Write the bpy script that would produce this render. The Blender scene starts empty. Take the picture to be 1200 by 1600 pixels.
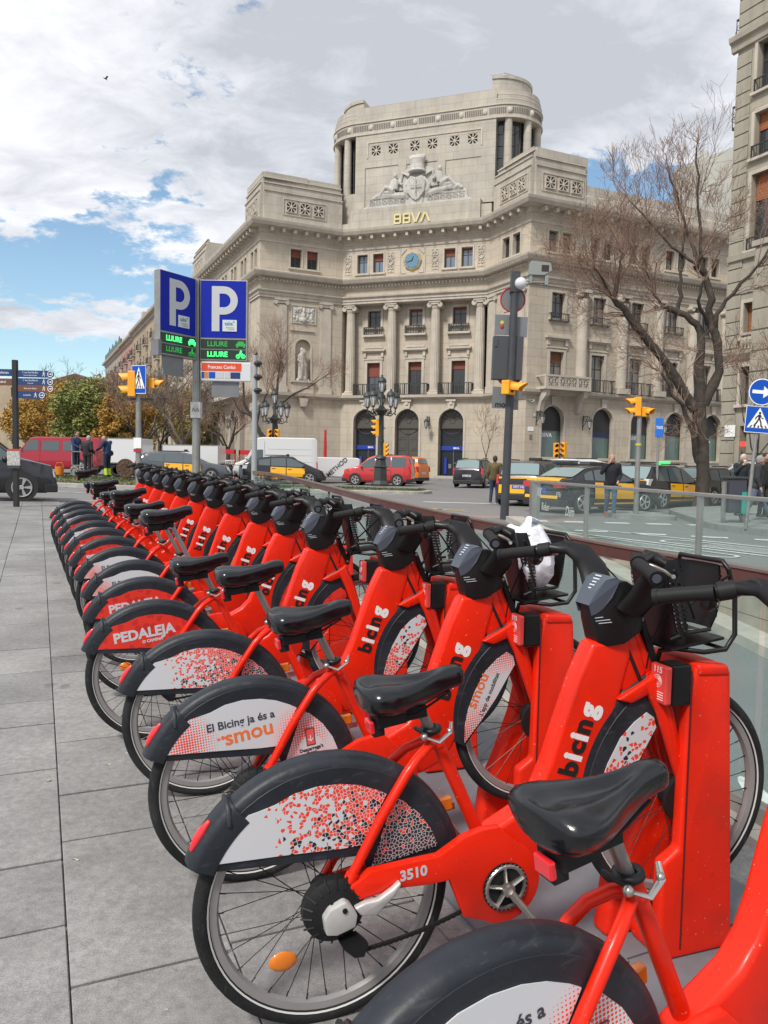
import bpy,bmesh,math,random
from math import sin,cos,pi,radians,sqrt,atan2
from mathutils import Vector,Matrix,Euler
random.seed(7)
SC =bpy.context.scene
COL =SC.collection
EYE =1.462
cam =bpy.data.cameras.new('camera');camo =bpy.data.objects.new('camera',cam);COL.objects.link(camo)
cam.sensor_fit ='HORIZONTAL';cam.sensor_width =36.0;cam.lens =36.0 *1223 /1200
cam.clip_start =0.05;cam.clip_end =3000
_p,_r =.063,.019
_fw =Vector((0,cos(_p),-sin(_p)));_up =Vector((0,sin(_p),cos(_p)));_rt =Vector((1,0,0))
_cx =_rt *cos(_r) +_up *sin(_r);_cy =_up *cos(_r) -_rt *sin(_r)
_m =Matrix((_cx,_cy,-_fw)).transposed().to_4x4();_m.translation =Vector((0,0,EYE))
camo.matrix_world =_m
SC.camera =camo
SUN_EL,SUN_AZ =radians(50),radians(215)      # azimuth measured clockwise from +Y
world =bpy.data.worlds.new('World');SC.world =world;world.use_nodes =True
def build_sky():
    nt =world.node_tree;N =nt.nodes;L =nt.links;N.clear()
    out =N.new('ShaderNodeOutputWorld');bg =N.new('ShaderNodeBackground')
    sky =N.new('ShaderNodeTexSky');sky.sky_type ='NISHITA';sky.sun_disc =False
    sky.sun_elevation =SUN_EL;sky.sun_rotation =SUN_AZ;sky.air_density =1.0;sky.dust_density =.6;sky.ozone_density =1.6
    tc =N.new('ShaderNodeTexCoord');sep =N.new('ShaderNodeSeparateXYZ');L.new(tc.outputs['Generated'],sep.inputs[0])
    def mth(op,a,b=None,c=None,clamp=False):
        n =N.new('ShaderNodeMath');n.operation =op;n.use_clamp =clamp
        for i,v in enumerate((a,b,c)):
            if v is None:continue
            if isinstance(v,(int,float)):n.inputs[i].default_value =v
            else:L.new(v,n.inputs[i])
        return n.outputs[0]
    zz =mth('MAXIMUM',sep.outputs[2],0.0);den =mth('ADD',zz,.22)
    px =mth('DIVIDE',sep.outputs[0],den);py =mth('DIVIDE',sep.outputs[1],den)
    comb =N.new('ShaderNodeCombineXYZ');L.new(px,comb.inputs[0]);L.new(py,comb.inputs[1])
    def noise(scale,det,rough,off=0.,dist=0.):
        mp =N.new('ShaderNodeMapping');L.new(comb.outputs[0],mp.inputs[0]);mp.inputs['Location'].default_value =(off,off *1.7,0)
        mp.inputs['Rotation'].default_value =(0,0,.5);mp.inputs['Scale'].default_value =(1.0,1.35,1)
        n =N.new('ShaderNodeTexNoise');n.noise_dimensions ='2D';L.new(mp.outputs[0],n.inputs['Vector'])
        n.inputs['Scale'].default_value =scale;n.inputs['Detail'].default_value =det;n.inputs['Roughness'].default_value =rough;n.inputs['Distortion'].default_value =dist
        return n.outputs['Fac']
    wn =N.new('ShaderNodeTexNoise');wn.noise_dimensions ='2D';L.new(comb.outputs[0],wn.inputs['Vector']);wn.inputs['Scale'].default_value =3.2;wn.inputs['Detail'].default_value =7;wn.inputs['Roughness'].default_value =.65
    ws =N.new('ShaderNodeSeparateXYZ');L.new(wn.outputs['Color'],ws.inputs[0])
    hx =mth('ADD',px,mth('MULTIPLY',mth('SUBTRACT',ws.outputs[0],.5),.95));hy =mth('ADD',py,mth('MULTIPLY',mth('SUBTRACT',ws.outputs[1],.5),.95))
    big =noise(1.5,9,.60,3.1,.25);fine =noise(5.0,8,.62,8.3,.3);soft =noise(.9,4,.5,5.7)
    def hole(x0,y0,rx,ry,ang):
        dx =mth('SUBTRACT',hx,x0);dy =mth('SUBTRACT',hy,y0)
        a =mth('ADD',mth('MULTIPLY',dx,cos(ang) /rx),mth('MULTIPLY',dy,sin(ang) /rx))
        b =mth('ADD',mth('MULTIPLY',dx,-sin(ang) /ry),mth('MULTIPLY',dy,cos(ang) /ry))
        d =mth('SQRT',mth('ADD',mth('MULTIPLY',a,a),mth('MULTIPLY',b,b)))
        return mth('SUBTRACT',1.0,d,clamp=True)
    h =None
    for q in HOLES:
        e =hole(*q[:5]);e =mth('MULTIPLY',e,q[5]);h =e if h is None else mth('MAXIMUM',h,e)
    dens =mth('ADD',mth('MULTIPLY',big,.75),mth('MULTIPLY',fine,.30))
    dens =mth('SUBTRACT',mth('ADD',dens,.17),h)
    cov =N.new('ShaderNodeMapRange');cov.interpolation_type ='SMOOTHSTEP';L.new(dens,cov.inputs[0])
    cov.inputs[1].default_value =.40;cov.inputs[2].default_value =.56
    tone =N.new('ShaderNodeMapRange');L.new(mth('ADD',mth('MULTIPLY',soft,.62),mth('MULTIPLY',fine,.38)),tone.inputs[0])
    tone.inputs[1].default_value =.37;tone.inputs[2].default_value =.62
    ramp =N.new('ShaderNodeMixRGB');L.new(tone.outputs[0],ramp.inputs[0])
    ramp.inputs[1].default_value =CLOUD_BRIGHT;ramp.inputs[2].default_value =CLOUD_GREY
    mul =N.new('ShaderNodeMixRGB');mul.blend_type ='MULTIPLY';mul.inputs[0].default_value =1.0;L.new(sky.outputs[0],mul.inputs[1]);mul.inputs[2].default_value =SKY_TINT
    mix =N.new('ShaderNodeMixRGB');L.new(cov.outputs[0],mix.inputs[0]);L.new(mul.outputs[0],mix.inputs[1]);L.new(ramp.outputs[0],mix.inputs[2])
    L.new(mix.outputs[0],bg.inputs[0]);bg.inputs[1].default_value =SKY_STRENGTH;L.new(bg.outputs[0],out.inputs[0])
SKY_STRENGTH =.10
SKY_TINT =(1.15,1.22,1.15,1)
CLOUD_BRIGHT =(7.7,7.8,8.1,1);CLOUD_GREY =(4.1,4.3,4.75,1)
HOLES =[(-.86,2.15,.62,.44,.5,.60),(-1.15,2.75,.9,.42,.2,.5),(-.52,1.76,.36,.15,-.5,.30),(-.52,1.52,.24,.12,-.7,.24),(-.31,1.38,.25,.10,-.4,.17),(.55,1.74,.42,.22,.5,.36)]
build_sky()
sl =bpy.data.lights.new('sun','SUN');sl.energy =2.5;sl.angle =radians(10);sl.color =(1,.955,.88)
so =bpy.data.objects.new('sun',sl);COL.objects.link(so)
_sd =Vector((sin(SUN_AZ) *cos(SUN_EL),cos(SUN_AZ) *cos(SUN_EL),sin(SUN_EL)))
so.rotation_euler =_sd.to_track_quat('Z','Y').to_euler();so.location =(0,0,60)
SC.view_settings.view_transform ='Standard';SC.view_settings.look ='None'
SC.view_settings.exposure =.52;SC.view_settings.gamma =1;SC.view_settings.use_curve_mapping =False
SC.render.engine ='CYCLES'
SC.cycles.max_bounces =6;SC.cycles.transparent_max_bounces =16;SC.cycles.glossy_bounces =3;SC.cycles.transmission_bounces =6;SC.cycles.caustics_reflective =False;SC.cycles.caustics_refractive =False
ANG =.437
U =Vector((-sin(ANG),cos(ANG),0));V =Vector((cos(ANG),sin(ANG),0))
def smooth(t):t =max(0.,min(1.,t));return t *t *(3 -2 *t)
def gh(x,y):
    u =x *U.x +y *U.y;v =x *V.x +y *V.y
    h =.017 *max(0.,min(10.,u -2)) *(1 -smooth((v -4) /5))
    return h +min(.5,.025 *max(0.,-x -6)) +.006 *max(0.,min(40,y -30))
MATS ={}
def mat(name,col,rough=.6,metal=0.,var=0.,vscale=3.,bump=0.,bscale=40.,spec=.5,coat=0.,col2=None,emit=None,rnd=0.,dirt=0.):
    if name in MATS:return MATS[name]
    m =bpy.data.materials.new(name);m.use_nodes =True;nt =m.node_tree;N =nt.nodes;L =nt.links
    b =N['Principled BSDF'];b.inputs['Roughness'].default_value =rough;b.inputs['Metallic'].default_value =metal
    b.inputs['Specular IOR Level'].default_value =spec
    if coat:b.inputs['Coat Weight'].default_value =coat;b.inputs['Coat Roughness'].default_value =.08
    c4 =(*col,1);b.inputs['Base Color'].default_value =c4
    tc =N.new('ShaderNodeTexCoord')
    cur =None
    if var or col2:
        n =N.new('ShaderNodeTexNoise');n.inputs['Scale'].default_value =vscale;n.inputs['Detail'].default_value =6;n.inputs['Roughness'].default_value =.6
        L.new(tc.outputs['Object'],n.inputs['Vector'])
        mr =N.new('ShaderNodeMapRange');L.new(n.outputs['Fac'],mr.inputs[0]);mr.inputs[1].default_value =.3;mr.inputs[2].default_value =.7
        mx =N.new('ShaderNodeMixRGB');L.new(mr.outputs[0],mx.inputs[0])
        if col2:mx.inputs[1].default_value =c4;mx.inputs[2].default_value =(*col2,1)
        else:
            mx.inputs[1].default_value =tuple(c *(1 -var) for c in col) +(1,);mx.inputs[2].default_value =tuple(min(1,c *(1 +var)) for c in col) +(1,)
        cur =mx.outputs[0]
    if rnd:
        oi =N.new('ShaderNodeObjectInfo');mr =N.new('ShaderNodeMapRange');L.new(oi.outputs['Random'],mr.inputs[0]);mr.inputs[3].default_value =1 -rnd;mr.inputs[4].default_value =1 +rnd
        vm =N.new('ShaderNodeVectorMath');vm.operation ='SCALE'
        if cur is not None:L.new(cur,vm.inputs[0])
        else:vm.inputs[0].default_value =col
        L.new(mr.outputs[0],vm.inputs['Scale']);cur =vm.outputs[0]
    if dirt:
        n =N.new('ShaderNodeTexNoise');n.inputs['Scale'].default_value =1.1;n.inputs['Detail'].default_value =10;n.inputs['Roughness'].default_value =.72
        mp =N.new('ShaderNodeMapping');mp.inputs['Scale'].default_value =(1,1,.35);L.new(tc.outputs['Object'],mp.inputs[0]);L.new(mp.outputs[0],n.inputs['Vector'])
        mr =N.new('ShaderNodeMapRange');L.new(n.outputs['Fac'],mr.inputs[0]);mr.inputs[1].default_value =.48;mr.inputs[2].default_value =.68;mr.inputs[4].default_value =dirt
        mx =N.new('ShaderNodeMixRGB');L.new(mr.outputs[0],mx.inputs[0])
        if cur is not None:L.new(cur,mx.inputs[1])
        else:mx.inputs[1].default_value =c4
        mx.inputs[2].default_value =(col[0] *.45,col[1] *.42,col[2] *.38,1);cur =mx.outputs[0]
    if cur is not None:L.new(cur,b.inputs['Base Color'])
    if bump:
        n =N.new('ShaderNodeTexNoise');n.inputs['Scale'].default_value =bscale;n.inputs['Detail'].default_value =5;L.new(tc.outputs['Object'],n.inputs['Vector'])
        bp =N.new('ShaderNodeBump');bp.inputs['Strength'].default_value =bump;bp.inputs['Distance'].default_value =.02;L.new(n.outputs['Fac'],bp.inputs['Height']);L.new(bp.outputs[0],b.inputs['Normal'])
    if emit:b.inputs['Emission Color'].default_value =(*emit[:3],1);b.inputs['Emission Strength'].default_value =emit[3]
    MATS[name] =m;return m
def glassmat(name,tint,alpha,rough=.03):
    if name in MATS:return MATS[name]
    m =bpy.data.materials.new(name);m.use_nodes =True;nt =m.node_tree;N =nt.nodes;L =nt.links;N.clear()
    o =N.new('ShaderNodeOutputMaterial');t =N.new('ShaderNodeBsdfTransparent');t.inputs[0].default_value =(*tint,1)
    g =N.new('ShaderNodeBsdfGlossy');g.inputs['Roughness'].default_value =rough;g.inputs['Color'].default_value =(.9,.95,.95,1)
    d =N.new('ShaderNodeBsdfDiffuse');d.inputs[0].default_value =(.35,.5,.48,1)
    lw =N.new('ShaderNodeLayerWeight');lw.inputs[0].default_value =.5
    pw =N.new('ShaderNodeMath');pw.operation ='POWER';L.new(lw.outputs['Facing'],pw.inputs[0]);pw.inputs[1].default_value =3.2
    f =N.new('ShaderNodeMath');f.operation ='MULTIPLY_ADD';L.new(pw.outputs[0],f.inputs[0]);f.inputs[1].default_value =.35;f.inputs[2].default_value =.025
    m1 =N.new('ShaderNodeMixShader');m1.inputs[0].default_value =alpha;L.new(t.outputs[0],m1.inputs[1]);L.new(d.outputs[0],m1.inputs[2])
    m2 =N.new('ShaderNodeMixShader');L.new(f.outputs[0],m2.inputs[0]);L.new(m1.outputs[0],m2.inputs[1]);L.new(g.outputs[0],m2.inputs[2])
    L.new(m2.outputs[0],o.inputs[0]);MATS[name] =m;return m
class MB:
    def __init__(s):s.v =[];s.f =[];s.T =None
    def add(s,vs,fs):
        o =len(s.v)
        if s.T is not None:vs =[s.T @ Vector(p) for p in vs]
        s.v += [tuple(p) for p in vs];s.f += [tuple(i +o for i in f) for f in fs];return s
    def box(s,x0,x1,y0,y1,z0,z1):
        return s.add([(x0,y0,z0),(x1,y0,z0),(x1,y1,z0),(x0,y1,z0),(x0,y0,z1),(x1,y0,z1),(x1,y1,z1),(x0,y1,z1)],
                     [(0,3,2,1),(4,5,6,7),(0,1,5,4),(1,2,6,5),(2,3,7,6),(3,0,4,7)])
    def prism(s,poly,y0,y1,plane='xz'):
        n =len(poly)
        a =sum(poly[i][0] *poly[(i +1) % n][1] -poly[(i +1) % n][0] *poly[i][1] for i in range(n))
        if a < 0:poly =poly[::-1]
        if plane == 'xz':vs =[(p[0],y0,p[1]) for p in poly] +[(p[0],y1,p[1]) for p in poly]
        elif plane == 'xy':vs =[(p[0],p[1],y1) for p in poly] +[(p[0],p[1],y0) for p in poly]
        else:vs =[(y1,p[0],p[1]) for p in poly] +[(y0,p[0],p[1]) for p in poly]
        fs =[tuple(range(n)),tuple(range(2 *n -1,n -1,-1))] +[(i,n +i,n +(i +1) % n,(i +1) % n) for i in range(n)]
        return s.add(vs,fs)
    def tube(s,pts,r,seg=8,cap=True,flat=None):
        pts =[Vector(p) for p in pts];n =len(pts)
        rs =r if isinstance(r,(list,tuple)) else [r] *n
        vs =[];fs =[];prev =None
        for i in range(n):
            t =(pts[min(i +1,n -1)] -pts[max(i -1,0)]);t =t.normalized() if t.length > 1e-9 else Vector((0,0,1))
            if prev is None:
                a =Vector((0,0,1)) if abs(t.z) < .9 else Vector((1,0,0));nx =t.cross(a).normalized()
            else:
                nx =prev -t *prev.dot(t);nx =nx.normalized() if nx.length > 1e-6 else t.orthogonal().normalized()
            prev =nx;ny =t.cross(nx)
            for k in range(seg):
                a =2 *pi *k /seg;vs.append(pts[i] +nx *(cos(a) *rs[i]) +ny *(sin(a) *rs[i] *(flat or 1)))
        for i in range(n -1):
            for k in range(seg):
                a =i *seg +k;b =i *seg +(k +1) % seg;fs.append((a,b,b +seg,a +seg))
        if cap:fs.append(tuple(range(seg -1,-1,-1)));fs.append(tuple(range((n -1) *seg,n *seg)))
        return s.add(vs,fs)
    def lathe(s,prof,seg=16,axis='z',c=(0,0,0),a0=0.,a1=2 *pi,ringshape=False):
        full =abs(a1 -a0 -2 *pi) < 1e-6;m =seg if full else seg +1;vs =[]
        for (r,h) in prof:
            for k in range(m):
                a =a0 +(a1 -a0) *k /seg
                p =(r *cos(a),r *sin(a),h) if axis == 'z' else ((r *cos(a),-h,r *sin(a)) if axis == 'y' else (h,r *cos(a),r *sin(a)))
                vs.append((p[0] +c[0],p[1] +c[1],p[2] +c[2]))
        fs =[]
        for i in range(len(prof) -1):
            for k in range(seg):
                a =i *m +k;b =i *m +(k +1) % m;fs.append((a,b,b +m,a +m))
        if full and not ringshape:
            if prof[0][0] > 1e-6:fs.append(tuple(range(m -1,-1,-1)))
            if prof[-1][0] > 1e-6:fs.append(tuple(range((len(prof) -1) *m,len(prof) *m)))
        return s.add(vs,fs)
    def torus(s,R,r,seg=48,sub=8,axis='y',c=(0,0,0),sq=1.):
        vs =[];fs =[]
        for i in range(seg):
            a =2 *pi *i /seg
            for k in range(sub):
                b =2 *pi *k /sub;rr =R +r *cos(b);h =r *sin(b) *sq
                p =(rr *cos(a),h,rr *sin(a)) if axis == 'y' else ((rr *cos(a),rr *sin(a),h) if axis == 'z' else (h,rr *cos(a),rr *sin(a)))
                vs.append((p[0] +c[0],p[1] +c[1],p[2] +c[2]))
        for i in range(seg):
            for k in range(sub):
                fs.append((i *sub +k,((i +1) % seg) *sub +k,((i +1) % seg) *sub +(k +1) % sub,i *sub +(k +1) % sub))
        return s.add(vs,fs)
    def ball(s,c,r,seg=12,rings=8,sc=(1,1,1)):
        vs =[];fs =[]
        for i in range(rings +1):
            t =pi *i /rings
            for k in range(seg):
                a =2 *pi *k /seg;vs.append((c[0] +r *sc[0] *sin(t) *cos(a),c[1] +r *sc[1] *sin(t) *sin(a),c[2] +r *sc[2] *cos(t)))
        for i in range(rings):
            for k in range(seg):
                a =i *seg +k;b =i *seg +(k +1) % seg;fs.append((a,a +seg,b +seg,b))
        return s.add(vs,fs)
    def mesh(s,name,smooth_angle=None,bevel=0.,bseg=2,shift=None,weld=False):
        me =bpy.data.meshes.new(name)
        vs =s.v if shift is None else [(p[0] +shift[0],p[1] +shift[1],p[2] +shift[2]) for p in s.v]
        me.from_pydata(vs,[],s.f)
        bm =bmesh.new();bm.from_mesh(me)
        if weld:bmesh.ops.remove_doubles(bm,verts=bm.verts,dist=1e-4)
        bmesh.ops.recalc_face_normals(bm,faces=bm.faces)
        if bevel:
            es =[e for e in bm.edges if e.is_manifold and e.calc_face_angle(0) > radians(30)]
            bmesh.ops.bevel(bm,geom=es,offset=bevel,segments=bseg,affect='EDGES',profile=.5,clamp_overlap=True)
        bm.to_mesh(me);bm.free()
        if smooth_angle is not None:
            me.polygons.foreach_set('use_smooth',[True] *len(me.polygons));me.set_sharp_from_angle(angle=radians(smooth_angle))
        return me
def link(name,me,m=None,parent=None,loc=None,rot=None,scale=None):
    if m is not None and me is not None and not me.materials:
        for q in (m if isinstance(m,(list,tuple)) else [m]):me.materials.append(q)
    o =bpy.data.objects.new(name,me);COL.objects.link(o)
    if parent is not None:o.parent =parent
    if loc is not None:o.location =loc
    if rot is not None:o.rotation_euler =rot
    if scale is not None:o.scale =scale
    return o
def thing(name,label,cat,loc=(0,0,0),rot=(0,0,0),group=None):
    o =bpy.data.objects.new(name,None);COL.objects.link(o);o.location =loc;o.rotation_euler =rot;o.empty_display_size =.2
    o['label'] =label;o['category'] =cat
    if group:o['group'] =group
    return o
def tag(o,label,cat,group=None):
    o['label'] =label;o['category'] =cat
    if group:o['group'] =group
    return o
def struct(o):o['kind'] ='structure';return o
def stuff(o):o['kind'] ='stuff';return o
def copy_tree(o,parent=None):
    c =o.copy();COL.objects.link(c)
    if parent is not None:c.parent =parent
    for ch in list(o.children):copy_tree(ch,c)
    return c
_TXT ={}
def text_mesh(s,size,depth=.002,bold=0.,align='CENTER',sx=1.,shear=0.):
    k =(s,size,depth,bold,align,sx,shear)
    if k in _TXT:return _TXT[k]
    c =bpy.data.curves.new('lettering','FONT');c.body =s;c.size =size;c.extrude =depth /2;c.offset =bold;c.align_x =align;c.align_y ='CENTER';c.shear =shear;c.resolution_u =3
    o =bpy.data.objects.new('lettering',c);COL.objects.link(o)
    dg =bpy.context.evaluated_depsgraph_get();me =bpy.data.meshes.new_from_object(o.evaluated_get(dg))
    bpy.data.objects.remove(o)
    for v in me.vertices:v.co =(v.co.x *sx,-v.co.z,v.co.y)
    me.materials.clear();_TXT[k] =me;return me
def lettering(s,size,m,parent,loc,rot=(0,0,0),**kw):
    me =text_mesh(s,size,**kw)
    if me.materials and me.materials[0] != m:me =me.copy();me.materials.clear()
    return link('lettering',me,m,parent,loc,rot)
def remesh(mb,voxel,name,smooth_it=2):
    me =mb.mesh(name);o =bpy.data.objects.new(name,me);COL.objects.link(o)
    md =o.modifiers.new('r','REMESH');md.mode ='VOXEL';md.voxel_size =voxel
    if smooth_it:sm =o.modifiers.new('s','SMOOTH');sm.factor =.5;sm.iterations =smooth_it
    dg =bpy.context.evaluated_depsgraph_get();r =bpy.data.meshes.new_from_object(o.evaluated_get(dg));bpy.data.objects.remove(o);bpy.data.meshes.remove(me)
    r.name =name;r.polygons.foreach_set('use_smooth',[True] *len(r.polygons));return r
# ================================================================ GROUND
def asphalt(name,c,sc=1.):
    m =bpy.data.materials.new(name);m.use_nodes =True;nt =m.node_tree;N =nt.nodes;L =nt.links;b =N['Principled BSDF']
    tc =N.new('ShaderNodeTexCoord');n1 =N.new('ShaderNodeTexNoise');n1.inputs['Scale'].default_value =.35;n1.inputs['Detail'].default_value =8;L.new(tc.outputs['Object'],n1.inputs['Vector'])
    n2 =N.new('ShaderNodeTexNoise');n2.inputs['Scale'].default_value =90;n2.inputs['Detail'].default_value =4;L.new(tc.outputs['Object'],n2.inputs['Vector'])
    r1 =N.new('ShaderNodeMixRGB');L.new(n1.outputs['Fac'],r1.inputs[0]);r1.inputs[1].default_value =(c[0] *.8,c[1] *.8,c[2] *.8,1);r1.inputs[2].default_value =(c[0] *1.2,c[1] *1.2,c[2] *1.2,1)
    r2 =N.new('ShaderNodeMixRGB');r2.blend_type ='OVERLAY';r2.inputs[0].default_value =.55;L.new(r1.outputs[0],r2.inputs[1]);L.new(n2.outputs['Fac'],r2.inputs[2])
    L.new(r2.outputs[0],b.inputs['Base Color']);b.inputs['Roughness'].default_value =.85
    bp =N.new('ShaderNodeBump');bp.inputs['Strength'].default_value =.25;bp.inputs['Distance'].default_value =.01;L.new(n2.outputs['Fac'],bp.inputs['Height']);L.new(bp.outputs[0],b.inputs['Normal'])
    MATS[name] =m;return m
M_road =asphalt('asphalt',(.185,.18,.18));M_ramp =asphalt('ramp_asphalt',(.16,.17,.17))
M_paint =mat('road_paint',(.62,.62,.60),.7,var=.25,vscale=6);M_yellow_paint =mat('yellow_road_paint',(.60,.42,.08),.7,var=.3,vscale=5)
M_kerb =mat('kerb_stone',(.38,.36,.33),.8,var=.2,vscale=3,bump=.3)
M_joint =mat('paving_joint',(.15,.145,.135),.95,var=.3,vscale=9)
M_plat =mat('platform_grey',(.155,.165,.185),.62,var=.14,vscale=5,bump=.05,bscale=120,dirt=.3)
def slabmat():
    m =bpy.data.materials.new('granite_slab');m.use_nodes =True;nt =m.node_tree;N =nt.nodes;L =nt.links;b =N['Principled BSDF']
    geo =N.new('ShaderNodeNewGeometry');oi =N.new('ShaderNodeObjectInfo')
    def noise(s,d,r=.6):
        n =N.new('ShaderNodeTexNoise');n.inputs['Scale'].default_value =s;n.inputs['Detail'].default_value =d;n.inputs['Roughness'].default_value =r;L.new(geo.outputs['Position'],n.inputs['Vector']);return n.outputs['Fac']
    grain =noise(230,3,.8);mid =noise(34,5);big =noise(1.7,6);spots =noise(3.3,3,.4)
    base =N.new('ShaderNodeMixRGB');L.new(oi.outputs['Random'],base.inputs[0]);base.inputs[1].default_value =(.205,.203,.20,1);base.inputs[2].default_value =(.262,.258,.25,1)
    a =N.new('ShaderNodeMixRGB');a.blend_type ='OVERLAY';a.inputs[0].default_value =.75;L.new(base.outputs[0],a.inputs[1])
    gr =N.new('ShaderNodeMapRange');L.new(grain,gr.inputs[0]);gr.inputs[1].default_value =.3;gr.inputs[2].default_value =.7;gr.inputs[3].default_value =.25;gr.inputs[4].default_value =.75;L.new(gr.outputs[0],a.inputs[2])
    c =N.new('ShaderNodeMixRGB');c.blend_type ='OVERLAY';c.inputs[0].default_value =.5;L.new(a.outputs[0],c.inputs[1]);L.new(mid,c.inputs[2])
    d =N.new('ShaderNodeMixRGB');d.blend_type ='OVERLAY';d.inputs[0].default_value =.6;L.new(c.outputs[0],d.inputs[1]);L.new(big,d.inputs[2])
    vo =N.new('ShaderNodeTexVoronoi');vo.inputs['Scale'].default_value =2.3;
    wv =N.new('ShaderNodeVectorMath');wv.operation ='ADD';sc =N.new('ShaderNodeVectorMath');sc.operation ='SCALE';sc.inputs['Scale'].default_value =.12
    nn =N.new('ShaderNodeTexNoise');nn.inputs['Scale'].default_value =14;L.new(geo.outputs['Position'],nn.inputs['Vector']);L.new(nn.outputs['Color'],sc.inputs[0]);L.new(geo.outputs['Position'],wv.inputs[0]);L.new(sc.outputs[0],wv.inputs[1]);L.new(wv.outputs[0],vo.inputs['Vector'])
    st =N.new('ShaderNodeMapRange');L.new(vo.outputs['Distance'],st.inputs[0]);st.inputs[1].default_value =.09;st.inputs[2].default_value =.12;st.inputs[3].default_value =.5;st.inputs[4].default_value =0
    e =N.new('ShaderNodeMixRGB');L.new(st.outputs[0],e.inputs[0]);L.new(d.outputs[0],e.inputs[1]);e.inputs[2].default_value =(.09,.088,.085,1)
    vo2 =N.new('ShaderNodeTexVoronoi');vo2.inputs['Scale'].default_value =7;L.new(wv.outputs[0],vo2.inputs['Vector'])
    st2 =N.new('ShaderNodeMapRange');L.new(vo2.outputs['Distance'],st2.inputs[0]);st2.inputs[1].default_value =.05;st2.inputs[2].default_value =.09;st2.inputs[3].default_value =.4;st2.inputs[4].default_value =0
    g =N.new('ShaderNodeMixRGB');L.new(st2.outputs[0],g.inputs[0]);L.new(e.outputs[0],g.inputs[1]);g.inputs[2].default_value =(.15,.145,.14,1)
    L.new(g.outputs[0],b.inputs['Base Color']);b.inputs['Roughness'].default_value =.72
    bp =N.new('ShaderNodeBump');bp.inputs['Strength'].default_value =.35;bp.inputs['Distance'].default_value =.004;L.new(grain,bp.inputs['Height']);L.new(bp.outputs[0],b.inputs['Normal'])
    return m
M_slab =slabmat()
NEAR =[(2.62,-2.0),(2.02,1.6),(1.545,3.14),(1.13,4.0),(.83,4.75),(.53,5.5),(-.1,7.4),(-1.46,12.2),(-2.5,16.5),(-3.3,19.6)]
FAR0,FAR1 =(6.75,-2.0),(3.45,19.4)
def near_x(y):
    if y <= NEAR[0][1]:return NEAR[0][0]
    for a,b in zip(NEAR,NEAR[1:]):
        if y <= b[1]:return a[0] +(b[0] -a[0]) *(y -a[1]) /(b[1] -a[1])
    return NEAR[-1][0]
def far_x(y):return FAR0[0] +(FAR1[0] -FAR0[0]) *(y -FAR0[1]) /(FAR1[1] -FAR0[1])
RY0,RY1 =-2.0,19.4
def ramp_z(y):return gh(near_x(y),y) *smooth((y -12) /7) -.075 *max(0,20.5 -y) *.93
ys =[-60,-30,-12,-6,-2] +[-2 +i *.8 for i in range(1,27)] +[19.4] +[20.5 +i *1.5 for i in range(0,40)] +[90,110,150,220,400,900,2000]
ys =sorted(set(round(y,3) for y in ys))
g =MB()
def strip(xa,xb,n):
    base =len(g.v)
    for y in ys_used:
        a,b =xa(y),xb(y)
        for i in range(n +1):
            t =i /n;x =a +(b -a) *t;g.v.append((x,y,gh(x,y) -.02))
    for r in range(len(ys_used) -1):
        for i in range(n):
            o =base +r *(n +1) +i;g.f.append((o,o +1,o +n +2,o +n +1))
ys_used =[y for y in ys if y <= RY0];strip(lambda y:-30,lambda y:40,20)
ys_used =[y for y in ys if RY0 <= y <= RY1];strip(lambda y:-30,near_x,24);strip(far_x,lambda y:40,12)
ys_used =[y for y in ys if RY1 <= y <= 90];strip(lambda y:-60,lambda y:60,60)
ys_used =[y for y in ys if 90 <= y];strip(lambda y:-60,lambda y:60,60);strip(lambda y:60,lambda y:1800,4);strip(lambda y:-1800,lambda y:-60,6)
ys_used =[y for y in ys if y <= 90];strip(lambda y:60 if y > RY1 else 40,lambda y:1800,4);strip(lambda y:-1800,lambda y:-60 if y > RY1 else -30,6)
ground =struct(link('road',g.mesh('road'),M_road))
def patch(name,poly,m,dz,n=1,parent=None):
    """flat sheet following the ground; poly is a list of (x, y)"""
    bm =bmesh.new();vs =[bm.verts.new((p[0],p[1],0)) for p in poly];f =bm.faces.new(vs)
    if f.normal.z < 0:f.normal_flip()
    bmesh.ops.triangulate(bm,faces=bm.faces[:])
    if n > 1:bmesh.ops.subdivide_edges(bm,edges=bm.edges[:],cuts=n,use_grid_fill=True)
    for v in bm.verts:v.co.z =gh(v.co.x,v.co.y) +dz
    me =bpy.data.meshes.new(name);bm.to_mesh(me);bm.free()
    for p in me.polygons:
        if p.normal.z < 0:me.flip_normals();break
    return link(name,me,m,parent)
def uv(u,v):p =U *u +V *v;return (p.x,p.y)
def uvs(u,v):
    q =Vector((*uv(2.5,.17),0)) +(U *cos(SLA) +V *sin(SLA)) *(u -2.5) +(V *cos(SLA) -U *sin(SLA)) *(v -.17);return (q.x,q.y)
SLA =radians(1.2)   # the slab courses run a hair off the line of the bikes
def bed_grid(u0,u1,v0,v1,nu,nv,dz,name,m):
    b =MB()
    for i in range(nu +1):
        for j in range(nv +1):
            x,y =uv(u0 +(u1 -u0) *i /nu,v0 +(v1 -v0) *j /nv);b.v.append((x,y,gh(x,y) +dz))
    for i in range(nu):
        for j in range(nv):
            o =i *(nv +1) +j;b.f.append((o,o +1,o +nv +2,o +nv +1))
    me =b.mesh(name)
    if me.polygons[0].normal.z < 0:me.flip_normals()
    return link(name,me,m)
pav =struct(bed_grid(-3,23.2,-14,2.25,44,16,-.012,'pavement',M_joint))
rs =random.Random(4)
def slab_mesh(l,w):
    b =MB();b.box(.0075,l -.0075,.0022,w -.0022,-.03,0);return b.mesh('paving_slab',bevel=.003,bseg=1)
LENS =[.42,.63,.86];WID =[.62,.45];SM ={}
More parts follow.
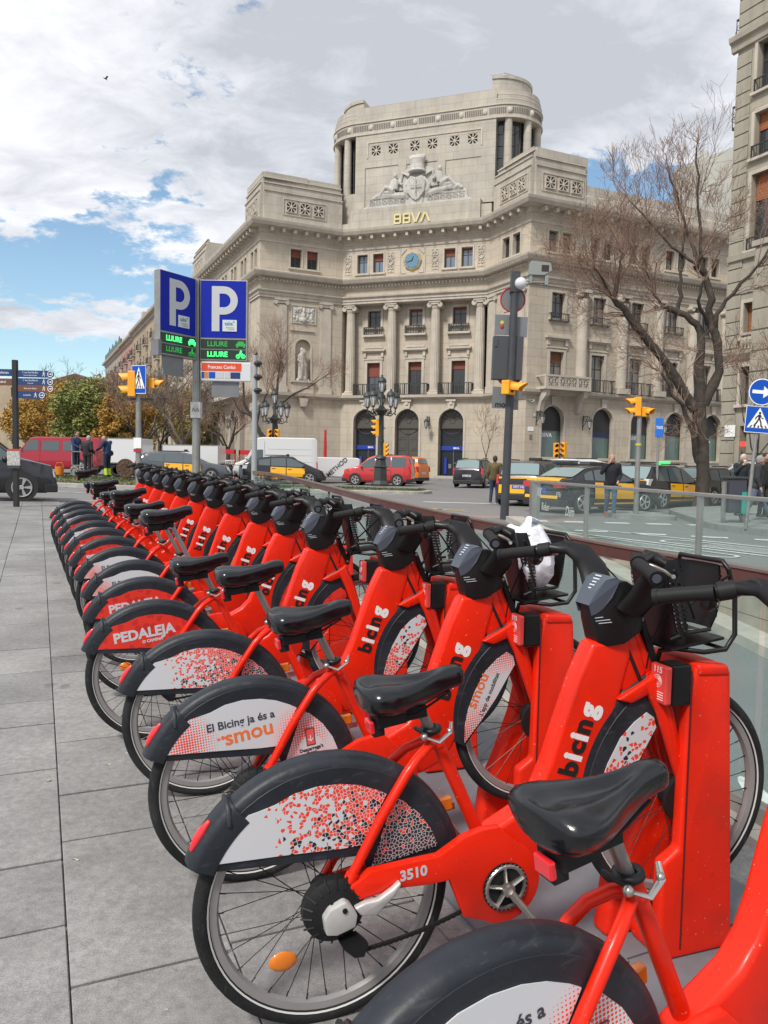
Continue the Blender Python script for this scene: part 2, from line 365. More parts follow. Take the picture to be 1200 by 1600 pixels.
for w in WID:
    for l in LENS:
        SM[(l,w)] =slab_mesh(l,w)
cols =[]
v =.12
while v < 1.3:cols.append((v,.45 if v < .3 else .62));v += cols[-1][1]
v =.12;i =0
while v > -9:
    w =.45 if i == 0 else .62;v -= w;cols.append((v,w));i += 1
start ={0:[.42,.86,.42,.63,.86]}
slabs =[]
for (v0,w) in cols:
    u =-1.2 -rs.random() *.6
    if abs(v0 -.12) < .01:u =2.22 -.86 *3;seq =[.86,.86,.86,.86,.42,.63,.86,.42]
    elif abs(v0 -(.12 -.45)) < .01:u =2.53 -.86 *4;seq =[.86,.86,.86,.86,.42,.86,.63,.42,.63]
    else:seq =[]
    k =0
    while u < 23.0:
        l =seq[k] if k < len(seq) else rs.choice(LENS);k += 1
        if u +l > 23.2:break
        uu =u;vv =v0
        x,y =uvs(uu,vv);slabs.append((x *x +y *y +(0 if y > -.5 else 900),uu,vv,l,w));u += l
slabs.sort();S_SH =[]
rest =MB()
def slab_mat(uu,vv):
    x,y =uvs(uu,vv);z0 =gh(x,y);x1,y1 =uvs(uu +1,vv);dz =gh(x1,y1) -z0
    ex =Vector((x1 -x,y1 -y,dz)).normalized();x2,y2 =uvs(uu,vv +1);ey =-Vector((x2 -x,y2 -y,gh(x2,y2) -z0)).normalized()
    return x,y,z0,ex,ey
for i,(d,uu,vv,l,w) in enumerate(slabs):
    x,y,z0,ex,ey =slab_mat(uu,vv +w)
    ez =ex.cross(ey).normalized();
    jit =rs.uniform(-.0015,.0015)
    M =Matrix((ex,ey,ez)).transposed().to_4x4();M.translation =Vector((x,y,z0 +.004 +jit))
    if i < 290:
        o =bpy.data.objects.new('paving_slab',SM[(l,w)]);COL.objects.link(o);o.parent =pav;o.matrix_local =M
        if not o.data.materials:o.data.materials.append(M_slab)
    else:
        rest.T =M;rest.box(.004,l -.004,.004,w -.004,-.03,0);rest.T =None
stuff(link('paving_slabs_beyond',rest.mesh('paving_slabs'),M_slab,pav))
kb =MB()
for i in range(24):
    a =uv(23.2,-14 +i *1.0);b_ =uv(23.2,-13.01 +i *1.0);c =uv(23.38,-13.01 +i *1.0);d =uv(23.38,-14 +i *1.0);z =gh(*a)
    kb.add([(p[0],p[1],z +q) for q in (-.1,.012) for p in (a,b_,c,d)],[(3,2,1,0),(4,5,6,7),(0,1,5,4),(1,2,6,5),(2,3,7,6),(3,0,4,7)])
struct(link('kerb',kb.mesh('kerb'),M_kerb))
q =MB();pts =[]
for y in [-2 +.6 *i for i in range(37)]:
    x1 =near_x(y) +.02;u_ =0
    x0 =(2.25 -y *V.y) /V.x
    if x0 > x1 -.05:x0 =x1 -.05
    pts.append((x0,x1,y))
for (x0,x1,y) in pts:q.v += [(x0,y,gh(x0,y) -.004),(x1,y,gh(x1,y) -.004)]
for i in range(len(pts) -1):q.f.append((2 *i,2 *i +1,2 *i +3,2 *i +2))
me =q.mesh('pavement')
if me.polygons[0].normal.z < 0:me.flip_normals()
struct(link('pavement_strip',me,M_slab))
M_wall =mat('ramp_wall_stone',(.36,.33,.27),.7,var=.22,vscale=1.6,bump=.15,dirt=.5)
M_rkerb =mat('ramp_kerb',(.40,.38,.34),.75,var=.15,vscale=4)
yy =[RY0 +(RY1 +.6 -RY0) *i /24 for i in range(25)]
r =MB()
for y in yy:r.v += [(near_x(y) -.02 if y < RY1 else near_x(RY1),y,ramp_z(y)),(far_x(y) +.02,y,ramp_z(y))]
for i in range(24):r.f.append((2 *i,2 *i +1,2 *i +3,2 *i +2))
me =r.mesh('ramp')
if me.polygons[0].normal.z < 0:me.flip_normals()
ramp =struct(link('ramp_road',me,M_ramp))
def ramp_wall(xf,side,name):
    n =34;w =None;base =struct(link(name,MB().mesh(name),None));
    core =MB()
    ya =[RY0 +(RY1 -RY0) *i /n for i in range(n +1)]
    for a,b in zip(ya,ya[1:]):
        xa,xb =xf(a),xf(b);za,zb =ramp_z(a) -.3,ramp_z(b) -.3;ta,tb =gh(xa,a) -.03,gh(xb,b) -.03
        s =side *.12
        core.add([(xa,a,za),(xb,b,zb),(xb,b,tb),(xa,a,ta),(xa +s,a,za),(xb +s,b,zb),(xb +s,b,tb),(xa +s,a,ta)],
                 [(0,1,2,3),(7,6,5,4),(3,2,6,7),(0,4,5,1),(0,3,7,4),(1,5,6,2)])
    base.data =core.mesh(name);base.data.materials.append(M_joint)
    for a,b in zip(ya,ya[1:]):
        for row in range(4):
            xa,xb =xf(a),xf(b);z1 =-.04 -row *.42;z0 =z1 -.41
            if z1 < ramp_z((a +b) /2):break
            g1 =.004;s =-side *.02
            ha,hb =gh(xa,a),gh(xb,b)
            z0 =max(z0,ramp_z((a +b) /2) -ha)
            t =MB();A =(xa,a +g1);B =(xb,b -g1)
            t.add([(A[0],A[1],z0 +ha),(B[0],B[1],z0 +hb),(B[0],B[1],z1 +hb),(A[0],A[1],z1 +ha),(A[0] +s,A[1],z0 +ha),(B[0] +s,B[1],z0 +hb),(B[0] +s,B[1],z1 +hb),(A[0] +s,A[1],z1 +ha)],
                  [(0,1,2,3),(7,6,5,4),(3,2,6,7),(0,4,5,1),(0,3,7,4),(1,5,6,2)])
            link('wall_tile',t.mesh('wall_tile'),M_wall,base)
    cp =MB();kb =MB()
    for a,b in zip(ya,ya[1:]):
        xa,xb =xf(a),xf(b);s =-side
        for (M_,off0,off1,z0f,z1f) in ((cp,-.06,.14,lambda x,y:gh(x,y) -.03,lambda x,y:gh(x,y) +.03),(kb,-.42,-.02,lambda x,y:ramp_z(y) -.1,lambda x,y:ramp_z(y) +.13)):
            P_ =[]
            for (x,y) in ((xa,a +.003),(xb,b -.003)):
                for off in (off0,off1):P_ += [(x +side *off,y,z0f(x,y)),(x +side *off,y,z1f(x,y))]
            M_.add(P_,[(0,1,3,2),(4,6,7,5),(1,5,7,3),(0,2,6,4),(0,4,5,1),(2,3,7,6)])
    link('coping',cp.mesh('coping'),M_rkerb,base);link('ramp_kerb',kb.mesh('ramp_kerb'),M_rkerb,base)
    return base
ramp_wall(near_x,-1,'ramp_wall_near');ramp_wall(far_x,1,'ramp_wall_far')
for (x,y,rx,ry) in ((2.9,5.6,.10,.55),(3.2,8.8,.10,.6)):
    b =MB();n =20
    vs =[(x +rx *cos(2 *pi *i /n),y +ry *sin(2 *pi *i /n),ramp_z(y +ry *sin(2 *pi *i /n)) +.005) for i in range(n)]
    b.add(vs,[tuple(range(n))]);struct(link('ramp_marking',b.mesh('m'),M_paint))
def line(p,q,w,m=M_paint,name='road_marking'):
    p =Vector((*p,0));q =Vector((*q,0));d =(q -p).normalized();s =Vector((-d.y,d.x,0)) *w /2
    return struct(patch(name,[(p +s)[:2],(p -s)[:2],(q -s)[:2],(q +s)[:2]],m,-.010,3))
def ring(cx,cy,L,W,ang,w=.12,cap=True,name='cycle_lane_marking'):
    pts =[]
    for i in range(13):a =-pi /2 +pi *i /12;pts.append((L /2 -W /2 +W /2 *cos(a),W /2 *sin(a)))
    for i in range(13):a =pi /2 +pi *i /12;pts.append((-L /2 +W /2 +W /2 *cos(a),W /2 *sin(a)))
    b =MB();n =len(pts)
    for k,(x,y) in enumerate(pts):
        r_ =sqrt(x *x +y *y);
        for f in (1.,1 -w /(W /2)):
            yy_ =y *f;xx =x +(0 if f == 1 else (-w if x > 0 else w) *min(1,abs(x) /(L /2)))
            X =cx +xx *cos(ang) -yy_ *sin(ang);Y =cy +xx *sin(ang) +yy_ *cos(ang);b.v.append((X,Y,gh(X,Y) -.006))
    for k in range(n):a =2 *k;c =2 *((k +1) % n);b.f.append((a,c,c +1,a +1))
    me =b.mesh(name)
    struct(link(name,me,M_paint))
for i in range(6):
    x =2.7 +i *1.05;y =21.0 -i *.12;line((x,y),(x +.62,y -.05),.42)
for i in range(4):
    x =4.4 +i *1.15;y =18.0 -i *.5;line((x,y),(x +.7,y -.25),.3)
line((3.9,17.8),(8.0,11.0),.12);line((4.9,18.4),(9.6,11.6),.12);line((3.75,15.2),(6.1,9.0),.1)
ring(5.05,14.6,3.6,.62,radians(-62),.07);ring(6.95,14.0,4.6,.8,radians(-58),.08)
for (cx,cy,a,L,n) in ((5.05,14.6,radians(-62),1.7,3),(6.95,14.0,radians(-58),2.6,4)):
    for i in range(n):
        o =(i -(n -1) /2) *.14;dx,dy =cos(a),sin(a)
        line((cx -dx *L /2 -dy *o,cy -dy *L /2 +dx *o),(cx +dx *L /2 -dy *o,cy +dy *L /2 +dx *o),.045,name='cycle_lane_marking')
M_redlane =mat('faded_red_paint',(.27,.19,.18),.85,var=.15,vscale=3)
struct(patch('red_lane',[(-1.0,20.9),(5.2,20.0),(5.4,22.2),(-.6,23.4)],M_redlane,-.013,6))
for (p,q_) in (((-.55,24.5),(.9,26.6)),((.9,26.6),(2.6,24.3)),((-.5,26.8),(2.0,23.4)),((-1.5,25.6),(2.7,25.3))):line(p,q_,.12,M_yellow_paint)
line((-3.5,36),(.5,35.4),.12);line((-12.6,26.6),(-8.8,26.0),.12,name='lane_line')
line((1.5,30),(6.0,29.4),.4);line((-20,31),(-6,28.6),.12,name='lane_line')
M_grass =mat('grass',(.075,.10,.03),.9,var=.45,vscale=2.5,bump=.4,col2=None);M_dry =mat('dry_grass_soil',(.14,.12,.065),.95,var=.4,vscale=1.2,col2=(.055,.085,.025))
def island(name,poly,h,top,grass=True):
    """poly of (x,y) outline, rounded; kerb ring and lawn"""
    n =len(poly);cx =sum(p[0] for p in poly) /n;cy =sum(p[1] for p in poly) /n
    kb =MB();outer =[];inner =[]
    for i in range(n):
        a =Vector((*poly[i -1],0));p =Vector((*poly[i],0));c =Vector((*poly[(i +1) % n],0))
        t =(c -a).normalized();nrm =Vector((t.y,-t.x,0));outer.append(p);inner.append(p -nrm *.28)
    for i in range(n):
        j =(i +1) % n;z0 =gh(outer[i].x,outer[i].y);z1 =gh(outer[j].x,outer[j].y)
        for part in (0,):
            o0,o1,i0,i1 =outer[i],outer[j],inner[i],inner[j]
            o0_ =o0.lerp(o1,.02)
            kb.add([(o0_.x,o0_.y,z0 -.05),(o1.x,o1.y,z1 -.05),(o1.x,o1.y,z1 +h -.02),(o0_.x,o0_.y,z0 +h -.02),(i0.x,i0.y,z0 -.05),(i1.x,i1.y,z1 -.05),(i1.x,i1.y,z1 +h),(i0.x,i0.y,z0 +h)],
                   [(0,1,2,3),(7,6,5,4),(3,2,6,7),(1,5,6,2),(0,3,7,4)])
    k =struct(link('median_kerb',kb.mesh('k'),M_kerb))
    bm =bmesh.new();vs =[bm.verts.new((p.x,p.y,0)) for p in inner];bm.faces.new(vs);bmesh.ops.triangulate(bm,faces=bm.faces[:]);bmesh.ops.subdivide_edges(bm,edges=bm.edges[:],cuts=5,use_grid_fill=True)
    nb =set(v for e in bm.edges if e.is_boundary for v in e.verts)
    for v_ in bm.verts:v_.co.z =gh(v_.co.x,v_.co.y) +(h -.02 if v_ in nb else h +top *min(1,min((v_.co.xy -p.xy).length for p in inner) /1.5) +random.uniform(-.01,.03))
    me =bpy.data.meshes.new('lawn');bm.to_mesh(me);bm.free()
    if sum(p.normal.z for p in me.polygons) < 0:me.flip_normals()
    struct(link('lawn' if grass else 'island_paving',me,M_dry if grass else M_slab))
    if grass:
        gm =MB();rr =random.Random(3)
        tris =[(me.vertices[p.vertices[0]].co,me.vertices[p.vertices[1]].co,me.vertices[p.vertices[2]].co,p.area) for p in me.polygons if len(p.vertices) == 3]
        tot =sum(t[3] for t in tris) or 1
        for (a,b_,c,ar) in tris:
            for _ in range(int(ar *90) +1):
                s_,t_ =rr.random(),rr.random()
                if s_ +t_ > 1:s_,t_ =1 -s_,1 -t_
                p =a +(b_ -a) *s_ +(c -a) *t_;an =rr.random() *pi;hh =rr.uniform(.03,.09);dx,dy =cos(an) *.03,sin(an) *.03
                gm.add([(p.x -dx,p.y -dy,p.z),(p.x +dx,p.y +dy,p.z),(p.x +rr.uniform(-.03,.03),p.y,p.z +hh)],[(0,1,2)])
        stuff(tag(link('grass',gm.mesh('grass'),M_grass),'short patchy grass on the traffic island' if cx > -8 else 'green grass strip on the median by the workers','grass'))
def rounded(pts,r=1.2,n=5):
    out =[];N_ =len(pts)
    for i in range(N_):
        p =Vector(pts[i]);a =(Vector(pts[i -1]) -p);c =(Vector(pts[(i +1) % N_]) -p);rr =min(r,a.length /2.2,c.length /2.2);p0 =p +a.normalized() *rr;p1 =p +c.normalized() *rr
        for k in range(n +1):t =k /n;q_ =p0 *(1 -t) ** 2 +p *2 *t *(1 -t) +p1 *t *t;out.append((q_.x,q_.y))
    A =sum(out[i][0] *out[(i +1) % len(out)][1] -out[(i +1) % len(out)][0] *out[i][1] for i in range(len(out)))
    return out if A > 0 else out[::-1]
island('centre',rounded([(-7.6,36.2),(1.9,36.2),(2.5,38.2),(-6.6,40.0)],1.6),.13,.03)
island('left',rounded([(-26,27.5),(-6.8,30.4),(-7.4,34.8),(-30,36)],1.5),.16,.10)
def flat_island(poly,h,m,name):
    b =MB();n =len(poly);vs =[(p[0],p[1],gh(*p) +h) for p in poly] +[(p[0],p[1],gh(*p) -.05) for p in poly]
    b.add(vs,[tuple(range(n))] +[(i,i +n,(i +1) % n +n,(i +1) % n) for i in range(n)])
    me =b.mesh(name);o =struct(link(name,me,M_slab));return o
flat_island(rounded([(6.6,22.3),(8.4,22.0),(8.3,24.4),(6.9,24.8)],.5),.10,M_slab,'refuge_island')
flat_island(rounded([(7.9,18.6),(12.5,10.0),(40,14),(40,44),(10.4,27.2),(9.2,25.5)],1.2),.13,M_slab,'pavement_corner')
flat_island([(-12.5,60.2),(-3.2,63.2),(8.0,59.2),(9.6,55.0),(40,69),(40,90),(-12,90)],.10,M_slab,'bank_pavement')
# ================================================================ BUILDINGS
def stone(name,c,dirt=.35,joints=None,jz=.62,jx=1.3):
    m =mat(name,c,.82,var=.13,vscale=.5,bump=.12,bscale=12,dirt=dirt)
    nt =m.node_tree;N =nt.nodes;L =nt.links;b =N['Principled BSDF']
    src =b.inputs['Base Color'].links[0].from_socket
    tc =N.new('ShaderNodeTexCoord');sp =N.new('ShaderNodeSeparateXYZ');L.new(tc.outputs['Object'],sp.inputs[0])
    br =N.new('ShaderNodeTexBrick');cb =N.new('ShaderNodeCombineXYZ')
    ad =N.new('ShaderNodeMath');ad.operation ='ADD';L.new(sp.outputs[0],ad.inputs[0]);L.new(sp.outputs[1],ad.inputs[1]);L.new(ad.outputs[0],cb.inputs[0]);L.new(sp.outputs[2],cb.inputs[1]);L.new(cb.outputs[0],br.inputs[0])
    br.inputs['Scale'].default_value =1;br.inputs['Mortar Size'].default_value =.012;br.inputs['Brick Width'].default_value =jx;br.inputs['Row Height'].default_value =jz
    br.inputs['Color1'].default_value =(.93,.935,.94,1);br.inputs['Color2'].default_value =(1.05,1.02,.98,1);br.inputs['Mortar'].default_value =(.62,.60,.56,1)
    mx =N.new('ShaderNodeMixRGB');mx.blend_type ='MULTIPLY';mx.inputs[0].default_value =.9;L.new(src,mx.inputs[1]);L.new(br.outputs['Color'],mx.inputs[2])
    mp =N.new('ShaderNodeMapping');mp.inputs['Scale'].default_value =(2.6,2.6,.16);L.new(tc.outputs['Object'],mp.inputs[0]);sn =N.new('ShaderNodeTexNoise');sn.inputs['Scale'].default_value =1;sn.inputs['Detail'].default_value =7;L.new(mp.outputs[0],sn.inputs['Vector'])
    sr =N.new('ShaderNodeMapRange');L.new(sn.outputs['Fac'],sr.inputs[0]);sr.inputs[1].default_value =.5;sr.inputs[2].default_value =.75;sr.inputs[4].default_value =.3
    m3 =N.new('ShaderNodeMixRGB');m3.blend_type ='MULTIPLY';L.new(sr.outputs[0],m3.inputs[0]);L.new(mx.outputs[0],m3.inputs[1]);m3.inputs[2].default_value =(.62,.58,.53,1);L.new(m3.outputs[0],b.inputs['Base Color'])
    return m
M_bank =stone('bank_stone',(.50,.445,.365),dirt=.22);M_bank2 =stone('bank_stone_upper',(.455,.425,.37),dirt=.3)
M_trim =mat('bank_trim',(.51,.46,.39),.8,var=.12,vscale=1.2,dirt=.35)
M_sculpt =mat('sculpture_stone',(.50,.485,.45),.85,var=.15,vscale=4,dirt=.55)
M_win =mat('window_glass_dark',(.03,.035,.04),.08,spec=.8);M_sky =mat('window_glass_sky',(.16,.21,.27),.06,spec=1.)
M_frame =mat('window_frame_brown',(.07,.055,.045),.6);M_blind =mat('red_blind',(.22,.065,.04),.7,var=.15);M_blindb =mat('brown_blind',(.20,.09,.05),.7)
M_iron =mat('black_iron',(.035,.035,.037),.5);M_doordark =mat('dark_doorway',(.02,.025,.03),.25);M_doorpanel =mat('metal_door',(.10,.095,.085),.5,metal=.3)
M_green_glass =mat('green_shop_glass',(.10,.16,.145),.1,spec=.8);M_bankblue =mat('bank_blue',(.012,.035,.22),.4,emit=(.02,.05,.4,.2));M_white =mat('white_lettering',(.85,.85,.85),.5)
M_gold =mat('gilt_lettering',(.66,.58,.30),.45);M_clock =mat('clock_blue',(.12,.25,.36),.4);M_clockhand =mat('clock_hand',(.02,.02,.03),.4)
class Wall:
    """A facade plane: s runs along dr, d is distance out of the wall, z up."""
    def __init__(s,root,p0,dr,flip=False):
        s.root =root;s.p0 =Vector((p0[0],p0[1],0));s.dr =Vector(dr).normalized();s.n =Vector((s.dr.y,-s.dr.x,0))
        if flip:s.n =-s.n
        s.flip =flip
        M =Matrix((s.dr,-s.n,Vector((0,0,1)))).transposed().to_4x4();M.translation =s.p0 -Vector(root.location);s.M =M
    def part(s,name,mb,m,smooth_angle=None,parent=None,at=None,bevel=0.,kind=None):
        me =mb if isinstance(mb,bpy.types.Mesh) else mb.mesh(name,smooth_angle=smooth_angle,bevel=bevel)
        o =link(name,me,m,parent or s.root)
        if parent is None:
            o.matrix_local =s.M @ Matrix.Translation(Vector(at)) if at else s.M
        elif at:o.location =at
        return o
    def wall(s,name,m,s0,s1,z0,z1,holes=(),thick=.35,extra=None):
        b =MB();S =sorted({s0,s1,*[h[0] for h in holes],*[h[1] for h in holes]});Z =sorted({z0,z1,*[h[2] for h in holes],*[h[3] for h in holes]})
        S =[x for x in S if s0 -1e-6 <= x <= s1 +1e-6];Z =[x for x in Z if z0 -1e-6 <= x <= z1 +1e-6]
        for a,c in zip(S,S[1:]):
            for e,f in zip(Z,Z[1:]):
                ms,mz =(a +c) /2,(e +f) /2
                if any(h[0] < ms < h[1] and h[2] < mz < h[3] for h in holes):continue
                b.add([(a,0,e),(c,0,e),(c,0,f),(a,0,f)],[(0,1,2,3)])
        for h in holes:
            a,c,e,f =h[:4];t =thick
            arch =len(h) > 4 and h[4]
            if arch:
                r =(c -a) /2;zc =f -r;cx =(a +c) /2;n =12
                arc =[(cx +r *cos(pi -pi *i /n),zc +r *sin(pi *i /n)) for i in range(n +1)]
                for i in range(n // 2):b.add([(a,0,f),(arc[i][0],0,arc[i][1]),(arc[i +1][0],0,arc[i +1][1])],[(0,1,2)])
                for i in range(n // 2,n):b.add([(c,0,f),(arc[i][0],0,arc[i][1]),(arc[i +1][0],0,arc[i +1][1])],[(0,1,2)])
                b.add([(a,0,zc),(a,0,f),(a,0,f)],[])
                for i in range(n):b.add([(arc[i][0],0,arc[i][1]),(arc[i +1][0],0,arc[i +1][1]),(arc[i +1][0],t,arc[i +1][1]),(arc[i][0],t,arc[i][1])],[(0,1,2,3)])
                top =zc
            else:top =f;b.add([(a,0,f),(c,0,f),(c,t,f),(a,t,f)],[(0,1,2,3)])
            b.add([(a,0,e),(a,t,e),(a,t,top),(a,0,top)],[(0,1,2,3)]);b.add([(c,0,e),(c,0,top),(c,t,top),(c,t,e)],[(0,1,2,3)])
            b.add([(a,0,e),(c,0,e),(c,t,e),(a,t,e)],[(0,1,2,3)])
        me =bpy.data.meshes.new(name);me.from_pydata(b.v,[],b.f);
        return s.part(name,me,m)
def moulding(prof,s0,s1,e0=0.,e1=0.):
    """profile (d, z) swept along s; e0/e1 extend the ends by tan * d so that corners mitre"""
    b =MB();n =len(prof)
    b.v += [(s0 -e0 *max(d,0),-d,z) for d,z in prof] +[(s1 +e1 *max(d,0),-d,z) for d,z in prof]
    b.f += [(i,(i +1) % n,n +(i +1) % n,n +i) for i in range(n)] +[tuple(range(n)),tuple(range(2 *n -1,n -1,-1))]
    return b
WIN ={}
def window_mesh(w,h,kind):
    k =(round(w,2),round(h,2),kind)
    if k in WIN:return WIN[k]
    f =MB();t =.07
    f.box(0,t,0,.08,0,h).box(w -t,w,0,.08,0,h).box(t,w -t,0,.08,0,t).box(t,w -t,0,.08,h -t,h).box(w /2 -.035,w /2 +.035,.005,.08,t,h -t)
    if h > 1.2:f.box(t,w -t,.01,.075,h *.62,h *.62 +.06)
    p =MB();p.box(t,w /2 -.035,.035,.05,t,h -t).box(w /2 +.035,w -t,.035,.05,t,h -t)
    WIN[k] =(f.mesh('window'),p.mesh('pane'));return WIN[k]
BL ={}
M_winb =mat('window_glass_blue_reflection',(.075,.095,.12),.05,spec=.9);M_curt =mat('curtained_glass',(.20,.19,.17),.2,spec=.6);WR =random.Random(8)  # the bluish panes have a faint reflection put into their base colour
def window(W_,s0,s1,z0,z1,blind=.0,bm=None,depth=.28,glass=None,fm=None):
    glass =glass or WR.choice((M_win,M_win,M_winb,M_curt));w,h =s1 -s0,z1 -z0;f,p =window_mesh(w,h,(glass or M_win).name)
    o =W_.part('window',f,fm or M_frame,at=(s0,depth,z0));q =link('pane',p,glass or M_win,o)
    if blind:
        k =(round(w,2),round(h *blind,2))
        if k not in BL:
            b =MB();n =max(3,int(h *blind /.07))
            for i in range(n):z =h -h *blind *(i +1) /n;b.box(.05,w -.05,-.03 +.006 *(i % 2),-.012,z,z +h *blind /n -.006)
            BL[k] =b.mesh('blind')
        link('blind',BL[k] if BL[k].materials and BL[k].materials[0] == (bm or M_blind) or not BL[k].materials else BL[k].copy(),bm or M_blind,o)
    return o
def surround(W_,s0,s1,z0,z1,t=.18,d=.06,sill=True,hood=False):
    b =MB();b.box(s0 -t,s0,-d,0,z0,z1 +t).box(s1,s1 +t,-d,0,z0,z1 +t).box(s0,s1,-d,0,z1,z1 +t)
    if sill:b.box(s0 -t -.08,s1 +t +.08,-d -.1,0,z0 -.14,z0 -.003)
    if hood:b.box(s0 -t -.25,s1 +t +.25,-.28,0,z1 +.95,z1 +1.1).box(s0 -t -.15,s1 +t +.15,-.18,0,z1 +.85,z1 +.947).box(s0 -t -.1,s0 -t +.12,-.14,0,z1 +.45,z1 +.847).box(s1 +t -.12,s1 +t +.1,-.14,0,z1 +.45,z1 +.847).box(s0 -.3,s1 +.3,-.1,0,z1 +.24,z1 +.36)
    return W_.part('window_surround',b,M_trim)
def iron_rail(W_,s0,s1,z0,h,out,name='balcony_rail',step=.13,r=.012,floor=True):
    b =MB();b.box(s0,s1,-out,-out +.05,z0 +h -.06,z0 +h).box(s0,s1,-out,-out +.04,z0,z0 +.05)
    n =max(2,int((s1 -s0) /step))
    for i in range(n +1):
        x =s0 +.02 +(s1 -s0 -.04) *i /n;b.box(x -r,x +r,-out +.012,-out +.03,z0 +.05,z0 +h -.06)
        if i % 5 == 0:b.box(x -r *2.6,x +r *2.6,-out,-out +.045,z0,z0 +h)
    for x in (s0,s1 -.04):b.box(x,x +.04,-out +.05,0,z0 +h -.06,z0 +h).box(x,x +.04,-out +.05,0,z0,z0 +.05)
    if out > .3:
        for x in (s0,s1):
            for j in range(1,int(out /step)):b.box(x -r,x +r,-j *step -r,-j *step +r,z0 +.05,z0 +h -.06)
    return W_.part(name,b,M_iron)
_star =None
def star_mesh():
    global _star
    if _star:return _star
    fr =MB();h =.43
    fr.box(-h,-h +.04,-.04,.1,-h,h).box(h -.04,h,-.04,.1,-h,h).box(-h +.04,h -.04,-.04,.1,-h,-h +.04).box(-h +.04,h -.04,-.04,.1,h -.04,h)
    for k in range(4):
        a =pi *k /4;L_ =(h -.02) *(1.35 if k % 2 else 1.);c,s_ =cos(a),sin(a);w =.035
        for sg in (1,-1):
            fr.prism([(c *.05 *sg -s_ *w *.4,s_ *.05 *sg +c *w *.4),(c *.05 *sg +s_ *w *.4,s_ *.05 *sg -c *w *.4),(c *L_ *sg +s_ *w *1.5,s_ *L_ *sg -c *w *1.5),(c *L_ *sg -s_ *w *1.5,s_ *L_ *sg +c *w *1.5)],-.02 -.002 *k,.08)
    fr.lathe([(.13,-.0),(.13,.03),(.06,.05)],10,'y',(0,0,0))
    dk =MB();dk.box(-h +.03,h -.03,.07,.09,-h +.03,h -.03)
    _star =(fr.mesh('star_grille'),dk.mesh('grille_recess'));return _star
def star(W_,s,z,sc=1.,d=0.):
    a,b =star_mesh();o =W_.part('star_grille',a,M_trim,at=(s,-d -.005,z));o.scale =(sc,1,sc);link('grille_recess',b,M_doordark,o)
    return o
def modillions(W_,s0,s1,z0,z1,step,out,m=None,w=.22):
    b =MB();n =max(1,round((s1 -s0) /step))
    if w > .15:
        b.box(-w /2,w /2,-out,0,z0,z1);me =b.mesh('modillion')
        for i in range(n):W_.part('modillion',me,m or M_trim,at=(s0 +(i +.5) *(s1 -s0) /n,0,0))
        return
    for i in range(n):x =s0 +(i +.5) *(s1 -s0) /n;b.box(x -w /2,x +w /2,-out,0,z0,z1)
    return stuff(W_.part('dentils',b,m or M_trim))
pB =Vector((-3.789,66.0,0));WD =(V -U).normalized()
pC =pB +WD *12.295;pD =pC -U *5.45;pA =pB -V *7.04
bank =thing('bank_building','tall beige stone corner bank with a pillared front, clock, crest and gold letters','building',(pB.x,pB.y,0))
Wl =Wall(bank,pA,V);Wc =Wall(bank,pB,WD);Wr =Wall(bank,pC,-U);Wf =Wall(bank,pD,V)
LS =42.0     # length of the street side on the left
pA2 =pA +U *LS;Ws =Wall(bank,pA2,-U)       # s runs toward the viewer; s' = LS - distance from the corner
LF =26.0
tA =math.tan(radians(45));
def facets():  # wall, s0, s1, mitre at start, mitre at end  (positive = convex)
    a1 =(1 if True else 0)
    return [(Ws,0,LS,0,1.0),(Wl,0,7.04,1.0,-math.tan(radians(22.5))),(Wc,0,12.295,-math.tan(radians(22.5)),-math.tan(radians(22.5))),(Wr,0,5.45,-math.tan(radians(22.5)),1.0),(Wf,0,LF,1.0,0)]
def band(name,prof,m=None,only=None):
    for i,(W_,a,b_,e0,e1) in enumerate(facets()):
        if only and i not in only:continue
        W_.part(name,moulding(prof,a,b_,e0,e1),m or M_trim)
band('belt_course',[(0,6.58),(.12,6.6),(.2,6.7),(.42,6.75),(.45,6.95),(0,7.0)])
band('architrave',[(0,14.45),(.10,14.45),(.10,14.65),(.16,14.66),(.16,14.85),(.3,14.95),(.32,15.06),(0,15.1)])
band('cornice',[(0,15.66),(.1,15.68),(.12,15.98),(.55,16.05),(.68,16.3),(.7,16.42),(.3,16.55),(0,16.6)])
band('main_cornice',[(0,19.45),(.1,19.5),(.14,19.82),(.85,19.86),(.98,20.1),(1.02,20.28),(.5,20.4),(0,20.42)])
band('attic_string',[(0,18.78),(.07,18.8),(.09,18.95),(0,19.0)])
band('plinth',[(0,-.3),(.12,-.3),(.12,.85),(0,.95)],only=[0,1,4])
for (W_,a,b_,e0,e1) in facets():modillions(W_,a +.3,b_ -.1,19.52,19.82,1.0,.72);modillions(W_,a +.1,b_ -.05,15.74,15.9,.28,.3,w=.13)
AR =[2.2,5.87,9.57];aw =1.02
door_h =[(s -aw,s +aw,.5,5.82,True) for s in AR]
Wc.wall('ground_floor_wall',M_bank,0,12.295,-.3,6.58,door_h,.7)
Wc.wall('attic_wall',M_bank,0,12.295,16.4,19.6,[(1.3,2.2,16.9,18.42),(2.68,3.58,16.9,18.42),(8.7,9.62,16.86,18.38),(10.1,11.02,16.86,18.38)],.35)
Wc.wall('frieze_wall',M_bank,0,12.295,14.4,16.45)
for i,s in enumerate((1.3,2.68,8.7,10.1)):window(Wc,s,s +.9,16.9,18.42,[0,.34,.38,.12][i],glass=M_sky);surround(Wc,s,s +.9,16.9,18.42,.12,.05,True)
rec =.95
Wcr =Wall(bank,pB -Wc.n *rec,WD)
hs =[(2.72 -.57 +.0,2.72 +.57,12.6,14.0),(6.36 -.57,6.36 +.57,12.6,14.0),(10.04 -.57,10.04 +.57,12.6,14.0)]
cs =[2.52,6.15,9.82]
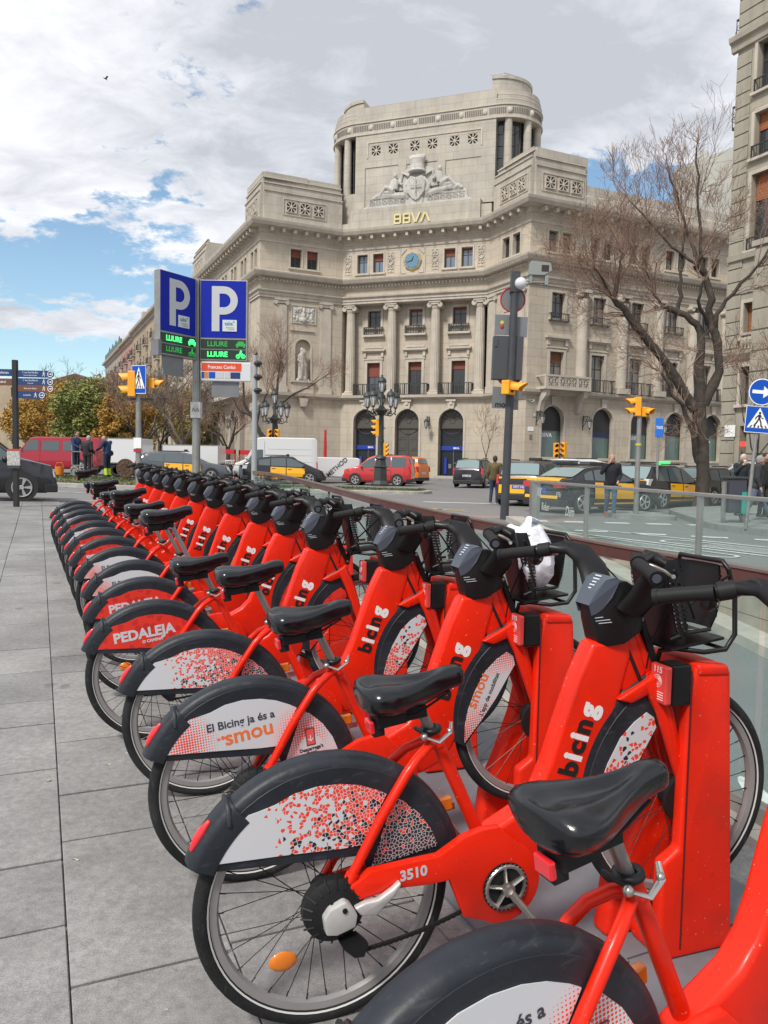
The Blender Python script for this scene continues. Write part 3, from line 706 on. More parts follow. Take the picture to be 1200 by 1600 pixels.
hs =[(c -.57,c +.57,12.62,14.02) for c in cs] +[(c -.57,c +.57,7.1,9.75) for c in cs]
Wcr.wall('recessed_wall',M_bank,.0,12.295,6.9,14.5,hs,.3)
for (x,n_) in ((0,1),(12.295,1)):
    b =MB();b.add([(x,0,6.9),(x,rec,6.9),(x,rec,14.46),(x,0,14.46)],[(0,1,2,3)]);Wc.part('return_wall',b,M_bank)
b =MB();b.box(0,12.295,0.005,rec,14.42,14.449);Wc.part('soffit',b,M_trim)
for c in cs:
    window(Wcr,c -.57,c +.57,12.62,14.02,.0 if c < 5 else .14,M_blind);surround(Wcr,c -.57,c +.57,12.62,14.02,.2,.06)
    iron_rail(Wcr,c -.8,c +.8,12.05,.62,.3,'window_rail',.2,.03)
    b =MB();b.box(c -.95,c +.95,-.34,0,11.88,12.04).box(c -.8,c +.8,-.08,0,10.95,11.1);Wcr.part('ledge',b,M_trim)
    window(Wcr,c -.57,c +.57,7.1,9.75,.42 if c < 5 else .24,M_blind);surround(Wcr,c -.57,c +.57,7.1,9.75,.22,.06,False,True)
    iron_rail(Wcr,c -1.35,c +1.35,6.98,.92,1.15,'balcony_rail',.16,.02)
def column(W_,s,d,z0=7.0,z1=14.42,r=.40):
    sh =MB();n =32
    prof =[(r *1.0,z0 +.42),(r *.99,z0 +3),(r *.86,z1 -.62)]
    vs =[];
    for (rr,z) in prof:
        for k in range(n):a =2 *pi *k /n;q =rr *(1 if k % 2 else .93);vs.append((s +q *cos(a),d +q *sin(a),z))
    sh.add(vs,[(i *n +k,i *n +(k +1) % n,(i +1) *n +(k +1) % n,(i +1) *n +k) for i in range(len(prof) -1) for k in range(n)])
    W_.part('column',sh,M_trim)
    c =MB();c.lathe([(r *.88,z1 -.62),(r *1.0,z1 -.5),(r *1.05,z1 -.38)],20,c=(s,d,0)).box(s -r *1.25,s +r *1.25,d -r *1.15,d +r *1.1,z1 -.13,z1)
    for sx in (-1,1):c.lathe([(.02,-.1),(.20,-.1),(.21,.0),(.20,r *2.1),(.02,r *2.1)],14,'y',(s +sx *r *1.12,d +r *1.05,z1 -.32))
    c.box(s -r *1.1,s +r *1.1,d -r *1.05,d +r,z1 -.30,z1 -.13)
    W_.part('capital',c,M_trim,smooth_angle=40)
    b =MB();b.box(s -r *1.3,s +r *1.3,d -r *1.3,d +r *1.3,z0,z0 +.2).lathe([(r *1.28,z0 +.2),(r *1.3,z0 +.3),(r *1.1,z0 +.36),(r *1.12,z0 +.42)],20,c=(s,d,0));W_.part('column_base',b,M_trim,smooth_angle=40)
for s in (.63,4.27,7.98,11.64):column(Wc,s,.42)
def arch_ring(W_,s,r,zc,t=.16,d=.06,z0=.5):
    b =MB();n =14;pts =[(s -r -t,z0)] +[(s -(r +t) *cos(pi *i /n),zc +(r +t) *sin(pi *i /n)) for i in range(n +1)] +[(s +r +t,z0)]
    inn =[(s -r,z0)] +[(s -r *cos(pi *i /n),zc +r *sin(pi *i /n)) for i in range(n +1)] +[(s +r,z0)]
    for i in range(len(pts) -1):b.add([(pts[i][0],-d,pts[i][1]),(pts[i +1][0],-d,pts[i +1][1]),(inn[i +1][0],-d,inn[i +1][1]),(inn[i][0],-d,inn[i][1]),(pts[i][0],.01,pts[i][1]),(pts[i +1][0],.01,pts[i +1][1]),(inn[i +1][0],.01,inn[i +1][1]),(inn[i][0],.01,inn[i][1])],[(0,1,2,3),(0,4,5,1),(3,2,6,7)])
    return W_.part('archivolt',b,M_trim)
def fan(W_,s,r,z0,zc,d,m=None):
    b =MB();n =16;b.prism([(s -r,z0),(s +r,z0)] +[(s +r *cos(pi *i /n),zc +r *sin(pi *i /n)) for i in range(n +1)],d,d +.06)
    o =W_.part('fanlight',b,m or M_doorpanel)
    g =MB()
    for k in range(1,8):a =pi *k /8;g.tube([(s +.22 *cos(a),d -.01,zc +.1 +.22 *sin(a)),(s +r *.9 *cos(a),d -.01,zc +r *.9 *sin(a))],.025,4)
    g.torus(.2,.03,16,5,'y',(s,d -.01,zc +.12));g.box(s -r,s +r,d -.04,d,z0,z0 +.07);g.torus(r -.04,.03,24,4,'y',(s,d -.01,zc))
    q =link('fanlight_bars',g.mesh('bars'),M_frame,W_.root);q.matrix_local =W_.M
    return o
for i,s in enumerate(AR):
    arch_ring(Wc,s,aw,4.8);fan(Wc,s,aw -.01,4.28,4.8,.45)
    k =MB();k.prism([(s -.22,5.85),(s +.22,5.85),(s +.34,6.56),(s -.34,6.56)],-.2,0).box(s -.4,s +.4,-.3,0,6.42,6.57).lathe([(.02,0),(.13,0),(.13,.28)],10,'y',(s,0,6.28));Wc.part('keystone',k,M_trim)
    d =MB()
    if i == 1:
        d.box(s -aw,s +aw,.5,.6,.5,4.27)
        o =Wc.part('door',d,M_doorpanel);p =MB()
        for sx in (-1,1):
            for r_ in range(4):z =.75 +r_ *.88;p.box(s +sx *.51 -.36,s +sx *.51 +.36,.47,.5,z,z +.72).box(s +sx *.51 -.2,s +sx *.51 +.2,.45,.47,z +.16,z +.56)
        p.box(s -.025,s +.025,.46,.5,.5,4.27);link('door_panel',p.mesh('panels'),M_doorpanel,o)
    else:
        d.box(s -aw,s +aw,.62,.68,.5,4.27);o =Wc.part('door',d,M_doordark)
        p =MB();p.box(s -aw +.12,s +aw -.02,.50,.54,2.55,2.9);link('blue_sign_band',p.mesh('band'),M_bankblue,o)
        p =MB();p.box(s -.62,s -.42,.50,.56,.62,1.95);link('blue_totem',p.mesh('totem'),M_bankblue,o)
        lettering('BBVA',.2,M_white,o,(s +.35,.49,2.72),bold=.006)
        p =MB();p.box(s -aw,s -aw +.05,.56,.62,.5,4.27).box(s +aw -.05,s +aw,.56,.62,.5,4.27).box(s +.1,s +.14,.56,.62,.5,2.5).box(s +.1,s +aw,.56,.62,1.5,1.56).box(s -.28,s -.05,.55,.6,1.1,1.45);link('door_frame',p.mesh('frame'),mat('grey_frame',(.25,.25,.25),.4,metal=.5),o)
st =MB()
for k in range(3):st.box(.6 -.3 *(3 -k) +.6,11.9 +.3 *(3 -k) -.6,-.35 *(3 -k),-.35 *(2 -k) if k < 2 else 0.6,-.2,.16 *(k +1) +.02)
Wc.part('entrance_steps',st,M_kerb)
cl =MB();cl.lathe([(.78,0),(.78,.1),(.68,.16)],8,'y',(6.07,0,17.64));o =Wc.part('clock_case',cl,mat('clock_gilt',(.42,.33,.16),.5));
f =MB();f.lathe([(.62,.16),(.62,.19),(0,.19)],8,'y',(6.07,0,17.64));link('clock_face',f.mesh('face'),M_clock,o)
hnd =MB();
for (a,L_,w) in ((radians(70),.36,.045),(radians(195),.5,.035)):hnd.prism([(6.07 -sin(a) *w,17.64 +cos(a) *w),(6.07 +sin(a) *w,17.64 -cos(a) *w),(6.07 +cos(a) *L_ +sin(a) *w *.4,17.64 +sin(a) *L_ -cos(a) *w *.4),(6.07 +cos(a) *L_ -sin(a) *w *.4,17.64 +sin(a) *L_ +cos(a) *w *.4)],-.215,-.2)
for k in range(12):a =pi /6 *k;hnd.box(6.07 +.53 *cos(a) -.02,6.07 +.53 *cos(a) +.02,-.2,-.192,17.64 +.53 *sin(a) -.03,17.64 +.53 *sin(a) +.03)
link('clock_hands',hnd.mesh('hands'),M_clockhand,o)
b =MB()
for (sx,sz) in ((-1,-1),(-1,1),(1,-1),(1,1)):b.prism([(6.07 +sx *.95,17.64 +sz *.95),(6.07 +sx *.5,17.64 +sz *.95),(6.07 +sx *.95,17.64 +sz *.5)],-.06,0)
b.box(5.0,5.06,-.05,0,16.62,18.75).box(7.08,7.14,-.05,0,16.62,18.75);Wc.part('clock_spandrels',b,M_trim)
for s in (.47,4.2,7.93,11.67):
    b =MB();b.torus(.2,.05,14,5,'y',(s,-.03,17.66))
    for sz in (-1,1):b.torus(.13,.04,10,5,'y',(s -.1,-.03,17.66 +sz *.42)).torus(.13,.04,10,5,'y',(s +.1,-.03,17.66 +sz *.42)).lathe([(.02,0),(.1,.05)],8,'y',(s,0,17.66 +sz *.68))
    b.box(s -.29,s -.25,-.04,0,16.85,18.45).box(s +.25,s +.29,-.04,0,16.85,18.45).box(s -.25,s +.25,-.04,0,18.41,18.45).box(s -.25,s +.25,-.04,0,16.85,16.89);Wc.part('carved_panel',b,M_trim)
b =MB();b.box(.75,11.55,-.25,6,20.35,22.0).box(-.1,.75,-.05,6,20.35,21.0).box(11.55,12.4,-.05,6,20.35,21.6);Wc.part('lettering_plinth',b,M_bank2)
def letter_B(x,z,w,h,t,b):
    b.box(x,x +t,0,.1,z,z +h)
    for k in range(3):b.box(x +t,x +w -t *.6,0,.1,z +k *(h -t) /2,z +k *(h -t) /2 +t)
    for (zz0,zz1) in ((z +t *.5,z +h /2),(z +h /2 +.001,z +h -t *.5)):
        b.box(x +w -t *1.1,x +w,0.002,.098,zz0,zz1)
lb =MB();h_ =.80;z_ =20.55
letter_B(4.52,z_,.62,h_,.13,lb);letter_B(5.30,z_,.62,h_,.13,lb)
def stroke(b,x0,z0,x1,z1,w):b.prism([(x0,z0),(x0 +w,z0),(x1 +w,z1),(x1,z1)],0,.1)
stroke(lb,6.26,z_,5.95,z_ +h_,.15);stroke(lb,6.27,z_,6.62,z_ +h_,.15);stroke(lb,6.72,z_ +.02,7.06,z_ +h_ +.02,.15);stroke(lb,7.42,z_ +.02,7.07,z_ +h_ +.02,.15)
Wc.part('bank_letters',lb,M_gold,at=(0,-.38,0))
tw_n =Wc.n;T0 =pB -tw_n *.55;Wt =Wall(bank,T0,WD)
starS =[2.55,4.03,5.87,7.34,9.16,10.62]
TX0,TX1 =.75,12.45;TR =3.0
def stadium(x0,x1,r,d0,n=14):
    pts =[(x0,d0),(x1,d0)]
    pts += [(x1 +r *sin(pi *i /n),d0 +r -r *cos(pi *i /n)) for i in range(1,n)]
    pts += [(x1,d0 +2 *r),(x0,d0 +2 *r)]
    pts += [(x0 -r *sin(pi *i /n),d0 +r +r *cos(pi *i /n)) for i in range(1,n)]
    return pts
def ring_slab(x0,x1,r,d0,z0,z1,name,m=M_bank2):b =MB();b.prism(stadium(x0,x1,r,d0,18),z0,z1,'xy2');return b
def slab_xy(poly,z0,z1):
    b =MB();n =len(poly);b.add([(p[0],p[1],z0) for p in poly] +[(p[0],p[1],z1) for p in poly],[tuple(range(n)),tuple(range(n,2 *n))] +[(i,(i +1) % n,n +(i +1) % n,n +i) for i in range(n)]);return b
Wt.wall('tower_face',M_bank2,TX0,TX1,21.9,30.4,[(s -.42,s +.42,26.45,27.3) for s in starS],.15)
for s in starS:star(Wt,s,26.87,.98,-.06)
b =MB();b.box(1.75,11.4,-.05,0,27.5,27.62).box(1.75,1.87,-.05,0,26.3,27.5).box(11.28,11.4,-.05,0,26.3,27.5);Wt.part('panel_frame',b,M_trim)
b =MB()
for (a,c,z) in ((1.66,4.5,25.5),(5.24,7.76,25.45),(8.5,11.3,25.4)):b.box(a,c,-.025,0,z,z +.05).box(a -.04,a,-.025,0,22.1,z +.05)
Wt.part('recess_lines',b,mat('joint_shadow',(.16,.14,.12),.9))
core =slab_xy(stadium(TX0,TX1,TR -.75,.78,18),21.0,30.0);Wt.part('tower_core',core,M_doordark if False else M_bank2)
for (z0,z1,r,out) in ((28.25,29.2,TR,0.0),(29.2,29.62,TR -.04,.03),(29.62,30.0,TR -.14,.12),(30.0,30.4,TR -.22,.2)):
    Wt.part('tower_band',slab_xy(stadium(TX0,TX1,r,TR -r +.005,24),z0,z1),M_bank2,smooth_angle=30)
for z in (28.2,29.17,29.6,29.98):Wt.part('tower_ledge',slab_xy(stadium(TX0,TX1,TR +.07 -(z > 29.5) *.1 -(z > 29.9) *.1,-.07 +(z > 29.5) *.1 +(z > 29.9) *.1,24),z,z +.09),M_trim,smooth_angle=30)
for (cx,sgn,zt) in ((TX1,1,31.6),(TX0,-1,31.25)):
    n =20
    for (r,z0,z1) in ((TR -.42,30.4,zt -.25),(TR -.34,zt -.25,zt)):
        cc =cx -sgn *.5
        pts =[(cc +r *cos(2 *pi *i /32),TR +r *sin(2 *pi *i /32)) for i in range(32)]
        if sgn > 0:pts =[(cc +r *sin(pi *i /n),TR -r *cos(pi *i /n)) for i in range(n +1)]
        else:pts =[(cc -r *sin(pi *i /n),TR -r *cos(pi *i /n)) for i in range(n +1)]
        Wt.part('drum_parapet',slab_xy(pts,z0,z1),M_bank2,smooth_angle=30)
    pts =[(cx +sgn *TR *sin(pi *i /n),TR -TR *cos(pi *i /n)) for i in range(n +1)]
    Wt.part('drum_base',slab_xy(pts,20.0,23.6),M_bank2,smooth_angle=30)
    r =TR -.72;pts =[(cx +sgn *r *sin(pi *i /n),TR -r *cos(pi *i /n)) for i in range(n +1)]
    Wt.part('drum_glazing',slab_xy(pts,23.6,28.25),M_win,smooth_angle=30)
    bars =MB()
    for i in range(1,16):
        a =pi *i /16;x,y =cx +sgn *(r +.02) *sin(a),TR -(r +.02) *cos(a);bars.box(x -.03,x +.03,y -.03,y +.03,23.6,28.25)
    for z in (24.5,25.4,26.3,27.2):
        for i in range(16):
            a,a2 =pi *i /16,pi *(i +1) /16;bars.tube([(cx +sgn *(r +.02) *sin(a),TR -(r +.02) *cos(a),z),(cx +sgn *(r +.02) *sin(a2),TR -(r +.02) *cos(a2),z +(.45 if i % 2 else -.0))],.03,4)
    Wt.part('glazing_bars',bars,M_frame)
    for i,a in enumerate([.33,.95,1.57,2.2,2.85] if sgn > 0 else [.33,.95,1.57,2.2,2.85]):
        x,y =cx +sgn *(TR -.32) *sin(a),TR -(TR -.32) *cos(a);b =MB();b.lathe([(.33,23.6),(.30,28.2)],16,c=(x,y,0));Wt.part('drum_column',b,M_bank2,smooth_angle=50)
b =MB();
def along(tpos,r):  # position on face + quarter drums, tpos in metres along the face
    Lf =TX1 -TX0
    if tpos < 0:a =min(-tpos /r,pi *.55);return (TX0 -r *sin(a),TR -r *cos(a))
    if tpos > Lf:a =min((tpos -Lf) /r,pi *.55);return (TX1 +r *sin(a),TR -r *cos(a))
    return (TX0 +tpos,TR -r)
tpos =-4.6
while tpos < 16.3:
    x,y =along(tpos,TR +.015);x2,y2 =along(tpos +.09,TR +.015);ph =(tpos +4.6) % 1.9
    if ph > .42:b.add([(x,y,28.52),(x2,y2,28.52),(x2,y2,28.98),(x,y,28.98)],[(0,1,2,3)])
    tpos += .15
Wt.part('fluted_frieze',b,mat('joint_shadow',(.16,.14,.12),.9));b =MB();tpos =-4.6
while tpos < 16.3:
    x,y =along(tpos +.2,TR +.01);b.ball((x,y,28.75),.24,10,6,(.9,.35,1));tpos += 1.9
Wt.part('medallions',b,M_trim,smooth_angle=60)
b =MB();b.tube([(TX1 +.2,1.2,31.6),(TX1 +.2,1.2,32.1),(TX1 -2.2 +1.2,1.2,32.1),(TX1 -.9,1.2,31.6)],.03,5).tube([(TX1 +1.4,2.2,31.6),(TX1 +1.4,2.2,32.0),(TX1 +.2,1.2,32.1)],.03,5);Wt.part('roof_rail',b,mat('galvanised',(.4,.4,.4),.5,metal=.6))
sc_ =MB();X =6.2
def lump(x,y,z,r,sx=1,sy=.6,sz=1):sc_.ball((x,y,z),r,12,8,(sx,sy,sz))
sc_.prism([(X -.62,22.35),(X -.45,21.75),(X +.45,21.75),(X +.62,22.35),(X +.55,22.7),(X -.55,22.7)],-.55,.0)
sc_.prism([(X -.8,24.0),(X -.72,23.1),(X -.3,22.55),(X,22.4),(X +.3,22.55),(X +.72,23.1),(X +.8,24.0),(X +.5,24.45),(X,24.3),(X -.5,24.45)],-.7,0)
for k in range(9):a =pi *(k -4) /8;lump(X +.62 *sin(a),-.35 -.25 *cos(a),26.0,.13,1,1,1.6)
sc_.lathe([(.7,24.75),(.78,24.85),(.66,24.95),(.6,25.4),(.66,25.9),(.5,26.0),(.2,26.15)],18,c=(X,-.35,0))
for sx in (-1,1):
    sc_.tube([(X +sx *.55,-.4,24.3),(X +sx *1.0,-.35,23.7),(X +sx *.95,-.4,23.2),(X +sx *.8,-.3,22.7)],[.16,.22,.2,.14],8)
    sc_.tube([(X +sx *.7,-.3,24.55),(X +sx *1.3,-.2,24.9),(X +sx *1.5,-.2,24.0)],[.12,.16,.12],8)
    hx =X +sx *1.9 +(0 if sx < 0 else .05);zt =24.72 if sx < 0 else 24.95
    lump(hx,-.35,zt,.19,.9,.9,1.15);sc_.tube([(hx,-.32,zt -.2),(hx +sx *.02,-.3,zt -.35)],.1,8)
    sc_.tube([(hx,-.3,zt -.35),(hx +sx *.06,-.32,zt -.8),(hx +sx *.1,-.35,zt -1.2)],[.26,.3,.3],10,flat=1.2)
    sc_.tube([(hx +sx *.28,-.3,zt -.42),(hx +sx *.5,-.35,zt -.85),(hx +sx *.75,-.45,zt -1.1)],[.11,.1,.08],8)
    sc_.tube([(hx -sx *.25,-.3,zt -.45),(hx -sx *.5,-.3,zt -.8),(hx -sx *.7,-.3,zt -.75)],[.11,.1,.08],8)
    sc_.tube([(hx +sx *.1,-.4,zt -1.25),(hx +sx *.8,-.5,zt -.95),(hx +sx *1.3,-.4,zt -1.5)],[.26,.2,.14],8)
    sc_.tube([(hx +sx *.1,-.3,zt -1.35),(hx +sx *1.0,-.35,zt -1.35),(hx +sx *1.9,-.35,zt -1.75)],[.28,.2,.12],8)
    sc_.tube([(X +sx *1.0,-.2,22.95),(hx +sx *.8,-.2,zt -1.6),(hx +sx *2.2,-.2,22.95)],[.35,.3,.12],8)
    for k in range(9):lump(hx +sx *(.1 +k *.22),-.42,zt -1.35 -.05 *k +.12 *(k % 2),.15)
sc_.prism([(X -4.4,22.25),(X +4.4,22.25),(X +4.2,22.95),(X -4.2,22.95)],-.35,.0)
for i_,p_ in enumerate(sc_.v):sc_.v[i_] =(X +(p_[0] -X) *.97,p_[1] *.8,22.3 +(p_[2] -22.3) *.95)
me =remesh(sc_,.045,'crest',0);Wt.part('crest_sculpture',me,M_sculpt)
b =MB()
for sx in (-1,1):
    for k in range(6):x =X +sx *(1.15 +k *.52);b.torus(.15,.03,10,4,'y',(x,-.37,22.6)).box(x -.23,x +.23,-.38,-.35,22.88,22.92).box(x -.23,x +.23,-.38,-.35,22.28,22.32).box(x -.25,x -.22,-.38,-.35,22.28,22.92)
b.box(X -.03,X +.03,-.76,-.7,22.9,24.1).box(X -.45,X +.45,-.75,-.7,23.5,23.56);Wt.part('carved_frieze',b,M_sculpt)
b =MB();b.prism([(X -5.1,21.95),(X +5.1,21.95),(X +4.3,22.3),(X -4.3,22.3)],-.38,0);b.prism([(X -1.7,24.3),(X -.9,25.1),(X +.9,25.1),(X +1.9,24.6),(X +2.4,23.6),(X -2.2,23.4)],-.1,0);Wt.part('crest_backing',b,M_sculpt)
Wl.wall('ground_floor_wall',M_bank,0,7.04,-.3,6.6)
Wl.wall('upper_wall',M_bank,0,7.04,6.9,19.6,[(2.5,3.42,17.0,18.48),(3.9,4.84,17.0,18.48),(2.98,4.32,8.05,11.35,True)],.35)
for s in (2.5,3.9):window(Wl,s,s +.93,17.0,18.48,.42,M_blind);surround(Wl,s,s +.93,17.0,18.48,.12,.05)
def pilaster(W_,s,w=.92,z0=7.0,z1=14.42,d=.1):
    b =MB();b.box(s -w /2,s +w /2,-d,0,z0 +.5,z1 -.45).box(s -w /2 -.1,s +w /2 +.1,-d -.08,0,z0,z0 +.5).box(s -w /2 -.12,s +w /2 +.12,-d -.12,0,z1 -.12,z1)
    for sx in (-1,1):b.lathe([(.02,0),(.17,0),(.17,d +.1)],12,'y',(s +sx *w *.52,0,z1 -.3))
    b.box(s -w /2,s +w /2,-d -.05,0,z1 -.34,z1 -.12);W_.part('pilaster',b,M_trim)
pilaster(Wl,1.76);pilaster(Wl,5.57);pilaster(Wr,.75,.9);pilaster(Wr,4.6,.9)
b =MB();b.box(2.6,4.75,-.06,0,14.0,14.08).box(2.6,4.75,-.06,0,12.6,12.68).box(2.6,2.68,-.06,0,12.68,14.0).box(4.67,4.75,-.06,0,12.68,14.0);Wl.part('panel_frame',b,M_trim)
b =MB();rr =random.Random(2);b.box(2.72,4.63,-.02,.05,12.72,13.96)
for k in range(46):x,z =rr.uniform(2.85,4.5),rr.uniform(12.82,13.85);b.ball((x,-.04,z),rr.uniform(.05,.13),7,5,(1,.7,1))
for k in range(3):b.ball((3.67,-.08,12.9 +k *.35),.2 -.03 *k,8,6,(1.3 -.3 *k,.7,1.2))
Wl.part('relief_panel',remesh(b,.04,'relief',1),M_sculpt)
b =MB();b.box(2.98,4.32,.34,.4,8.0,11.4);Wl.part('niche_back',b,M_bank);arch_ring(Wl,3.65,.67,10.68,.12,.05,8.05)
b =MB()
for k in range(16):b.ball((3.6 +rr.uniform(-.25,.25),-.02 +rr.uniform(-.08,.1),8.2 +k *.14),rr.uniform(.16,.28),8,6,(1,.8,1.2))
b.tube([(3.45,-.05,8.1),(3.5,-.08,9.2),(3.55,-.05,10.2)],[.25,.28,.2],8).tube([(3.85,.0,8.1),(3.75,-.05,9.3),(3.68,0,9.9)],[.22,.22,.14],8).ball((3.52,-.08,10.5),.16,10,8,(1,1,1.2)).ball((3.78,-.05,10.05),.14,10,8,(1,1,1.2)).tube([(3.3,-.1,10.1),(3.2,-.15,9.6),(3.5,-.3,9.4)],[.1,.08,.07],7).tube([(3.1,0,8.0),(4.2,0,8.0)],.18,8)
Wl.part('niche_statue',remesh(b,.05,'statue',2),M_sculpt)
b =MB();b.box(2.6,4.7,-.3,0,7.85,8.0).box(2.75,4.55,-.18,0,7.0,7.85);Wl.part('niche_pedestal',b,M_trim);b =MB();b.prism([(3.45,5.9),(3.85,5.9),(4.05,6.58),(3.25,6.58)],-.4,0);Wl.part('niche_corbel',b,M_trim);b =MB();b.box(2.5,4.6,-.1,0,12.0,12.05);Wl.part('niche_label',b,M_trim)
Wr.wall('ground_floor_wall',M_bank,0,5.45,-.3,6.6);Wr.wall('upper_wall',M_bank,0,5.45,6.9,19.6,[(1.9,2.85,16.85,18.4),(3.25,4.2,16.85,18.4)],.35)
for s in (1.9,3.25):window(Wr,s,s +.95,16.85,18.4,0);surround(Wr,s,s +.95,16.85,18.4,.12,.05)
b =MB();b.box(2.2,3.2,-.1,0,11.9,12.0).box(2.1,3.3,-.08,0,9.2,11.0).box(1.9,3.5,-.25,0,8.1,8.25).box(2.3,3.1,-.05,0,12.9,13.6);Wr.part('facet_panels',b,M_trim)
def parapet(W_,s0,s1,name,stars,back=5.0,top=24.3,e0=0,e1=0):
    prof =[(.02,20.4),(.02,22.75),(-.1,22.85),(-.1,23.35),(-.3,23.45),(-.3,23.85),(-.45,23.9),(-.45,top),(-back,top),(-back,20.4)]
    W_.part(name,moulding(prof,s0,s1,e0,e1),M_bank2)
    for z,d in ((22.74,.1),(23.36,-.02),(23.83,-.22)):W_.part('parapet_ledge',moulding([(d -.1,z),(d,z),(d,z +.09),(d -.1,z +.09)],s0 -.02,s1 +.02),M_trim)
    for s in stars:star(W_,s,21.7,1.0,.10)
    if stars:
        b =MB();a,c =stars[0] -.7,stars[-1] +.7;b.box(a,c,-.08,0,22.28,22.36).box(a,a +.07,-.08,0,21.1,22.28).box(c -.07,c,-.08,0,21.1,22.28).box(a,c,-.08,0,21.05,21.1);W_.part('panel_frame',b,M_trim)
parapet(Wl,0.25,6.9,'parapet_block',[2.5,3.65,4.8]);parapet(Wr,.5,5.25,'parapet_block',[2.1,3.2,4.3],top=24.1);parapet(Wf,.3,4.75,'parapet_block',[1.5,2.65,3.8],back=4,top=24.2)
parapet(Ws,LS -4.6,LS -.3,'parapet_block',[LS -3.6,LS -2.5,LS -1.4],back=4);parapet(Ws,LS -26.5,LS -20.2,'parapet_block',[LS -24.6,LS -23.4,LS -22.2],back=6,top=23.6)
RA =[2.43,7.1,10.85,14.4,18.5,22.3];rw =1.0
Wf.wall('ground_floor_wall',M_bank,0,LF,-.3,6.6,[(s -rw,s +rw,2.1,5.85,True) for s in RA],.5)
up =[2.6,6.4,10.1,13.8,17.4,21.2]
Wf.wall('upper_wall',M_bank,0,LF,6.9,19.6,[(s -.62,s +.62,7.1,9.8) for s in up] +[(s -.6,s +.6,12.2,14.05) for s in up] +[(s +o,s +o +.85,16.9,18.4) for s in up for o in (-1.05,.2)],.35)
for i,s in enumerate(up):
    window(Wf,s -.62,s +.62,7.1,9.8,.3 if i == 0 else .0,M_blindb);surround(Wf,s -.62,s +.62,7.1,9.8,.2,.06,False,True);window(Wf,s -.6,s +.6,12.2,14.05,0);surround(Wf,s -.6,s +.6,12.2,14.05,.18,.06);iron_rail(Wf,s -.8,s +.8,11.95,.6,.3,'window_rail',.16,.015)
    for o in (-1.05,.2):window(Wf,s +o,s +o +.85,16.9,18.4,.35 if (i +(o > 0)) % 2 else 0,M_blindb);surround(Wf,s +o,s +o +.85,16.9,18.4,.1,.05)
    if i:iron_rail(Wf,s -1.3,s +1.3,6.98,.95,.55,'balcony_rail',.15,.015)
M_half =mat('half_column_stone',(.49,.43,.345),.8,var=.12,vscale=1.2)
for s in (4.75,8.6,12.2,15.8,19.4,23.0):
    b =MB();b.lathe([(.42,7.45),(.42,7.5),(.38,13.8)],20,c=(s,-.12,0)).box(s -.55,s +.55,-.62,0,7.0,7.42).box(s -.5,s +.5,-.55,0,14.2,14.42)
    for sx in (-1,1):b.lathe([(.02,0),(.19,0),(.19,.5)],12,'y',(s +sx *.4,0,14.08))
    Wf.part('half_column',b,M_trim,smooth_angle=35)
b =MB();b.box(.85,4.95,-1.15,0,6.95,7.16).box(.85,4.95,-1.15,-1.0,7.86,7.98).box(.85,1.0,-1.0,0,7.86,7.98).box(4.8,4.95,-1.0,0,7.86,7.98)
for x in (.86,2.0,3.65,4.78):b.box(x,x +.16,-1.14,-1.01,7.16,7.86)
Wf.part('stone_balcony',b,M_trim)
for i in range(7):
    a,c =star_mesh();o =Wf.part('balcony_rosette',a,M_trim,at=(1.35 +i *.52,-1.1,7.51));o.scale =(.52,.6,.75);link('grille_recess',c,M_doordark,o)
for s in (1.2,4.6):b =MB();b.prism([(-1.05,6.95),(0,6.95),(0,5.3),(-.25,5.4),(-.45,6.1),(-.95,6.5)],s -.17,s +.17,'yz');Wf.part('balcony_corbel',b,M_trim)
for i,s in enumerate(RA):
    arch_ring(Wf,s,rw,4.85,.15,.05,2.1);b =MB();b.box(s -rw -.3,s +rw +.3,-.15,0,1.92,2.09).box(s -rw -.2,s +rw +.2,-.05,0,.96,1.92);Wf.part('window_sill',b,M_trim)
    n =14;b =MB();b.prism([(s -rw,2.1),(s +rw,2.1)] +[(s +rw *cos(pi *k /n),4.85 +rw *sin(pi *k /n)) for k in range(n +1)],.42,.46);o =Wf.part('shop_window',b,M_green_glass)
    b =MB();b.prism([(s -rw,4.25),(s +rw,4.25)] +[(s +rw *cos(pi *k /n),4.85 +rw *sin(pi *k /n)) for k in range(n +1)],.39,.415).box(s -rw,s +rw,.37,.42,4.05,4.248).box(s -rw,s -rw +.06,.38,.42,2.1,4.05).box(s +rw -.06,s +rw,.38,.42,2.1,4.05);link('window_frame',b.mesh('f'),M_iron,o)
    if i in (0,2,4):lettering('BBVA',.42,M_white,o,(s -.25,.40,3.72),bold=.01)
    if i == 1:b =MB();b.box(s -rw +.06,s +rw -.06,.37,.41,3.7,4.04);link('blue_sign_band',b.mesh('b'),mat('dark_blue',(.02,.03,.10),.4),o)
    k =MB();k.prism([(s -.18,5.9),(s +.18,5.9),(s +.27,6.56),(s -.27,6.56)],-.16,0);Wf.part('keystone',k,M_trim)
Wf.part('roof_parapet',moulding([(0,20.4),(0,21.3),(-.1,21.4),(-.1,22.1),(-.5,22.15),(-.5,20.4)],4.75,LF),M_bank2)
for (a,c) in ((3.6,3.9),(-.0,.0)):pass
b =MB();b.box(4.75,4.9,-.03,0,4.3,4.55) ;
b =MB();b.box(.25,.75,-.03,0,3.95,4.25);Wf.part('street_name_plate',b,M_white);b =MB();b.box(.4,.62,-.03,0,3.35,3.7);Wf.part('number_plate',b,mat('dark_plate',(.2,.17,.13),.5))
b =MB();b.box(-.08,.0,-.03,0,3.0,3.6)
LA =[LS -x for x in (4.95,8.37,11.79,15.2,18.6,22.0,25.4,28.8,32.2,35.6,39)];lw =.85
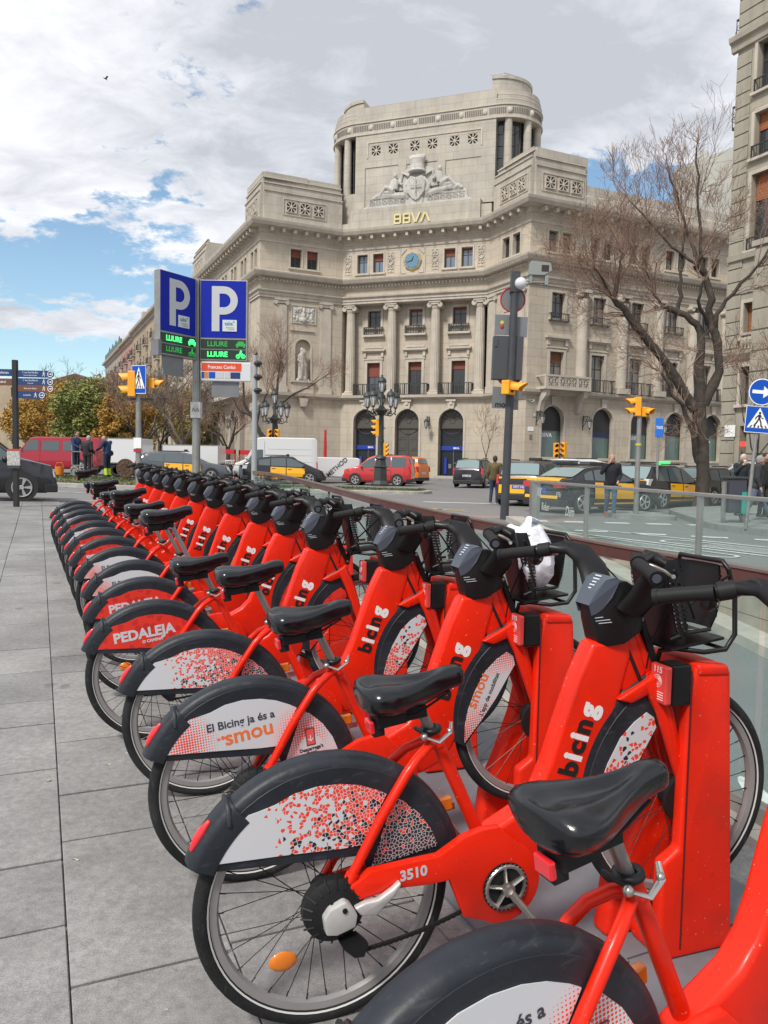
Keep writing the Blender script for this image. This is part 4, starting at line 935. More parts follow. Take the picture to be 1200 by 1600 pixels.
Ws.wall('ground_floor_wall',M_bank,0,LS,-.3,6.6,[(s -lw,s +lw,1.2,5.9,True) for s in LA],.5)
Ws.wall('upper_wall',M_bank,0,LS,6.9,19.6,[(s -.55,s +.55,7.3,9.8) for s in LA] +[(s -.55,s +.55,12.0,14.0) for s in LA] +[(s +o,s +o +.8,16.9,18.4) for s in LA for o in (-.95,.15)] +[(LS -2.2 +o,LS -1.4 +o,16.9,18.4) for o in (-.5,.6)],.35)
for s in LA:
    window(Ws,s -.55,s +.55,7.3,9.8,0);window(Ws,s -.55,s +.55,12.0,14.0,0);surround(Ws,s -.55,s +.55,7.3,9.8,.2,.06);surround(Ws,s -.55,s +.55,12.0,14.0,.2,.06)
    for o in (-.95,.15):window(Ws,s +o,s +o +.8,16.9,18.4,0);surround(Ws,s +o,s +o +.8,16.9,18.4,.1,.05)
    arch_ring(Ws,s,lw,5.05,.12,.05,1.2);b =MB();b.prism([(s -lw,1.2),(s +lw,1.2)] +[(s +lw *cos(pi *k /12),5.05 +lw *sin(pi *k /12)) for k in range(13)],.42,.46);o =Ws.part('arched_window',b,M_win)
    b =MB();b.box(s -.04,s +.04,.38,.42,1.2,5.0).box(s -lw,s +lw,.38,.42,4.3,4.4);link('window_frame',b.mesh('f'),M_iron,o)
for o in (-.5,.6):window(Ws,LS -2.2 +o,LS -1.4 +o,16.9,18.4,0);surround(Ws,LS -2.2 +o,LS -1.4 +o,16.9,18.4,.1,.05)
for s in LA:
    for k in range(2):b =MB();x =s +1.35 +k *.7;b.box(x -.2,x +.2,-.12,0,7.0,14.42);Ws.part('pilaster',b,M_trim)
b =MB();b.box(0,LS -2.5,-.95,-.8,7.75,7.95)
x =.3
while x < LS -2.6:b.lathe([(.09,7.0),(.05,7.1),(.1,7.35),(.05,7.6),(.08,7.75)],6,c=(x,-.87,0));x += .42
for k in range(11):b.box(k *3.42,k *3.42 +.35,-1.0,-.75,7.0,8.05)
Ws.part('stone_balustrade',b,M_trim);b =MB();b.box(0,LS -2.5,-1.0,-.45,6.78,6.98);Ws.part('balustrade_floor',b,M_trim)
Ws.part('roof_parapet',moulding([(0,20.4),(0,20.6),(-.1,20.6),(-.1,21.5),(-.5,21.5),(-.5,20.4)],0,LS -4.6),M_bank2)
b =MB();x =.3
while x < LS -4.8:b.box(x -.1,x +.1,-.06,.0,20.62,21.45);x += .45
Ws.part('parapet_balusters',b,M_trim)
b =MB();R_ =pB;
roof =[pA +V *.4 +U *.4,pB +U *.4,pC +U *.4 +V *0,pD +U *.4 +V *.4,pD +V *(LF -.1) +U *.4,pD +V *(LF -.1) +U *14,pA2 +V *12,pA2 +V *.4]
b.prism([(p.x -R_.x,p.y -R_.y) for p in roof],0,0,'xy');
b =slab_xy([(p.x -R_.x,p.y -R_.y) for p in roof],19.7,20.3);link('roof',b.mesh('roof'),M_bank2,bank)
b =slab_xy([(p.x -R_.x,p.y -R_.y) for p in [pA +V *1.3 +U *1.3,pB +U *2.2,pC +U *2.4,pD +U *1.8 +V *1.3,pD +V *(LF -1) +U *1.5,pD +V *(LF -1) +U *12,pA2 +V *11,pA2 +V *1.3]],0,19.69);link('interior',b.mesh('interior'),mat('dark_interior',(.03,.028,.025),.9),bank)
M_lampglass =mat('lamp_glass',(.42,.43,.42),.15,spec=.6)
def wall_lantern(W_,s,z,lab,grp='wrought iron wall lanterns on the bank'):
    p =W_.p0 +W_.dr *s;t =thing('wall_lantern',lab,'wall lamp',(p.x,p.y,z),(0,0,atan2(W_.dr.y,W_.dr.x)),grp)
    b =MB();b.tube([(0,0,-.55),(0,-.06,.55)],.035,6).tube([(0,-.05,.45),(0,-.55,.5),(0,-.8,.35)],.03,6).tube([(0,-.05,-.3),(0,-.4,.1),(0,-.55,.45)],.025,6).torus(.14,.018,14,5,'x',(0,-.24,.26));link('bracket',b.mesh('b'),M_iron,t)
    b =MB();b.lathe([(.06,.3),(.2,.16),(.22,.1),(.2,.08)],6,c=(0,-.8,0)).lathe([(.09,-.38),(.05,-.46),(.02,-.52)],6,c=(0,-.8,0))
    for k in range(6):a =2 *pi *k /6;b.tube([(.19 *cos(a),-.8 +.19 *sin(a),.1),(.1 *cos(a),-.8 +.1 *sin(a),-.38)],.012,4)
    link('lantern_frame',b.mesh('f'),M_iron,t);b =MB();b.lathe([(.175,.09),(.09,-.38)],6,c=(0,-.8,0));link('lantern_glass',b.mesh('g'),M_lampglass,t);return t
wall_lantern(Wc,7.75,4.7,'black wall lantern between the middle and right bank doors')
wall_lantern(Wf,.95,4.9,'black wall lantern left of the first arched shop window',None);wall_lantern(Wf,5.2,4.7,'black wall lantern left of the second arched shop window');wall_lantern(Wf,12.6,4.6,'black wall lantern behind the taxi sign')
for i,x in enumerate((6.6,10.1,13.5,16.9)):wall_lantern(Ws,LS -x,4.7,['black wall lantern nearest the corner on the side arcade','second black wall lantern along the side arcade','third black wall lantern along the side arcade','fourth black wall lantern along the side arcade'][i])
pF =Vector((16.234,38.0,0))
M_rb =stone('right_building_stone',(.37,.345,.28),dirt=.3,jz=3,jx=6);M_rbt =mat('right_building_trim',(.40,.365,.29),.8,var=.15,vscale=2,dirt=.3)
M_orange =mat('orange_blind',(.34,.12,.045),.7,var=.15,vscale=4)
rb =thing('corner_apartment_building','tan apartment building with grooved stone courses at the right edge','building',tuple(pF));Wx =Wall(rb,pF,-U)
RW =[(1.12,2.3,18.72,20.9),(1.12,2.3,15.75,17.75),(1.1,2.3,11.6,15.0),(1.0,1.95,7.6,9.2),(1.0,1.95,4.5,6.25),(1.05,1.9,.1,3.5)]
Wx.wall('flank_wall',M_rb,0,16,-.3,30,[(a,c,e,f) for a,c,e,f in RW] +[(a +0,c +0,e,f) for a,c,e,f in [(4.6,5.8,15.75,17.75),(4.6,5.8,11.9,14.6),(4.6,5.8,18.72,20.9),(1.12,2.3,22.3,24.6)]],.4)
b =MB();b.box(-.02,0,-.02,14,-.3,30).box(0,16,13.9,14,-.3,30).box(0,16,.5,13.9,29.6,29.9).box(.01,16,.55,.7,-.3,29.6);Wx.part('end_wall',b,M_rb)
bk ={}
z =.95
while z < 24:
    if not (6.55 < z +.3 < 7.3 or 20.95 < z +.3 < 21.7):
        inwin =any(e -.5 < z +.3 < f +.35 for a,c,e,f in RW)
        L_ =.78 if inwin else 2.45;k =round(L_,2)
        if k not in bk:q =MB();q.box(.0,k,-.06,0,.03,.60);bk[k] =q.mesh('stone_course',bevel=.015,bseg=1)
        Wx.part('stone_course',bk[k],M_rb,at=(-.01,0,z))
        if not inwin or True:
            if 'e' not in bk:q =MB();q.box(-.06,0,0,.5,.03,.60);bk['e'] =q.mesh('stone_course')
            Wx.part('stone_course',bk['e'],M_rb,at=(-.02,0,z))
    z += .62
for i,(a,c,e,f) in enumerate(RW[:5]):
    window(Wx,a,c,e,f,[.0,.38,.34,.97,.0][i],M_orange);surround(Wx,a,c,e,f,.16,.08,True)
    if i < 3:iron_rail(Wx,a -.05,c +.2,e -.02,.55,.18,'window_rail',.14,.012)
Wx.part('cornice',moulding([(0,20.95),(.15,21.0),(.2,21.3),(.34,21.4),(.38,21.62),(0,21.7)],-.3,16),M_rbt)
Wx.part('ledge',moulding([(0,6.6),(.1,6.62),(.25,6.85),(.28,7.0),(0,7.05)],-.2,2.2),M_rbt)
Wx.part('ledge',moulding([(0,11.2),(.15,11.25),(.2,11.5),(0,11.52)],-.0,1.9),M_rbt)
b =MB()
for k in range(5):b.lathe([(.07,7.06),(.05,7.15),(.1,7.35),(.05,7.6),(.07,7.68)],8,c=(1.05 +k *.19,-.12,0))
b.box(.95,1.9,-.22,-.02,7.68,7.8);Wx.part('stone_balustrade',b,M_rbt)
b =MB();b.box(1.92,16,-.55,0,-.3,11.5).box(1.82,16,-.7,0,11.5,11.75);Wx.part('projecting_bay',b,M_rb)
z =.3
q =MB();q.box(0,3.0,-.05,0,.04,.88);cm =q.mesh('stone_course',bevel=.015,bseg=1);q =MB();q.box(0,.05,-.0,.5,.04,.88);cm2 =q.mesh('stone_course')
while z < 11:Wx.part('stone_course',cm,M_rb,at=(1.94,-.55,z));Wx.part('stone_course',cm2,M_rb,at=(1.87,-.53,z));z += .93
for (zz0,out,hh) in ((13.2,.4,.0),):pass
for z in (21.7,17.7): # iron balconies at the far end face, seen in profile
    b =MB();b.box(-.40,-.02,.2,3.0,z -.12,z)
    for k in range(8):y =.2 +k *.38;b.box(-.40,-.37,y,y +.025,z,z +.95)
    b.box(-.41,-.36,.2,3.0,z +.93,z +.98).box(-.41,-.0,.2,.24,z +.93,z +.98)
    for k in range(4):b.torus(.12,.015,10,4,'y',(-.32 +k *.09,.2,z +.35 +.2 *(k % 2)))
    Wx.part('side_balcony',b,M_iron)
b =MB();b.box(.25,.85,-.09,-.06,3.0,3.55);Wx.part('street_name_plate',b,M_white)
b =MB();b.box(1.2,1.8,-.12,-.06,2.55,2.75);Wx.part('red_shop_sign',b,mat('red_neon',(.5,.02,.02),.4,emit=(1,.05,.03,1.0)))
pb =thing('rear_apartment_block','pale grey block rising behind the bank roof on the right','building',(31.6,90,0));M_pale =mat('pale_render',(.42,.42,.38),.85,var=.08,vscale=.3,dirt=.2)
M_pale2 =mat('pale_render_white',(.55,.54,.52),.85,var=.08,vscale=.3,dirt=.25)
Wp =Wall(pb,(31.75 -10 *WD.x *0,90,0),Vector((5.8,-3.2,0)).normalized());Wp.wall('side_wall',M_pale,0,6.6,0,34.9,[(4.2,5.0,30.4,31.6)],.3)
b =MB();b.prism([(0,34.85),(6.6,34.85),(6.6,36.4)],0,9).box(0,6.6,.05,9,0,34.8).box(2.6,3.4,.5,1.4,35.2,36.6);Wp.part('gable',b,M_pale)
p1 =Vector((31.75,90,0)) +Vector((5.8,-3.2,0)).normalized() *6.6;Wq =Wall(pb,p1,V);Wq.wall('front_wall',M_pale2,0,9,0,36.3,[(1.2 +2.2 *(i % 3),2.1 +2.2 *(i % 3),27 +3 *(i // 3),28.9 +3 *(i // 3)) for i in range(6)],.3)
for i in range(6):window(Wq,1.2 +2.2 *(i % 3),2.1 +2.2 *(i % 3),27 +3 *(i // 3),28.9 +3 *(i // 3))
Wq.part('coping',moulding([(0,36.1),(.2,36.15),(.2,36.35),(0,36.4)],0,9),M_pale2)
cb_ =thing('street_end_building','beige building closing the street behind the big tree','building',(31.5,66,0));Wz =Wall(cb_,pD +V *(LF +.6),V)
zz =[(1 +2.6 *i,2.1 +2.6 *i,4 +3.6 *j,6.3 +3.6 *j) for i in range(5) for j in range(5)]
Wz.wall('front_wall',M_rb,0,15,-.3,23,zz,.3)
for q_ in zz:window(Wz,*q_)
def row_house(s0,s1,h,col,lab,floors,bays,base=5.0,cor=.7,blinds=None,roofcol=None,gh_=0):
    p =pA +U *s1;root =thing('row_house',lab,'building',(p.x,p.y,0),group='houses along the avenue beyond the bank');W_ =Wall(root,p,-U);L_ =s1 -s0 -.15
    m =stone('house_stone_%d' % int(s0),col,dirt=.4,jz=5,jx=9);hs =[];fl =(h -base -1.2) /floors
    for j in range(floors):
        for i in range(bays):
            c =L_ *(i +.5) /bays;z0 =base +j *fl +.35;hs.append((c -.55,c +.55,z0,z0 +fl *.62))
    for i in range(bays):c =L_ *(i +.5) /bays;hs.append((c -1.0,c +1.0,.2,3.6,True))
    W_.wall('facade',m,0,L_,-.3,h,hs,.35)
    for i,q_ in enumerate(hs[:floors *bays]):
        window(W_,*q_,blind=.45 if (i *7) % 3 == 0 else 0,bm=blinds or M_blindb,depth=.25)
    for j in range(floors):
        z0 =base +j *fl +.35
        for i in range(bays):
            c =L_ *(i +.5) /bays
            if (i +j) % 2 == 0 or j < 2:b =MB();b.box(c -.95,c +.95,-.6,0,z0 -.15,z0 -.02);W_.part('balcony_slab',b,M_trim);iron_rail(W_,c -.93,c +.93,z0 -.02,.95,.58,'balcony_rail',.17,.02)
    W_.part('cornice',moulding([(0,h -.9),(.15,h -.85),(.2,h -.5),(cor,h -.4),(cor +.1,h -.1),(0,h)],0,L_),M_trim)
    b =MB();b.box(0,L_,.4,9,-.3,h -.02);b.box(0,L_,-.0,.3,h,h +.75)
    W_.part('roof',b,m)
    return W_
row_house(44,62,22.3,(.40,.33,.235),'tan house with iron balconies, nearest the bank on the avenue',5,5)
W1 =row_house(62,76,22.3,(.37,.30,.21),'ochre house with iron balconies, second beyond the bank',5,4)
W2 =row_house(76,92,22.0,(.42,.26,.22),'pinkish house with dark red shutters, third beyond the bank',5,5,blinds=M_blind)
W3 =row_house(92,122,21.9,(.38,.34,.28),'grey stone house at the far end of the avenue row',5,8)
b =MB();b.box(2,4,1,3,22.9,25.2).box(9,10.2,1,2,22.9,24.6);W1.part('roof_tower',b,M_trim)
for s_ in (3,9,15,21):b =MB();b.lathe([(.5,22.6),(.35,23.6),(.05,25.2)],8,c=(s_,.6,0));W3.part('roof_finial',b,mat('green_roof',(.10,.14,.12),.6))
b =MB();b.box(.3,29,-.1,.2,22.65,23.6);W3.part('roof_cresting',b,mat('green_roof',(.10,.14,.12),.6))
def block(x0,x1,y,d,h,col,lab,nb,nf,roof=None,gable=0,win=True,grp=None):
    t =thing('background_house',lab,'building',(x0,y,0),group=grp);m =stone('bg_%s' % str(round(x0)),col,dirt=.3,jz=8,jx=12);W_ =Wall(t,(x0,y,0),(1,0,0));L_ =x1 -x0;fl =(h -3.5) /nf;hs =[]
    for j in range(nf):
        for i in range(nb):c =L_ *(i +.5) /nb;hs.append((c -.5,c +.5,3.2 +j *fl,3.2 +j *fl +fl *.6))
    W_.wall('facade',m,0,L_,-1,h,hs,.3)
    for q_ in hs:window(W_,*q_,blind=.4 if random.random() < .3 else 0,bm=M_blindb);
    for k,q_ in enumerate(hs):
        if k % 3 == 0:b =MB();b.box(q_[0] -.4,q_[1] +.4,-.6,0,q_[2] -.15,q_[2] -.02);W_.part('balcony_slab',b,M_trim);iron_rail(W_,q_[0] -.38,q_[1] +.38,q_[2] -.02,.95,.58,'balcony_rail',.2,.03)
    b =MB();b.box(0,L_,.35,d,-1,h -.01);W_.part('body',b,m)
    if gable:
        b =MB();b.prism([(-.4,h),(L_ +.4,h),(L_ *.62,h +gable)],-.3,d);W_.part('roof',b,mat('terracotta_roof',(.16,.09,.07),.85,var=.3,vscale=2))
    W_.part('cornice',moulding([(0,h -.5),(.3,h -.4),(.35,h -.05),(0,h)],0,L_),M_trim)
    return W_
block(-72,-54.2,118,14,12.9,(.42,.35,.25),'beige apartment house behind the black car at the left edge',6,4)
block(-54.0,-47,121,12,11.9,(.36,.32,.26),'low grey beige house behind the signpost arrows',3,3)
block(-61.5,-52.5,142,14,14.7,(.34,.30,.25),'house with a brown gabled roof behind the autumn trees',3,3,gable=1.7)
block(-52,-25,160,14,11.5,(.30,.28,.25),'distant grey building at the end of the avenue',5,3)
# ================================================================ TREES
M_bark =mat('plane_bark',(.075,.062,.05),.9,var=.35,vscale=6,bump=.8,bscale=18,col2=(.035,.028,.024));M_twig =mat('twig',(.235,.15,.11),.9,rnd=0);M_twig_d =mat('dark_twig',(.065,.05,.045),.9)
M_twig_g =mat('grey_twig',(.16,.13,.105),.9)
def grow(mb,p,d,L_,r,depth,rr,seg=3,spread=.55,up=.12,ratio=.72,kids=(2,3),curve=.18,rmin=.005,endr=.6):
    """one bent twig and its side shoots"""
    pts =[p.copy()];n =3;q =p.copy();dd =d.copy()
    for i in range(n):
        dd =(dd +Vector((rr.gauss(0,curve),rr.gauss(0,curve),rr.gauss(0,curve) +up))).normalized();q =q +dd *(L_ /n);pts.append(q.copy())
    rs_ =[max(rmin,r *(1 -(1 -endr) *i /n)) for i in range(n +1)]
    mb.tube(pts,rs_,seg if r > .02 else 3,cap=False)
    if depth <= 0:return
    for k in range(rr.randint(*kids)):
        i =rr.choice((1,2,3,3));base =pts[i];ax =dd.orthogonal().normalized();ax =Matrix.Rotation(rr.random() *2 *pi,3,dd) @ ax
        nd =(dd +ax *rr.uniform(.5,1.3) *spread *1.3).normalized();grow(mb,base,nd,L_ *rr.uniform(ratio -.12,ratio +.1),rs_[i] *.68,depth -1,rr,seg,spread,up,ratio,kids,curve,rmin,endr)
def bare_tree(name,label,loc,limbs,twigspec,seed,trunk,m=None,mt=None,group=None):
    t =thing(name,label,'tree',loc,group=group);rr =random.Random(seed)
    b =MB();b.tube(trunk[0],trunk[1],14)
    me =b.mesh('trunk',smooth_angle=60);link('trunk',me,m or M_bark,t)
    for pts,rs_ in limbs:
        b =MB()
        P_ =[];R_ =[]
        for i in range(len(pts) -1):
            for k in range(3):
                f =k /3;v =Vector(pts[i]).lerp(Vector(pts[i +1]),f);
                if k:v += Vector((rr.gauss(0,.03),rr.gauss(0,.05),rr.gauss(0,.03)))
                P_.append(v);R_.append(rs_[i] *(1 -f) +rs_[i +1] *f)
        P_.append(Vector(pts[-1]));R_.append(rs_[-1]);b.tube(P_,[r *rr.uniform(.74,.92) for r in R_],10)
        link('limb',b.mesh('limb',smooth_angle=60),m or M_bark,t)
    tw =MB()
    for (p,d,L_,r,dep,cnt,spec) in twigspec:
        cnt =int(cnt *((1.9 if p[0] < -1.4 and p[2] < 9.1 else 1.0) if seed == 21 else 1.8 if seed == 5 else 1.1))
        for i in range(cnt):
            dd =(Vector(d) +Vector((rr.gauss(0,spec.get('j',.35)),rr.gauss(0,spec.get('j',.35)),rr.gauss(0,spec.get('j',.35) *.7)))).normalized()
            pp =Vector(p) +Vector((rr.gauss(0,.05),rr.gauss(0,.05),rr.gauss(0,.05)));kw ={k:v for k,v in spec.items() if k != 'j'}
            grow(tw,pp,dd,L_ *rr.uniform(.75,1.2),r,dep,rr,**kw)
    link('twigs',tw.mesh('twigs'),mt or M_twig,t)['kind'] ='stuff'
    return t
def W3_(x,z,y=0.):return (x -11.74,y,z)
S1 =dict(j=.45,spread=.62,up=.05,ratio=.74,kids=(2,3),curve=.16)
S2 =dict(j=.30,spread=.5,up=.14,ratio=.76,kids=(2,3),curve=.13)
bare_tree('bare_plane_tree','big bare plane tree with forking dark limbs in front of the taxi rank',(11.74,28.8,gh(11.74,28.8) +.1),
  [([W3_(11.3,3.5),W3_(10.16,5.1,-.1),W3_(9.18,6.15,-.3),W3_(8.58,6.8,-.4),W3_(8.02,7.35,-.5)],[.24,.2,.17,.15,.11]),
   ([W3_(8.02,7.35,-.5),W3_(8.15,8.1,-.5),W3_(8.35,9.0,-.3)],[.09,.06,.045]),([W3_(8.02,7.3,-.5),W3_(7.6,7.9,-.7),W3_(7.2,8.3,-.9)],[.07,.05,.04]),
   ([W3_(11.45,3.8),W3_(11.40,5.2,.1),W3_(11.45,6.35,.2),W3_(10.9,6.95,.2),W3_(10.24,7.2,.3)],[.26,.2,.17,.15,.13]),
   ([W3_(10.6,7.1,.3),W3_(10.65,7.9,.3),W3_(10.75,8.8,.3),W3_(10.7,9.6,.3)],[.1,.08,.06,.04]),([W3_(10.3,7.15,.3),W3_(9.8,7.7,.5),W3_(9.5,8.6,.6)],[.08,.05,.04]),
   ([W3_(11.6,3.7),W3_(12.08,4.9,-.1),W3_(11.96,5.94,-.1),W3_(11.66,6.85,-.1),W3_(11.64,7.76,0),W3_(11.42,8.44,0),W3_(11.1,8.7,.05)],[.24,.2,.18,.16,.15,.15,.13]),
   ([W3_(11.96,5.94),W3_(11.8,6.9,-.3),W3_(12.3,7.6,-.5),W3_(12.95,8.5,-.8),W3_(13.5,9.3,-1)],[.12,.09,.08,.06,.04]),([W3_(11.6,6.6),W3_(11.0,7.3,-.6),W3_(11.1,8.0,-.9)],[.1,.07,.05]),
   ([W3_(11.25,8.6),W3_(10.9,9.6,.1),W3_(10.5,10.8,.2),W3_(10.0,12.2,.2)],[.10,.07,.05,.03]),([W3_(11.3,8.6),W3_(11.2,9.8,-.1),W3_(11.0,11.2,-.1),W3_(10.9,12.8,-.1)],[.09,.06,.045,.03]),([W3_(11.2,8.7),W3_(10.3,9.4,.3),W3_(9.4,10.4,.4),W3_(8.6,11.3,.5)],[.07,.05,.04,.025]),
   ([W3_(11.5,1.6),W3_(11.2,2.6,-.2),W3_(10.75,3.65,-.3),W3_(10.2,4.1,-.4),W3_(9.85,4.75,-.5)],[.15,.12,.09,.07,.05])],
  [(W3_(8.02,7.35,-.5),(-.5,0,.7),1.25,.032,5,5,S1),(W3_(7.2,8.3,-.9),(-.8,0,.3),1.15,.026,5,4,S1),(W3_(8.35,9.0,-.3),(.1,0,1),1.1,.025,4,5,S1),(W3_(8.6,6.8,-.4),(-1,0,.25),1.1,.024,4,4,S1),
   (W3_(9.8,7.7,.5),(-.3,0,.8),1.2,.028,5,4,S1),(W3_(10.24,7.2,.3),(-.8,0,.3),1.1,.025,4,4,S1),(W3_(9.5,8.6,.6),(-.3,0,1),1.1,.022,4,4,S1),
   (W3_(10.7,9.6,.3),(-.1,0,1),1.15,.025,5,4,S2),(W3_(10.0,12.2,.2),(-.2,0,.9),.52,.02,4,4,S2),(W3_(10.9,12.8,-.1),(.1,0,1),.42,.018,3,4,S2),(W3_(8.6,11.3,.5),(-.6,0,.7),.62,.02,4,4,S2),(W3_(10.5,10.8,.2),(-.5,0,.8),1.0,.022,4,4,S2),(W3_(11.0,11.2,-.1),(.4,0,.9),1.0,.022,4,4,S2),
   (W3_(9.4,10.4,.4),(-.3,0,1),.9,.022,4,4,S2),(W3_(11.1,8.7,.05),(.3,0,1),1.2,.03,5,4,S2),(W3_(12.95,8.5,-.8),(.5,0,.8),1.1,.025,5,4,S2),(W3_(13.5,9.3,-1),(.3,-.2,1),.95,.02,4,4,S2),(W3_(12.3,7.6,-.5),(.9,0,.4),.9,.02,4,3,S1),
   (W3_(11.1,8.0,-.9),(-.3,-.2,.9),1.0,.025,4,4,S1),(W3_(9.85,4.75,-.5),(-.6,0,.6),.9,.02,4,4,S1),(W3_(10.75,3.65,-.3),(-.6,0,.5),.9,.018,4,4,S1),(W3_(11.3,2.6,-.3),(-.7,-.2,.25),.7,.014,4,5,S1),(W3_(11.7,2.4,-.3),(.4,-.3,.3),.45,.01,3,5,S1),
   (W3_(12.05,5.0,-.2),(.7,0,.7),.9,.02,3,4,S1),(W3_(11.4,5.6,0),(-.9,0,.4),1.0,.02,3,4,S1),(W3_(10.2,5.1,-.1),(-.3,0,1),1.0,.02,3,4,S1)],
  21,([(-.12,0,-.2),(-.06,0,.3),(-.05,0,1.2),(-.14,0,2.4),(-.28,0,3.2),(-.30,0,4.0)],[.34,.255,.225,.235,.255,.20]))
def simple_bare(name,label,loc,H,spread,seed,r0=.16,mt=None,lean=(0,0),depth=5,n=5,fork=.4,m=None,group=None,tw=2):
    rr =random.Random(seed);fz =H *fork;limbs =[];tws =[]
    for i in range(n):
        a =2 *pi *i /n +rr.uniform(-.4,.4);k =rr.uniform(.5,1.);e =Vector((cos(a) *spread *.45 *k +lean[0],sin(a) *spread *.45 *k +lean[1],fz +(H -fz) *rr.uniform(.40,.6)))
        s_ =Vector((lean[0] *.3,lean[1] *.3,fz *rr.uniform(.75,1)));mid =s_.lerp(e,.5) +Vector((rr.gauss(0,.15),rr.gauss(0,.15),.1));limbs.append(([tuple(s_),tuple(mid),tuple(e)],[r0 *.6,r0 *.4,r0 *.25]))
        for p,c in ((e,3),(mid,2)):tws.append((tuple(p),tuple((e -s_).normalized() +Vector((0,0,.4))),(H -fz) *.22,r0 *.14,depth,c,dict(j=.4,spread=.55,up=.10,ratio=.74,kids=(2,3),curve=.15,rmin=.009)))
    return bare_tree(name,label,loc,limbs,tws,seed,([(0,0,-.2),(lean[0] *.1,lean[1] *.1,fz *.5),(lean[0] *.3,lean[1] *.3,fz)],[r0 *1.2,r0,r0 *.8]),m=m,mt=mt,group=group)
o =(-7.4,50.5);g0 =gh(*o)
def L3(px,z,y=0):return (px,y,z)
bare_tree('bare_street_tree','bare forked tree behind the white van by the carved niche',(o[0],o[1],g0),
  [([L3(0,2.2),L3(-.9,3.6),L3(-1.7,4.9),L3(-1.75,6.2)],[.2,.16,.12,.07]),([L3(0,2.3),L3(.35,3.4),L3(.3,4.8),L3(.45,6.4),L3(.6,7.6)],[.22,.18,.13,.08,.05]),([L3(.3,4.6),L3(1.2,5.4),L3(2.4,6.0),L3(3.4,6.7)],[.1,.08,.05,.03]),([L3(-.9,3.6),L3(-.7,4.8),L3(-.2,5.6)],[.12,.09,.06]),([L3(-1.2,4.1),L3(-2.1,4.6),L3(-2.6,5.4)],[.09,.07,.04])],
  [(L3(.6,7.6),(0,0,1),1.15,.03,4,5,S2),(L3(.45,6.2),(.3,0,1),1.15,.028,4,4,S2),(L3(.3,5.4),(-.4,0,1),1.2,.028,4,4,S2),(L3(3.4,6.7),(.8,0,.5),.85,.02,4,4,S1),(L3(2.4,6.0),(.6,0,.6),.9,.022,4,3,S1),(L3(1.5,5.5),(.8,0,.0),.9,.018,3,3,S1),(L3(-1.75,6.2),(-.1,0,1),1.0,.025,4,4,S2),(L3(-2.6,5.4),(-.5,0,.7),.8,.02,4,3,S2),(L3(-.2,5.6),(.0,0,1),1.2,.025,4,4,S2)],
  5,([(0,0,-.2),(.0,0,1.0),(-.05,0,2.5)],[.34,.26,.25]),mt=M_twig)
simple_bare('bare_street_tree','bare tree with pale branches left of the parking sign pole',(-13.5,52,gh(-13.5,52)),7.0,6,31,.2,M_twig_g,fork=.3,m=M_twig_g)
simple_bare('bare_street_tree','bare tree with brown twigs behind the crossing signal',(-17.2,56,gh(-17,56)),6.8,6.5,35,.2,M_twig,fork=.3)
simple_bare('bare_street_tree','bare tree behind the parking sign poles, nearest the arcade',(-12.4,62,gh(-12,62)),6.5,5,41,.18,M_twig,fork=.3,depth=4)
simple_bare('bare_street_tree','bare tree at the far side of the tan houses',(-19.5,68,gh(-19,68)),7.5,6,45,.2,M_twig,fork=.3,depth=4)
simple_bare('sapling','thin leafless sapling against the bank wall by the dark suv',(7.2,56.0,gh(7.2,56)),5.6,1.2,51,.05,M_twig,fork=.35,depth=2,n=3)
simple_bare('sapling','slim leafless tree beside the corner building doorway',(14.7,31,gh(14,31)),7.0,2.6,55,.06,M_twig,fork=.3,depth=3,n=4)
def leafmat(name,c1,c2):
    m =bpy.data.materials.new(name);m.use_nodes =True;nt =m.node_tree;N =nt.nodes;L =nt.links;b =N['Principled BSDF'];ge =N.new('ShaderNodeNewGeometry');tc =N.new('ShaderNodeTexCoord');n =N.new('ShaderNodeTexNoise');n.inputs['Scale'].default_value =.55;n.inputs['Detail'].default_value =5;L.new(tc.outputs['Object'],n.inputs['Vector'])
    ad =N.new('ShaderNodeMath');ad.operation ='MULTIPLY_ADD';L.new(ge.outputs['Random Per Island'],ad.inputs[0]);ad.inputs[1].default_value =.45;L.new(n.outputs['Fac'],ad.inputs[2]);mr =N.new('ShaderNodeMapRange');L.new(ad.outputs[0],mr.inputs[0]);mr.inputs[1].default_value =.45;mr.inputs[2].default_value =1.0
    mx =N.new('ShaderNodeMixRGB');L.new(mr.outputs[0],mx.inputs[0]);mx.inputs[1].default_value =(*c1,1);mx.inputs[2].default_value =(*c2,1);L.new(mx.outputs[0],b.inputs['Base Color']);b.inputs['Roughness'].default_value =.75;MATS[name] =m;return m
M_leafg =leafmat('green_leaves',(.10,.145,.04),(.30,.30,.08));M_leafo =leafmat('autumn_leaves',(.30,.19,.04),(.50,.29,.06));M_leafy =leafmat('yellow_green_leaves',(.14,.15,.04),(.40,.29,.07))
